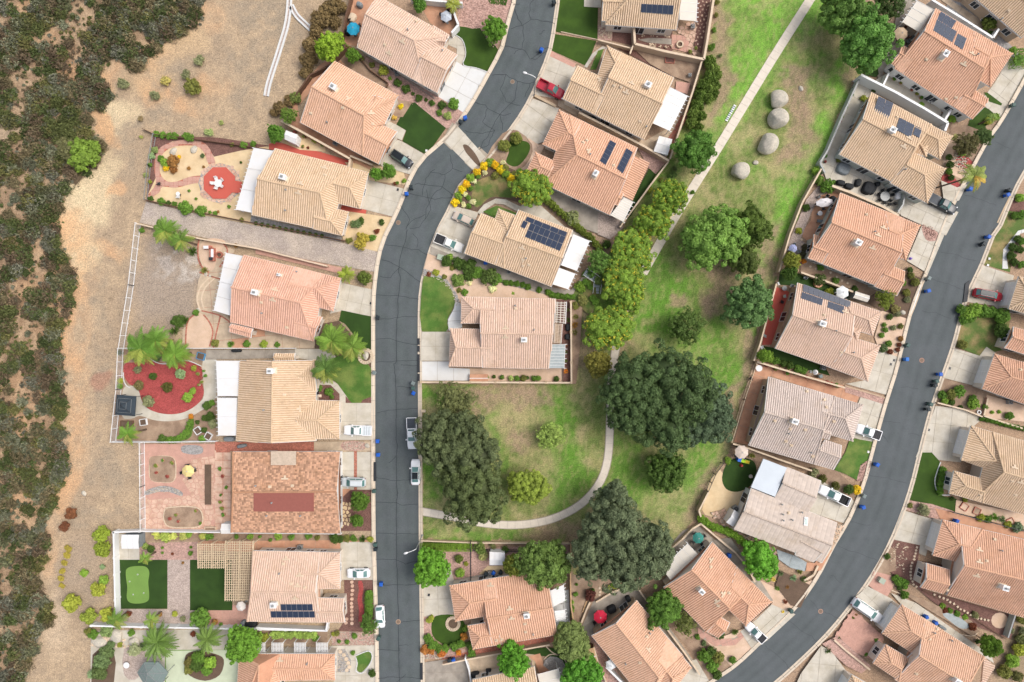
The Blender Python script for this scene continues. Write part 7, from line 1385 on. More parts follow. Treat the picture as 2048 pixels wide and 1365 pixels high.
table('grey round fire table on the dark turf corner', 1569, 577, 5, 'metal_grey', .5); table('bright blue round table on the terracotta terrace', 1640, 427, 4.8, 'patio_white'); bpy.context.view_layer.update()
[c for c in COL.objects if c.get('label') == 'bright blue round table on the terracotta terrace'][0].children[0].data.materials[0] = plain('blue_table', (44,170,210), .5)
table('white round table at the top of the orange patio', 1518, 737, 6.5); table('white bird bath disc in the gravel circle', 253, 1331, 6, 'white', .5, 'bird_bath', 'bird bath')
def lounger(label, px, py, deg, m='grey_cover'):
 p = P(px, py, .4); root = empty('sun_lounger', (p.x, p.y, .05), math.radians(deg)); tag(root, label, 'lounger'); b = MB(); b.box((.15, 0, .35), (1.2, .6, .1)); b.build('seat', M[m], root); b = MB(); b.bar((-.45, 0, .36), (-.95, 0, .72), .6, .1); b.build('backrest', M[m], root)
 for x in (-.3, .65):
  for y in (-.25, .25): b = MB(); b.box((x, y, .15), (.06, .06, .3)); b.build('leg', M['metal_dark'], root)
lounger('pale sun lounger against the wall of the salmon terrace house', 1642, 443, 170)
def covered(label, px, py, sx, sy, deg, h=.9, m='black_cover', name='covered_furniture', cat='covered furniture'):
 p = P(px, py, h); x, y = sx*.05, sy*.05; root = empty(name, (p.x, p.y, .05), math.radians(deg)); tag(root, label, cat); rings = []
 for z, k in ((0, 1.02), (h*.6, 1.0), (h*.9, .92), (h, .72)): rings.append([(x*k*math.copysign(abs(math.cos(t))**.6, math.cos(t)), y*k*math.copysign(abs(math.sin(t))**.6, math.sin(t)), z) for t in [i*math.pi/8 for i in range(17)]])
 vs = [v for r in rings for v in r]; fs = [(i*17+j, i*17+j+1, (i+1)*17+j+1, (i+1)*17+j) for i in range(3) for j in range(16)]; fs.append(tuple(range(51, 67))); mesh('cover', vs, fs, M[m], root, True); b = MB(); b.box((0, 0, h+.01), (x*.5, y*.3, .05)); b.build('handle', M[m], root)
for a in [('grey covered round table by the tan house corner', 1689, 337, 26, 22, -20, .85, 'grey_cover'), ('black covered chair, leftmost on the side patio', 1683, 365, 17, 10, -15), ('black covered chair beside the leftmost one on patio', 1700, 372, 18, 11, -15), ('upright black covered chair left of the long black sofa', 1718, 365, 11, 16, -15), ('large black covered grill on the side patio', 1739, 375, 20, 25, -25, 1.1), ('narrow black covered bench right of large grill', 1748, 380, 9, 18, -25), ('dark covered seat above the dining table', 1757, 368, 10, 9, 0), ('white covered cart by the gate of the side patio', 1798, 392, 11, 14, 0, .9, 'white'), ('black covered table on red umbrella patio', 1224, 1221, 18, 14, 25), ('round black cover by the window of red umbrella house', 1257, 1200, 10, 11, 25), ('black covered grill right of the oblong umbrella', 1668, 398, 11, 13, 50), ('black covered table in narrow bed by pale pink house', 1136, 655, 9, 15, 0), ('second black covered chair in narrow bed', 1135, 674, 10, 12, 0), ('long dark covered barbecue by the lower drive', 950, 1352, 18, 11, 8), ('black covered seat beside long dark barbecue', 977, 1345, 11, 8, 8), ('black covered grill by the white wall under pergola house', 500, 1251, 22, 13, 0), ('grey box unit left of the black grill by the white wall', 484, 1250, 8, 12, 0, 1, 'grey_cover'), ('dark grill at the wall of the turquoise terrace', 694, 63, 9, 10, 0), ('pale covered bench on turquoise umbrella terrace', 704, 34, 14, 18, -25, .7, 'cap'), ('grey covered stack on turquoise terrace top', 718, 8, 12, 10, -25, .8, 'grey_cover'), ('black air conditioner cover on side path of red pickup house', 1182, 234, 10, 6, -25, .7), ('dark long box by the fence of broad tan house', 471, 702, 19, 6, 0, .7), ('grey bin cupboard under the lower white patio cover', 457, 879, 22, 10, 0, .8, 'grey_cover'), ('grey storage chest on the brick terrace', 482, 893, 18, 7, 10, .7, 'grey_cover'), ('dark planter box on side wall of the pale house', 2008-25, 1320-40, 26, 5, -32, .6), ('grey storage bench by the salmon house wall below shake roof', 1866+20, 1256, 18, 6, -32, .6, 'grey_cover')]: covered(*a)
# ================================================================ SHEDS, COOLING UNITS, FIRE PITS
def shed(label, pts, z=2.1, ridge=.35, wall='stucco_white', roof='patio_white', name='garden_shed', npan=3, door=True):
 c = P(sum(p[0] for p in pts)/4, sum(p[1] for p in pts)/4, z); root = empty(name, (c.x, c.y, 0)); tag(root, label, 'shed'); q = [P(*p, z)-Vector((c.x, c.y, 0)) for p in pts]
 b = MB(); b.prism([(v.x*.92, v.y*.92) for v in q], 0, z); b.build('wall', M[wall], root); m0, m1 = (q[0]+q[3])/2+Vector((0, 0, ridge)), (q[1]+q[2])/2+Vector((0, 0, ridge))
 for A, B, R0, R1 in ((q[0], q[1], m0, m1), (q[3], q[2], m0, m1)):
  for i in range(npan):
   s, t = i/npan+.006, (i+1)/npan-.006; v = [A.lerp(B, s), A.lerp(B, t), R0.lerp(R1, t), R0.lerp(R1, s)]; mesh('roof_panel', v+[x-Vector((0, 0, .05)) for x in v], [(0, 1, 2, 3), (0, 4, 5, 1), (1, 5, 6, 2), (2, 6, 7, 3), (3, 7, 4, 0)], M[roof], root)
 b = MB(); b.bar(m0, m1, .12, .06); b.build('ridge_cap', M['white'], root)
 if door: e = (q[1]-q[2]); mid = (q[1]+q[2])/2*.93; b = MB(); b.box((mid.x, mid.y, z*.45), (.06, .8, z*.8), rz=math.atan2(e.y, e.x)-math.pi/2); b.build('door', M['stucco_white'], root)
shed('small white shed on a sand bed between the salmon and tan houses', [(572,261),(596,270),(591,289),(569,279)]); shed('white two panel shed by the brick side walk near the park', [(1318,272),(1345,279),(1335,311),(1307,303)], npan=2); shed('white shed behind the round turf bed house', [(979,1104),(1010,1106),(1010,1131),(979,1131)]); shed('white domed shed by the pebble strip of the shingle house', [(1468,1020),(1480,1028),(1466,1054),(1452,1045)], 2.0, .45); shed('white small hut at the shake house lower corner', [(443,1048),(464,1048),(468,1068),(442,1068)], 1.8, .3); shed('grey metal shed beside the two tiered umbrella', [(1711,583),(1740,592),(1735,605),(1706,596)], 1.9, .25, 'metal_grey', 'patio_beige'); shed('wooden shed with plank roof below the grey round tree', [(1167,1301),(1188,1296),(1195,1325),(1174,1332)], 2.0, .3, 'wood_dark', 'wood', npan=7); shed('brick colored planter shed by the white front drive', [(939,749),(976,749),(976,765),(939,765)], .7, .02, 'terracotta', 'terracotta', 'low_planter_box', 4, False); shed('white swing seat canopy on the concrete pad by the putting green', [(243,1070),(278,1070),(278,1098),(243,1098)], 2.0, .2, 'grey_cover', 'patio_white', 'swing_canopy', 3, False)
def unit(label, px, py, deg=0, s=9, m='metal_grey'):
 p = P(px, py, .8); root = empty('air_conditioner', (p.x, p.y, .05), math.radians(deg)); tag(root, label, 'air conditioner'); d = s*.1; b = MB(); b.box((0, 0, .4), (d, d, .8)); b.build('housing', M[m], root); b = MB(); b.cyl((0, 0, .8), d*.4, .04, 16); b.build('grille', M['metal_dark'], root)
 for i in range(4): b = MB(); b.box((0, 0, .86), (d*.78, .04, .02), rz=i*.785); b.build('fan_blade', M['metal_grey'], root)
for a in [('air conditioner by the wall of the white domed shed house', 1472, 1018, 25, 10), ('air conditioner at the salmon house side path', 670, 286, -30, 8), ('air conditioner south of the top left house', 793, 146, 0, 7), ('black topped unit on the putting green house side path', 599, 1096, 0, 9), ('air conditioner on the side path of the big solar roof', 1018, 544, 0, 7), ('round topped unit in row behind round bed house', 980, 1148, 0, 8), ('grey unit by broad tan house lower wall', 480, 881, 0, 6), ('unit beside tan wall above the solar house', 1648, 736, -18, 8), ('unit in corner of hipped garage patio', 2022, 805, 0, 8), ('air conditioner next to the fire pit yard roof', 1386, 52, 0, 8), ('unit near the east gate of the bare yard', 1380, 150, 0, 6), ('unit by lower left of the red umbrella house', 1262, 1357, -50, 8)]: unit(*a)
def ring_pit(label, px, py, r, n=8, m='cap', name='fire_pit', h=.45, cat='fire pit'):
 p = P(px, py, h); root = empty(name, (p.x, p.y, .08)); tag(root, label, cat)
 for i in range(n):
  a0, a1 = 2*math.pi*i/n+.04, 2*math.pi*(i+1)/n-.04; R, q = r*.1, r*.062; piece('block', [(R*math.cos(a0), R*math.sin(a0)), (R*math.cos(a1), R*math.sin(a1)), (q*math.cos(a1), q*math.sin(a1)), (q*math.cos(a0), q*math.sin(a0))], 0, h, M[m], root)
 b = MB(); b.cyl((0, 0, 0), r*.06, h*.5, 12); b.build('ash_bed', M['dark_soil'], root)
ring_pit('octagonal fire pit on the round pink paved patio', 1360, 89, 7.5); ring_pit('round brick fire pit in the lobed patio by the dirt lot', 438, 510, 7, 10, 'brick'); ring_pit('ring of pale stones around the bed in the kidney turf', 906, 1248, 15, 22, 'cap', 'stone_ring', .2, 'stone ring'); ring_pit('left small stone ring in the dark mulch corner', 1800, 1109, 4, 7, 'brick', 'stone_ring', .15, 'stone ring'); ring_pit('right small stone ring in the dark mulch corner', 1815, 1108, 4.5, 7, 'brick', 'stone_ring', .15, 'stone ring'); ring_pit('round plant basin in the bed under the hipped drive', 1958, 825, 4.5, 8, 'white', 'planter_ring', .3, 'planter'); ring_pit('brick edged round planter on turf above the solar panels', 1637, 567, 9, 10, 'terracotta', 'planter_ring', .35, 'planter')
def garden_bed(label, px, py, sx, sy, deg, m='white', soil='dark_soil'):
 p = P(px, py, .4); root = empty('garden_bed', (p.x, p.y, .05), math.radians(deg)); tag(root, label, 'garden bed'); x, y = sx*.05, sy*.05
 for c, d in (((0, y, .2), (2*x, .12, .4)), ((0, -y, .2), (2*x, .12, .4)), ((x, 0, .2), (.12, 2*y, .4)), ((-x, 0, .2), (.12, 2*y, .4))): b = MB(); b.box(c, d); b.build('side_board', M[m] if isinstance(m, str) else m, root)
 b = MB(); b.box((0, 0, .15), (2*x-.12, 2*y-.12, .3)); b.build('soil', M[soil], root)
for a in [('white square raised bed under the red mulch path', 286, 845, 13, 12, 8), ('faint old raised bed frame by the yard fence', 253, 848, 24, 11, 0, 'wood_dark'), ('white diamond raised bed by the lower patio cover', 395, 862, 12, 13, 35), ('white raised bed beside the diamond one', 416, 873, 12, 13, -30), ('blue framed raised bed at the top of red mulch yard', 401, 713, 15, 13, -15, plain('blue_frame', (90,150,190))), ('left brown square frame in the sand yard', 1929, 1014, 14, 13, -35, 'brick', 'pink_sand'), ('middle brown square frame in the sand yard', 1954, 1023, 13, 13, -25, 'brick', 'soil'), ('right brown square frame in the sand yard', 2021, 1044, 13, 12, 25, 'brick', 'pink_sand'), ('small square bed in the wooden fenced yard edge', 1340, 120, 18, 12, -5, 'brick', 'dark_mulch'), ('long narrow trough bed on the brick strip', 420, 1058, 21, 6, 0, 'cap', 'soil')]: garden_bed(*a)
# ================================================================ BOULDERS AND ROCKS
def rock_mesh(seed, flat=.72):
 bm = bmesh.new(); bmesh.ops.create_icosphere(bm, subdivisions=4, radius=1); rg = np.random.default_rng(seed); d = rg.normal(0, 1, (9, 3)); d /= np.linalg.norm(d, axis=1)[:, None]; lim = rg.uniform(.66, .92, 9)
 for v in bm.verts:
  q = np.array(v.co); k = 1.
  for a, l in zip(d, lim):
   s = q.dot(a)
   if s > l: q = q-a*(s-l)*.8
  v.co = q*[1, 1, flat]
 me = bpy.data.meshes.new('rock'); bm.to_mesh(me); bm.free(); me.materials.append(M['boulder']); me.shade_smooth(); return me
RK = [rock_mesh(i) for i in range(4)]
for i, (lab, x, y, r) in enumerate([('topmost of four large round boulders right of the park path', 1559, 197, 19.5), ('second of four large boulders, just below the topmost', 1559, 236, 21), ('third and widest of the four large park boulders', 1538, 286, 22), ('lowest of the four large boulders, near the tiny round one', 1483, 341, 19)]):
 p = P(x, y, r*.06); o = share('boulder', RK[i], None, (p.x, p.y, r*.035), random.uniform(0, 6), (r*.1, r*.1*(.92 if i != 1 else .98), r*.1)); tag(o, lab, 'boulder', 'round boulders in the park')
for i, (lab, x, y, r) in enumerate([('small round stone right of the lowest large boulder', 1512, 325, 6), ('pale flat rock on bare dirt above the boulders', 1603, 177, 6), ('flat whitish rock on the lower sandy slope', 166, 988, 6), ('pale rock on the edge of the brick lobed patio', 411, 549, 5), ('second pale rock at the lobed patio', 419, 552, 4), ('pale rock where the lower patio circle begins', 396, 620, 5), ('large white rock in the bottom left garden', 198, 1284, 17), ('white rock right of the large garden rock', 232, 1272, 16), ('white rock cluster stone beside the date palm', 268, 1286, 13), ('pale oval rock in the octagon yard mulch', 386, 299, 9), ('rough slab rock left of the pale oval one', 346, 303, 9), ('tan boulder in desert front yard', 1791, 618, 5), ('white boulder by the desert front yard kerb', 1807, 625, 6), ('small pale rock on the sand bed near street', 1792, 704, 5), ('fountain boulder in the round kerb basin', 731, 712, 10), ('top left pale rock on open slope', 132, 348, 3), ('grey rock in the lobed bed by the kerb lawn', 734, 892, 6)]):
 p = P(x, y, .3); o = share('boulder', RK[i % 4], None, (p.x, p.y, .08), random.uniform(0, 6), (r*.1, r*.075, r*.07)); tag(o, lab, 'rock')
def scatter_stones(poly_px, n, lo, hi, label, m='river_rock', seed=1, zz=.1):
 rg = random.Random(seed); w = W2(poly_px); x0, x1 = min(p[0] for p in w), max(p[0] for p in w); y0, y1 = min(p[1] for p in w), max(p[1] for p in w); mb = MB(); k = 0
 while k < n:
  x, y = rg.uniform(x0, x1), rg.uniform(y0, y1)
  if not inside(x, y, w): k += .2; continue
  r = rg.uniform(lo, hi); a0 = rg.uniform(0, 6); m_ = 6; b = [(x+r*math.cos(a0+i*6.283/m_)*rg.uniform(.8, 1.1), y+r*.75*math.sin(a0+i*6.283/m_)*rg.uniform(.8, 1.1)) for i in range(m_)]
  t = [((q[0]-x)*.6+x, (q[1]-y)*.6+y) for q in b]; h = r*rg.uniform(.5, .8); zz = gz(x, y); mb.add([(*q, zz-.12) for q in b]+[(*q, zz+h) for q in t], [(i, (i+1) % m_, m_+(i+1) % m_, m_+i) for i in range(m_)]+[tuple(range(m_, 2*m_))]); k += 1
 o = mb.build('stones', M[m]); tag(o, label, 'stones', kind='stuff')
scatter_stones([(920,0),(1012,0),(1004,60),(985,98),(962,60),(918,50)], 900, .06, .17, 'pinkish cobbles covering the front bed of the top house', 'pink_gravel', 1)
scatter_stones([(848,538),(870,545),(895,560),(915,590),(922,612),(912,612),(902,580),(870,556),(846,552)], 260, .08, .2, 'grey river stones edging the rounded front lawn', 'river_rock', 2, .18)
scatter_stones([(1917,290),(1935,300),(1935,330),(1955,345),(1945,358),(1915,350),(1905,320)], 260, .10, .26, 'pale river rocks in front of the tan solar house', 'river_rock', 3)
scatter_stones([(1422,1025),(1470,1058),(1560,1110),(1530,1106),(1450,1060)], 200, .12, .28, 'round cobbles behind the shingle house hedge', 'river_rock', 4, .14)
scatter_stones([(662,1262),(752,1266),(752,1292),(664,1290)], 380, .06, .2, 'rounded stones in the bed above the blob lawn', 'river_rock', 5, .12)
scatter_stones([(672,1300),(690,1298),(702,1320),(700,1345),(674,1344)], 140, .06, .2, 'grey stones beside the bottom left front walk', 'river_rock', 6, .12)
scatter_stones([(1738,918),(1742,925),(1730,962),(1712,962),(1720,932)], 240, .06, .18, 'pink cobbles along the kerb below the grey house lawn', 'pink_gravel', 7)
scatter_stones([(1843,450),(1862,455),(1874,468),(1868,480),(1852,480)], 160, .07, .17, 'cobbles in the teardrop bed of the salmon house', 'pink_gravel', 8)
scatter_stones([(846,1288),(880,1300),(886,1316),(846,1318)], 200, .08, .24, 'white stones in the corner below the kidney turf', 'river_rock', 9, .12)
scatter_stones([(870,190),(930,228),(922,252),(895,245),(800,200),(740,140),(760,140)], 500, .05, .14, 'pinkish gravel stones south of the top house', 'pink_gravel', 10)
scatter_stones([(1674,1048),(1688,1050),(1662,1100),(1655,1094)], 120, .08, .22, 'tan stones in the kerb bed of the shingle house', 'river_rock', 11)
scatter_stones([(686,884),(728,884),(728,900),(686,900)], 160, .06, .18, 'pebbles in the small front bed under the capped pickup', 'river_rock', 12)
scatter_stones([(1783,1080),(1815,1090),(1810,1150),(1775,1130)], 60, .08, .28, 'scattered white rocks on the dark mulch corner', 'cap', 13)
scatter_stones([(292,982),(320,972),(345,974),(366,984),(364,992),(340,984),(316,984),(295,990)], 160, .07, .16, 'grey stones of the curved dry stream in flagstone yard', 'river_rock', 14, .2)
scatter_stones([(320,215),(350,215),(370,240),(340,245),(315,235)], 50, .04, .1, 'pale pebbles scattered on the tan slope', 'cap', 15, .0)
scatter_stones([(180,1290),(215,1262),(250,1280),(262,1270),(270,1290),(240,1296),(205,1300)], 60, .2, .55, 'big white landscape stones in the bottom left garden', 'cap', 16)
def steps(parent_name, pts, r, m='sand', label=None, n=7):
 root = mesh(parent_name, [(*p, .05) for p in W2([pts[0], (pts[0][0]+.5, pts[0][1]), (pts[0][0], pts[0][1]+.5)])], [(0, 2, 1)], M[m]); tag(root, label, kind='structure')
 for x, y in pts:
  p = P(x, y); a0 = random.uniform(0, 6); piece('stepping_stone', [(p.x+r*.1*math.cos(a0+i*6.283/n)*random.uniform(.85, 1.1), p.y+r*.1*math.sin(a0+i*6.283/n)*random.uniform(.85, 1.1)) for i in range(n)], .0, max(.08, gz(p.x, p.y))+.06, M[m], root)
steps('stepping_path', [(1832,1094),(1830,1100),(1829,1106),(1827,1112),(1826,1118),(1822,1125),(1820,1131),(1820,1137),(1819,1143),(1819,1150),(1820,1156),(1823,1162),(1825,1168),(1830,1172),(1866,1188),(1876,1192),(1884,1195),(1892,1198),(1897,1203),(1905,1206),(1912,1212),(1918,1217),(1925,1220),(1932,1224),(1938,1229),(1946,1233),(1952,1235),(1959,1236),(1966,1238),(1973,1239)], 2.9, 'cap', 'pale stepping stones through the dark mulch yard', 4)
steps('stepping_path', [(704,1164),(705,1172),(705,1181),(704,1189),(704,1198),(703,1207),(704,1214),(704,1222),(704,1230),(704,1238),(704,1247),(694,1238),(692,1246)], 3.6, 'flagstone', 'pink stepping stones in the front rock garden')
steps('stepping_path', [(681,1303),(688,1310),(693,1318),(697,1326),(699,1334),(694,1340)], 4, 'cap', 'pale stepping stones beside the blob lawn walk')
steps('stepping_path', [(1620,534),(1631,538),(1645,541),(1660,546),(1672,555),(1683,562),(1694,567),(1602,480),(1603,490),(1600,500)], 2.5, 'cap', 'white stepping stones between the two middle right houses')
steps('stepping_path', [(1199,1176),(1200,1184),(1199,1190)], 2.6, 'cap', 'stepping stones up the sandy bank')
for k, q in enumerate([[(1272,64),(1342,64),(1342,76),(1296,74),(1274,80)], [(1296,88),(1344,92),(1344,98),(1300,94)], [(1198,56),(1224,58),(1222,78),(1198,76)]]): scatter_stones(q, 26 if k < 2 else 60, .14, .3, ['white rocks on the dark bed behind the top house', 'white rocks in lower dark bed behind the top house', 'white stones on the pink front bed of the top house'][k], 'cap', 40+k)
# ================================================================ WALLS, FENCES, HEDGE EDGES
def wall(label, pts, h=1.6, t=.22, m='block', cap='cap', name='garden_wall', pil=0, top=True):
 """pts trace the top of the wall in the photograph"""
 w = [P(*p, h if top else 0) for p in pts]; c = w[0]; root = empty(name, (c.x, c.y, 0)); tag(root, label, 'wall'); w = [(v.x-c.x, v.y-c.y) for v in w]
 for i in range(len(w)-1):
  a, b = Vector(w[i]), Vector(w[i+1]); L = (b-a).length
  if L < .05: continue
  mb = MB(); mb.bar((*a, h/2-.05), (*b, h/2-.05), t, h-.1); mb.build('wall_panel', M[m], root)
  if cap:
   n = max(1, int(L/2.4))
   for k in range(n): p, q = a.lerp(b, k/n), a.lerp(b, (k+1)/n); e = (q-p).normalized()*.012; cb = MB(); cb.bar((*(p+e), h+.002), (*(q-e), h+.002), t+.10, .1); cb.build('coping', M[cap], root)
  if pil:
   for k in range(int(L/pil)+1): p = a.lerp(b, min(1, k*pil/L)); pb = MB(); pb.box((p.x, p.y, h/2+.04), (t+.22, t+.22, h+.12)); pb.build('pillar', M[m], root)
 return root
def fence(label, pts, h=1.5, m='white', step=2.4, pk=.16, name='fence', top=True, cat='fence'):
 w = [P(*p, h if top else 0) for p in pts]; c = w[0]; root = empty(name, (c.x, c.y, 0)); tag(root, label, cat); w = [(v.x-c.x, v.y-c.y) for v in w]; pb = MB()
 for i in range(len(w)-1):
  a, b = Vector(w[i]), Vector(w[i+1]); L = (b-a).length; n = max(1, round(L/step))
  for k in range(n+1): p = a.lerp(b, k/n); q = MB(); q.box((p.x, p.y, h/2+.03), (.12, .12, h+.08)); q.build('post', M[m], root)
  for z in (h-.05, .22): q = MB(); q.bar((*a, z), (*b, z), .09, .08); q.build('rail', M[m], root)
  for k in range(int(L/pk)): p = a.lerp(b, (k+.5)*pk/L); pb.box((p.x, p.y, h/2), (.025, .025, h-.2))
 o = pb.build('pickets', M[m], root); tag(o, kind='stuff'); return root
fence('long white picket fence on the west side of the bare dirt lot', [(270,446),(256,570),(236,697)], 1.7)
fence('white picket fence along the west side of the red mulch yard', [(235,697),(231,780),(220,885)], 1.7)
fence('white picket fence west of the pink flagstone yard', [(278,887),(279,975),(280,1064)], 1.7)
wall('low white edged wall between the dirt lot and red mulch yard', [(236,697),(420,697),(590,697)], .9, .12, 'white', None)
wall('white wall along the bottom of the red mulch yard', [(221,885),(330,885),(430,884)], 1.2, .14, 'white', None)
wall('white wall under the flagstone yard', [(279,1064),(440,1066)], 1.5, .16, 'white', None)
wall('tan wall along the gravel lane above the dirt lot', [(272,447),(400,478),(512,497),(655,533)], 1.1, .18, 'block')
wall('white wall below the shake roof', [(462,1067),(682,1069)], .9, .12, 'white', None)
for a in [('white pillared wall on the west edge of the putting green yard', [(227,1066),(229,1150),(231,1232)]), ('white pillared wall along the top of the putting green yard', [(228,1065),(282,1063)]), ('long white pillared wall under the putting green house', [(182,1252),(300,1255),(470,1258),(655,1262)])]: wall(a[0], a[1], 1.3, .2, 'stucco_white', 'white', pil=5)
wall('low white wall at the pergola house lower side', [(512,1256),(652,1262),(655,1245)], 1.5, .22, 'stucco_white', 'white')
fence('thin green wire fence left of the octagon yard', [(305,267),(294,330),(287,398)], 1.2, 'metal_grey', 3, .4)
wall('thin green wall along the top of the octagon yard', [(282,256),(306,268),(395,279),(470,289),(545,300)], .9, .1, 'wood_dark', None)
wall('dark wall along the gravel lane below the octagon yard', [(287,399),(400,425),(512,447),(690,482)], .9, .14, 'wood_dark', None)
wall('tan stucco wall below the salmon house side yard', [(562,242),(600,262),(700,318),(698,335)], 1.7, .3, 'stucco_tan')
wall('tan return wall beside the red walkway', [(700,312),(745,330)], 1.3, .24, 'stucco_tan')
wall('dark wall on the west side of the top two houses', [(705,-20),(692,30),(684,75),(690,96),(660,130),(620,150),(590,192)], 1.4, .16, 'wood_dark', 'wood_dark')
wall('white wall of the top house front terrace', [(896,-10),(913,40),(917,50),(903,66)], 1.7, .3, 'stucco_white', 'white'); wall('pale wall at the top left of the front gravel', [(820,-4),(870,2),(925,6)], 1.6, .26, 'stucco_white', 'white')
wall('dark boundary wall between the top two houses', [(716,112),(740,140),(775,165),(770,178)], .8, .14, 'wood_dark', None)
wall('low wall between gravel and white drive at the top', [(870,197),(800,150),(800,142)], .4, .14, 'concrete_dark', None)
wall('tan stucco retaining wall wrapping the fire pit yard', [(1268,57),(1270,88),(1330,103),(1408,119),(1415,80),(1428,-6)], 1.9, .34, 'stucco_tan')
wall('tan wall by the dark bed behind the top house', [(1266,92),(1260,108)], 1.5, .2, 'stucco_tan'); wall('thin wall between the two turf pieces and dark yard', [(1122,63),(1196,79)], .3, .12, 'cap', None); wall('thin wall above the red pickup house', [(1196,80),(1262,97)], 1.0, .16, 'stucco_tan')
wall('brown wall on the park side behind the white patio roof', [(1404,122),(1386,182),(1340,318)], 1.5, .22, 'stucco_tan')
wall('long tan wall between red pickup house and slim solar house', [(1158,225),(1230,262),(1290,294),(1338,322)], 1.8, .3, 'stucco_tan'); wall('low tan garden wall beside the red pickup drive', [(1069,190),(1088,200),(1112,212)], .5, .5, 'block', None)
wall('tan wall behind the slim turf strip by the park', [(1338,322),(1300,372),(1240,455)], 1.4, .2, 'stucco_tan')
wall('tan pillared wall on the park side of the pale pink house', [(1142,604),(1143,765)], 1.3, .22, 'block', pil=6); wall('tan pillared wall under the pale pink house', [(842,765),(940,765),(1143,766)], 1.3, .22, 'block', pil=5)
wall('long pale wall on the south side of the park strip', [(842,1082),(940,1086),(1145,1088)], .8, .14, 'block'); fence('black wire fence dividing the gravel garden', [(941,1087),(941,1120),(941,1162)], 1.5, 'metal_dark', 3, .3)
wall('dark wall east of the olive tree yard', [(1141,1088),(1141,1160),(1142,1210),(1148,1250)], 1.4, .16, 'wood_dark', 'wood'); fence('short black fence near the white shed', [(941,1102),(1040,1104)], 1.1, 'metal_dark', 3, .4)
wall('tan wall along the drive south of the brick walk', [(885,1330),(937,1319),(1100,1290)], 1.2, .18, 'stucco_tan'); wall('white wall across the lower front drive', [(930,1316),(938,1340),(942,1365)], 1.3, .18, 'stucco_white', 'white')
wall('curved stone edging wall above the red umbrella patio', [(1192,1205),(1225,1185),(1262,1172),(1275,1176)], .6, .22, 'block'); wall('low pale log wall left of the red umbrella patio', [(1180,1205),(1172,1222),(1163,1246)], .5, .24, 'block'); wall('tan wall between the two lower salmon houses', [(1272,1172),(1310,1226),(1372,1310),(1400,1350)], 1.0, .2, 'block')
wall('white wall by the white hexagonal umbrella', [(1212,1334),(1250,1372),(1262,1400)], 1.6, .3, 'stucco_white', 'white'); wall('brown timber fence beside the plank roofed shed', [(1188,1294),(1196,1325),(1215,1372)], 1.4, .14, 'wood')
wall('curved edging wall around the teal umbrella patio', [(1338,1102),(1364,1080),(1385,1058),(1402,1048),(1430,1072),(1470,1105),(1496,1135),(1510,1165)], .9, .24, 'block')
fence('dark wire fence by the play turf at the park edge', [(1447,928),(1432,950),(1417,984)], 1.5, 'metal_dark', 2, .12)
wall('tan boundary wall between the park and the lower shingle yard', [(1417,985),(1398,1022),(1402,1034)], 1.5, .2, 'stucco_tan')
wall('tan wall between the grey roofed and shingle houses', [(1466,888),(1500,898),(1560,920),(1624,942)], 1.5, .22, 'stucco_tan'); fence('tan railing on the park side of the orange patio', [(1514,728),(1490,800),(1464,886)], 1.3, 'cap', 2.4, .18)
wall('tan wall between the orange patio and the turf strip', [(1514,724),(1560,738),(1620,756),(1690,776)], 1.5, .22, 'stucco_tan'); wall('low tan wall by the gravel strip of the grey house', [(1690,772),(1774,797)], .3, .2, 'block', None)
wall('brown boundary wall from red side patio down to orange patio', [(1553,568),(1536,630),(1520,690),(1508,722)], 1.5, .2, 'stucco_tan'); wall('brown boundary wall between the park and right middle yards', [(1643,338),(1605,405),(1580,470),(1558,545)], 1.5, .2, 'stucco_tan')
wall('tan stucco wall between tan solar house and terrace house', [(1664,372),(1700,385),(1762,412),(1798,432)], 1.9, .34, 'stucco_tan'); wall('grey wall cap on the park side of the tan solar house', [(1719,158),(1685,232),(1656,300),(1640,326),(1650,346)], 1.4, .24, 'stucco_green', 'metal_grey')
wall('tall white wall between the top right salmon and tan houses', [(1722,150),(1790,184),(1850,218),(1896,246),(1890,262)], 2.4, .34, 'stucco_white', 'white'); wall('white cross wall at the end of the top right side yard', [(1903,219),(1890,240)], 1.9, .3, 'stucco_white', 'white'); wall('short white wall closing the other side yard end', [(1778,146),(1766,172)], 1.7, .24, 'stucco_white', 'white')
wall('white wall beside the top right corner house', [(1864,0),(1920,34),(1986,76),(1998,58)], 1.9, .3, 'stucco_white', 'white'); wall('tan wall below the terrace house side bed', [(1602,545),(1660,566),(1706,584)], 1.1, .24, 'block'); wall('white rock edge line beside the desert front kerb', [(1846,560),(1834,598),(1822,632)], .3, .2, 'white', None)
wall('grey wall at the side gate of the dining patio', [(1810,388),(1806,410),(1796,424)], 1.6, .2, 'stucco_green', 'metal_grey')
wall('pink edged wall around the corner patio at right', [(1976,796),(1968,832),(2010,846),(2060,862)], .6, .22, 'pink_paver', 'cap'); wall('tan wall between the right edge drives', [(1875,806),(1930,820),(1965,834)], .8, .18, 'block')
fence('dark iron fence above the lower right salmon house', [(1908,1026),(1960,1040),(2060,1066)], 1.3, 'metal_dark', 3, .3); wall('dark wall along the lower dark mulch yard', [(1846,1182),(1930,1226),(2014,1280)], .6, .14, 'wood_dark', None); wall('grey wall at the round patio end of the mulch yard', [(2032,1226),(2016,1276)], 1.3, .2, 'stucco_green', 'metal_grey')
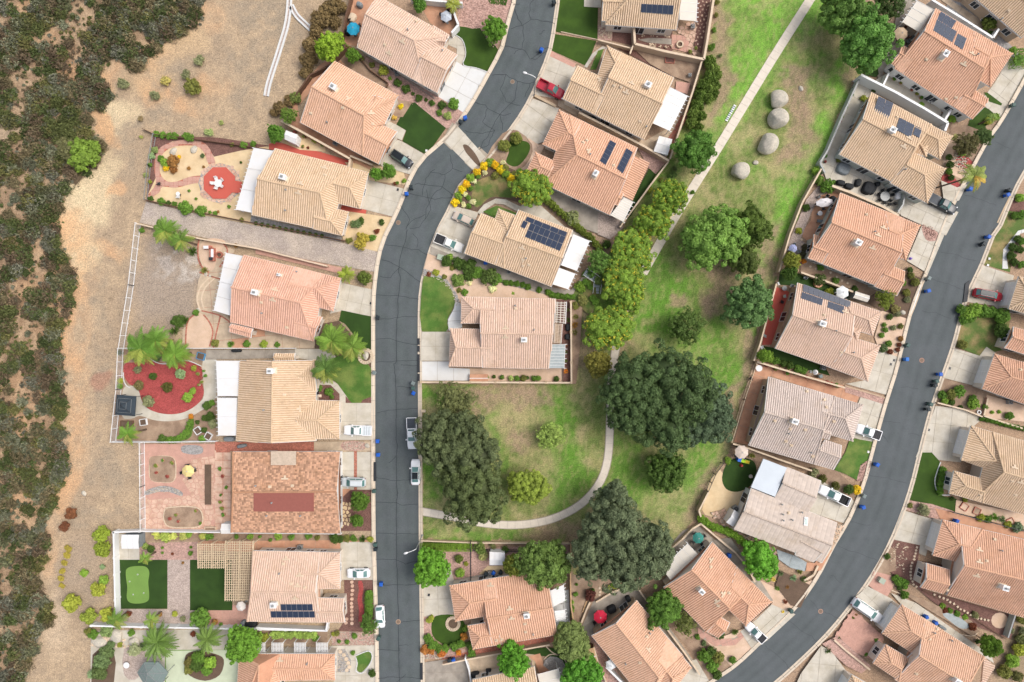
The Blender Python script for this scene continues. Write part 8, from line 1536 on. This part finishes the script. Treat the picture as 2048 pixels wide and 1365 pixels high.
wall('tan wall edging the terraced bed above pink forecourt house', [(1784,1182),(1830,1198),(1880,1222),(1920,1254),(1945,1272),(1954,1262)], .4, .18, 'cap', None); wall('tan stepped wall beside the pink forecourt', [(1668,1280),(1690,1300),(1740,1340)], .7, .24, 'stucco_tan'); wall('low pale block wall at the kerb of the shingle house', [(1662,1096),(1652,1112),(1640,1126)], .6, .3, 'block'); wall('second low pale block wall nearer the orange path', [(1636,1132),(1628,1150),(1608,1162)], .6, .3, 'block')
wall('rock edging along the kerb at the upper right lawn', [(2022,392),(2008,420),(1996,446)], .3, .3, 'block', None); ring_pit('round stone fountain basin by the kerb next to the palms', 731, 713, 16, 18, 'cap', 'fountain_basin', .45, 'fountain')
# ================================================================ PERGOLA, TRELLISES, STEPS
def pergola(label, pts, z=2.5, nr=30, ns=16, m='bamboo'):
 c = P(*pts[0], z); root = empty('pergola', (c.x, c.y, 0)); tag(root, label, 'pergola'); q = [P(*p, z)-Vector((c.x, c.y, 0)) for p in pts]; L = lambda s, t: (q[0]*(1-s)+q[1]*s)*(1-t)+(q[3]*(1-s)+q[2]*s)*t; r = random.Random(len(label))
 for i in range(nr): s = (i+.5)/nr+r.uniform(-.12, .12)/nr; b = MB(); b.bar(L(s, 0)+Vector((0, 0, .14)), L(s, 1)+Vector((0, 0, .14)), .09, .12); b.build('slat', M[m], root)
 for i in range(ns): s = (i+.5)/ns; b = MB(); b.bar(L(0, s), L(1, s), .10, .14); b.build('rafter', M[m], root)
 for s in (.02, .5, .98):
  b = MB(); b.bar(L(s, .0)-Vector((0, 0, .16)), L(s, 1)-Vector((0, 0, .16)), .16, .16); b.build('beam', M[m], root)
  for t in (.04, .96): p = L(s, t); b = MB(); b.box((p.x, p.y, z/2-.1), (.16, .16, z-.2)); b.build('post', M[m], root)
pergola('bamboo slat pergola, narrower upper left half over dark turf', [(394,1087),(452,1087),(450,1137),(395,1137)], 2.5, 13, 11)
pergola('bamboo slat pergola, taller right half against the pale pink house', [(450,1082),(508,1082),(503,1202),(449,1202)], 2.65, 13, 24)
for i, x in enumerate((506, 542, 587, 631)):
 c = P(x+13, 1296, 2.2); root = empty('lattice_trellis', (c.x, c.y, 0)); tag(root, f'{ORD[i]} white lattice shade from the left above the bottom salmon roof', 'trellis', 'white lattice shades'); W_, D_ = 2.4, 2.1
 for k in range(8): b = MB(); b.bar((-W_/2, -D_/2+D_*(k+.5)/8, 2.2), (W_/2, -D_/2+D_*(k+.5)/8, 2.2), .09, .06); b.build('slat', M['white'], root); b = MB(); b.bar((-W_/2+W_*(k+.5)/8, -D_/2, 2.27), (-W_/2+W_*(k+.5)/8, D_/2, 2.27), .09, .06); b.build('slat', M['white'], root)
 for sx in (-1, 1):
  for sy in (-1, 1): b = MB(); b.box((sx*W_/2*.95, sy*D_/2*.95, 1.1), (.1, .1, 2.2)); b.build('post', M['white'], root)
c = P(1172, 555); root = empty('garden_steps', (c.x, c.y, 0)); tag(root, 'grey timber steps with white rails leading down to the park', 'steps'); sp = resample([(P(*p).x-c.x, P(*p).y-c.y) for p in ((1168,546),(1194,562),(1192,588))], .75)
for i in range(len(sp)-1): b = MB(); b.bar((*sp[i], .9-i*.11), (*[a+(b_-a)*.9 for a, b_ in zip(sp[i], sp[i+1])], .9-i*.11), 1.1, .1); b.build('tread', M['patio_grey'], root)
for s in (-.75, .75):
 o = offset_line(sp, s)
 for i in range(len(o)-1): b = MB(); b.bar((*o[i], 1.75-i*.11), (*o[i+1], 1.64-i*.11), .07, .07); b.build('handrail', M['white'], root)
 for i in range(0, len(o), 2): b = MB(); b.box((*o[i], .9-i*.055), (.06, .06, 1.7-i*.1)); b.build('baluster', M['white'], root)
# ================================================================ STREET FURNITURE
def lamp(label, base, head, h=7.6):
 p = P(*base); q = P(*head, h); root = empty('street_lamp', (p.x, p.y, .1)); tag(root, label, 'street lamp'); d = Vector((q.x-p.x, q.y-p.y, 0)); b = MB(); b.cyl((0, 0, 0), .11, h-.5, 12, .07); b.cyl((0, 0, 0), .2, .3, 12); b.build('pole', M['metal_grey'], root)
 b = MB(); pts = [Vector((0, 0, h-.5)), d*.25+Vector((0, 0, h-.12)), d*.6+Vector((0, 0, h)), d*.95+Vector((0, 0, h))]
 for i in range(3): b.bar(pts[i], pts[i+1], .08, .08)
 b.build('arm', M['white'], root); rz = math.atan2(d.y, d.x); b = MB(); n = 12; R = Matrix.Rotation(rz, 3, 'Z'); e = d.normalized()*.0
 b.add([R@Vector((.42*math.cos(2*math.pi*i/n), .19*math.sin(2*math.pi*i/n), z))*1 + d + Vector((0, 0, h)) for z in (0, .14) for i in range(n)], [(i, (i+1) % n, n+(i+1) % n, n+i) for i in range(n)]+[tuple(range(n, 2*n)), tuple(range(n-1, -1, -1))]); hd = b.build('lamp_head', M['white'], root, True)
 b = MB(); b.box(d+Vector((0, 0, h-.03)), (.3, .2, .04), rz=rz); b.build('lens', M['lamp_clear'], hd)
lamp('street lamp at the upper kerb beside the red pickup', (1068,192), (1050,147)); lamp('street lamp at the lower right kerb by the park hedge', (845,1070), (812,1106))
for i, (lab, x, y, r, c) in enumerate([('manhole cover in the upper middle street by the cross gutter', 1025, 165, 4.5, (150,136,120)), ('manhole cover near the long curve of the middle street', 797, 446, 4.8, (150,130,112)), ('manhole cover low in the middle street', 797, 1243, 5, (176,150,126)), ('manhole cover in the right street by the bright blue bin', 1842, 721, 5, (176,140,122)), ('manhole cover at the bottom of the right street', 1640, 1222, 5, (178,146,128))]):
 p = P(x, y); root = empty('manhole_cover', (p.x, p.y, .19)); tag(root, lab, 'manhole cover'); b = MB(); b.cyl((0, 0, 0), r*.1, .035, 24); b.build('collar', plain('manhole_%d' % i, c, .9), root); b = MB(); b.cyl((0, 0, .03), r*.07, .016, 24); b.build('lid', plain('manhole_lid', (134,112,96), .8), root)
def pad_box(label, px, py, sx, sy, h, deg, m, name='utility_box', cat='utility box'):
 p = P(px, py, h); root = empty(name, (p.x, p.y, .08), math.radians(deg)); tag(root, label, cat); b = MB(); b.box((0, 0, h/2), (sx*.1, sy*.1, h)); b.build('housing', m, root); b = MB(); b.box((0, 0, h+.03), (sx*.106, sy*.106, .06)); b.build('lid', m, root); b = MB(); b.box((0, 0, .03), (sx*.13, sy*.13, .06)); b.build('plinth', M['concrete'], root)
GB = plain('utility_green', (176,186,166), .6)
for a in [('pale green transformer box by the cream pickup', 881, 515, 12, 10, .9, -15, GB), ('green transformer box in the pink kerb bed', 1764, 1162, 11, 10, .8, -30, GB), ('small pale meter pedestal at the kerb by kerbside oak', 846, 823, 7, 4, .5, 0, M['cap'])]: pad_box(*a)
for i, (lab, x, y) in enumerate([('white utility lid in the rounded front lawn', 851, 631), ('smaller white lid beside it in the rounded lawn', 857, 628), ('white lid in lawn above the kerb mulch corner', 735, 772), ('lower white lid in that same lawn', 731, 784), ('pale lid at the corner of dark turf by black car', 853, 302), ('white lid on the patchy right lawn, upper', 1978, 518), ('white lid on the patchy right lawn, lower', 1975, 531), ('white ball light on the grey house lawn', 1736, 904), ('dark drain grate in the white top drive', 959, 175), ('dark drain grate by the drive of the long tan house', 796, 380), ('dark drain grate in the upper pink house drive', 742, 607), ('dark grate in the drive of the round bed house', 858, 1190), ('dark grate in the hipped garage drive', 1899, 737), ('dark grate in the wide drive below it', 1857, 860), ('dark grate in the drive of the lower salmon house', 1538, 1251), ('dark grate in the solar house drive', 1781, 729), ('second dark grate in the solar house drive', 1788, 721)]):
 pad_box(lab, x, y, 3.5, 4.5 if i > 7 else 3.5, .06, -15, M['metal_dark'] if i > 7 else M['white'], 'drain_grate' if i > 7 else 'meter_box', 'drain grate' if i > 7 else 'meter box')
c = P(1461, 227); root = empty('parking_bars', (c.x, c.y, .05), math.radians(61)); tag(root, 'row of pale turquoise and white slats lying beside the park path', 'slats')
for i in range(9): b = MB(); b.box(((i-4)*.42, 0, .06), (.26, .55, .08)); b.build('slat', M['patio_blue'] if i % 2 else M['white'], root)
c = P(1486, 922, .8); root = empty('play_slide', (c.x, c.y, .05), math.radians(-17)); tag(root, 'childs slide in blue, lime and yellow on the play turf', 'slide')
b = MB(); b.box((-.75, 0, .85), (.7, .8, .12)); b.box((-1.05, 0, .45), (.1, .7, .9)); b.build('platform', plain('toy_blue', (40,110,210), .4), root)
b = MB(); b.bar((-.4, 0, .85), (.6, 0, .45), .55, .08); b.build('chute', plain('toy_lime', (176,216,60), .4), root); b = MB(); b.bar((.6, 0, .45), (1.6, 0, .15), .55, .08); b.build('chute_end', plain('toy_yellow', (242,206,70), .4), root)
for s in (-.3, .3): b = MB(); b.bar((-.4, s, .97), (1.6, s, .27), .06, .14); b.build('side_rail', plain('toy_lime', (176,216,60), .4), root)
def toy(label, x, y, r, rgb, name='toy'):
 p = P(x, y); root = empty(name, (p.x, p.y, .08)); tag(root, label, 'toy'); b = MB(); b.cyl((0, 0, 0), r*.1, .3, 10, r*.07); b.build('body', plain('toy_%d_%d_%d' % rgb, rgb, .5), root); b = MB(); b.box((0, 0, .36), (r*.1, r*.08, .2)); b.build('seat', plain('toy_%d_%d_%d' % rgb, rgb, .5), root)
toy('red ride on toy below the slide', 1482, 931, 3.4, (190,60,60)); toy('round white and red toy on the play turf', 1501, 953, 4, (236,222,210)); toy('purple board sign on the drive of the terrace house', 1819, 518, 3.4, (120,90,190), 'yard_board')
for i, (x, y) in enumerate([(276,1149), (260,1163), (267,1189), (288,1186)]):
 p = P(x, y); root = empty('golf_cup', (p.x, p.y, .09)); tag(root, ['topmost white golf cup on the putting green', 'left golf cup on the putting green', 'lower left golf cup on the putting green', 'lower right golf cup on the putting green'][i], 'golf cup', 'cups on the putting green'); b = MB(); b.cyl((0, 0, 0), .13, .03, 12); b.build('rim', M['white'], root); b = MB(); b.cyl((0, 0, .02), .08, .02, 12); b.build('hole', M['metal_dark'], root)
def channel(label, pts, w=.36):
 q = [P(*p) for p in smooth_px(pts, 5, False)]; c = q[0]; root = empty('concrete_channel', (c.x, c.y, .02)); tag(root, label, 'drain channel'); L = [(v.x-c.x, v.y-c.y) for v in q]
 for s in (-1, 1):
  o = offset_line(L, s*w)
  for i in range(0, len(o)-1): b = MB(); b.bar((*o[i], .1), (*o[i+1], .1), .36, .2); b.build('side_wall', M['concrete_white'], root)
 o = offset_line(L, 0); b = MB()
 for i in range(len(o)-1): b.bar((*o[i], .03), (*o[i+1], .03), w*1.4, .05)
 b.build('channel_floor', M['gravel'], root)
channel('white concrete drain channel running down the bare slope', [(580,-30),(579,10),(574,50),(562,92),(550,130),(538,168),(533,193)]); channel('short branch of the white drain channel toward the lime tree', [(583,12),(594,32),(612,50),(634,70)])
c = P(423, 505, .9); root = empty('barbecue_island', (c.x, c.y, .05)); tag(root, 'L shaped brick barbecue island with white counter pieces', 'barbecue'); b = MB(); b.box((0, -.4, .42), (.9, 2.6, .84)); b.box((-.9, 1.0, .42), (1.4, .7, .84)); b.build('brick_base', M['brick'], root); b = MB(); b.box((.15, -.2, .88), (.5, 1.6, .06)); b.box((-1.1, 1.0, .88), (1.0, .6, .06)); b.build('counter', M['white'], root); b = MB(); b.box((-.1, -1.3, .95), (.7, .6, .2)); b.build('grill', M['metal_dark'], root)
def pots(where, pts, m='terracotta'):
 for i, (x, y, r) in enumerate(sorted(pts)):
  p = P(x, y, .4); root = empty('flower_pot', (p.x, p.y, .06)); tag(root, f'{ORD[i]} flower pot from the left {where}', 'flower pot', 'pots '+where); b = MB(); b.cyl((0, 0, 0), r*.06, .38, 12, r*.09); b.build('pot', M[m] if isinstance(m, str) else m, root); o = share('plant', shrub_mesh('loose', i % 3), root, (0, 0, .3), random.uniform(0, 6), (r*.11, r*.11, .35)); o.color = (*[lin(v)*1.3 for v in random.choice(((90,130,50),(120,130,60),(150,80,70)))], 1)
pots('in the gravel yard below the patio covers', [(401,736,3),(396,748,3.5),(402,756,4),(404,764,4),(408,742,3),(411,752,3.5),(398,770,3)], 'cap'); pots('along the orange patio planter wall', [(1532,731,4),(1552,738,5),(1574,745,5),(1590,747,4),(1612,753,4),(1654,766,5),(1662,768,5),(1672,771,5),(1604,750,4)]); pots('along the grey walled park edge patio', [(1707,176,3),(1704,190,3),(1692,216,3),(1684,234,3.4),(1680,244,3),(1658,290,3),(1650,312,4),(1650,324,3)], 'metal_dark'); pots('in the planter bed of the flagstone yard', [(312,932,4),(313,946,3.5),(326,921,3),(344,926,4),(335,953,3.5),(340,1038,4),(357,1043,3),(352,1030,3),(392,1022,3),(401,1047,3)]); pots('beside the brick terrace strip', [(440,938,4),(445,953,4),(453,975,3.5),(442,990,3),(441,1004,4),(444,1017,4),(447,1030,4)]); pots('on the side terrace of the top right house', [(1788,158,4),(1802,166,4),(1824,180,3.6),(1834,188,4),(1842,196,4)]); pots('by the turquoise umbrella wall', [(686,82,3),(690,88,3),(694,93,3),(700,96,3)]); pots('on the sand bed by the small white shed', [(589,265,3),(607,274,3),(606,293,3),(630,279,3)]); pots('on the fire pit yard corner', [(1880-500,108-4,4),(1392,97,4)], 'wood')
def edging(label, pts, m='brick', w=.28, h=.12, curve=3, closed=False, step=.7):
 q = resample(W2(smooth_px(pts, curve, closed) if curve else pts), step); root = empty('edging', (*q[0], .06)); tag(root, label, 'edging')
 for i in range(len(q)-1): a, b = Vector(q[i])-Vector(q[0]), Vector(q[i+1])-Vector(q[0]); e = (b-a)*.03; k = MB(); k.bar((*(a+e), h/2+.03), (*(b-e), h/2+.03), w, h); k.build('brick' if m == 'brick' else 'curb_stone', M[m], root)
for a in [('brick edging round the upper lobed patio by the dirt lot', [(400,478),(397,495),(398,520),(407,537),(420,546)]), ('brick edging on the right of the upper lobed patio', [(448,488),(456,500),(452,518),(440,535)]), ('brick edging left of the lower lobed patio', [(395,627),(380,638),(374,655),(372,696)]), ('brick edging right of the lower lobed patio', [(408,630),(420,645),(427,665),(420,694)]), ('straight brick band below the upper patio circle', [(400,545),(428,555),(455,562)]), ('straight brick band above the lower patio circle', [(404,622),(440,631),(462,646)]), ('brick band crossing the patio toward the wall', [(442,632),(434,665),(428,696)])]: edging(*a)
for a in [('pale curved steps edging the middle of the brick patio', [(425,552),(404,572),(395,598),(402,622)], 'cap'), ('second pale curved step inside the first', [(432,556),(412,575),(404,598),(409,618)], 'cap'), ('white concrete curb round the rounded front lawn', [(846,560),(872,552),(892,562),(905,580),(913,602),(908,622),(897,642),(894,664)], 'concrete_white', .16), ('pale curb round the blob shaped bottom lawn', [(712,1311),(738,1301),(745,1311),(741,1327),(725,1346),(712,1341),(715,1326),(711,1312)], 'concrete_white', .16), ('pale curb curving round the top front lawn', [(912,72),(926,82),(932,110),(926,131),(952,137),(977,146)], 'concrete_white', .14), ('white curb edging the hedge bed by the angled turf', [(1880,924),(1872,945),(1868,965),(1876,988),(1900,990)], 'concrete_white', .2), ('white edging curb round the red mulch bed', [(296,714),(318,727),(345,727),(374,721),(404,733)], 'concrete_white', .16), ('left edging curb of the red mulch bed', [(248,745),(248,760),(254,772),(262,776)], 'concrete_white', .16), ('pale curb between kerb lawn and walkway', [(660,754),(676,764),(694,789),(705,806)], 'concrete_white', .16), ('pale curb of the small kerb mulch corner', [(722,806),(724,798),(732,793),(744,792)], 'concrete_white', .16), ('curb between the park bank and teal umbrella yard', [(1148,612),(1158,598),(1172,582),(1180,566)], 'cap', .2), ('stone curb round the planter bed of four pots', [(302,915),(325,912),(348,916),(353,936),(349,962),(326,964),(304,960),(300,938),(302,915)], 'cap', .2), ('stone curb round the lower flagstone planter', [(332,1016),(360,1013),(395,1015),(406,1030),(402,1052),(365,1055),(336,1052),(328,1034),(332,1016)], 'cap', .2), ('cobble curb along the right kerb desert garden', [(1846,562),(1836,592),(1822,628),(1812,640)], 'cap', .25), ('curved curb round the garden by the turf strip', [(1088,1318),(1100,1308),(1122,1312),(1136,1332),(1138,1358)], 'cap', .2), ('curved curb above the turf strip near greyish tree', [(1092,1292),(1104,1304),(1124,1312),(1142,1312)], 'cap', .2), ('log shaped pale curb left of dark red shrub', [(1178,1188),(1172,1205),(1165,1224)], 'wood', .25), ('white curb of the hardened garden pond bed', [(1838,1216),(1870,1236),(1905,1262),(1928,1270),(1948,1270),(1955,1262)], 'cap', .2)]: edging(a[0], a[1], a[2], a[3] if len(a) > 3 else .28)
sheet('garden_pond', 'patio_grey', [(1885,1222),(1898,1224),(1920,1236),(1934,1248),(1930,1256),(1915,1254),(1896,1240),(1884,1230)], 2)
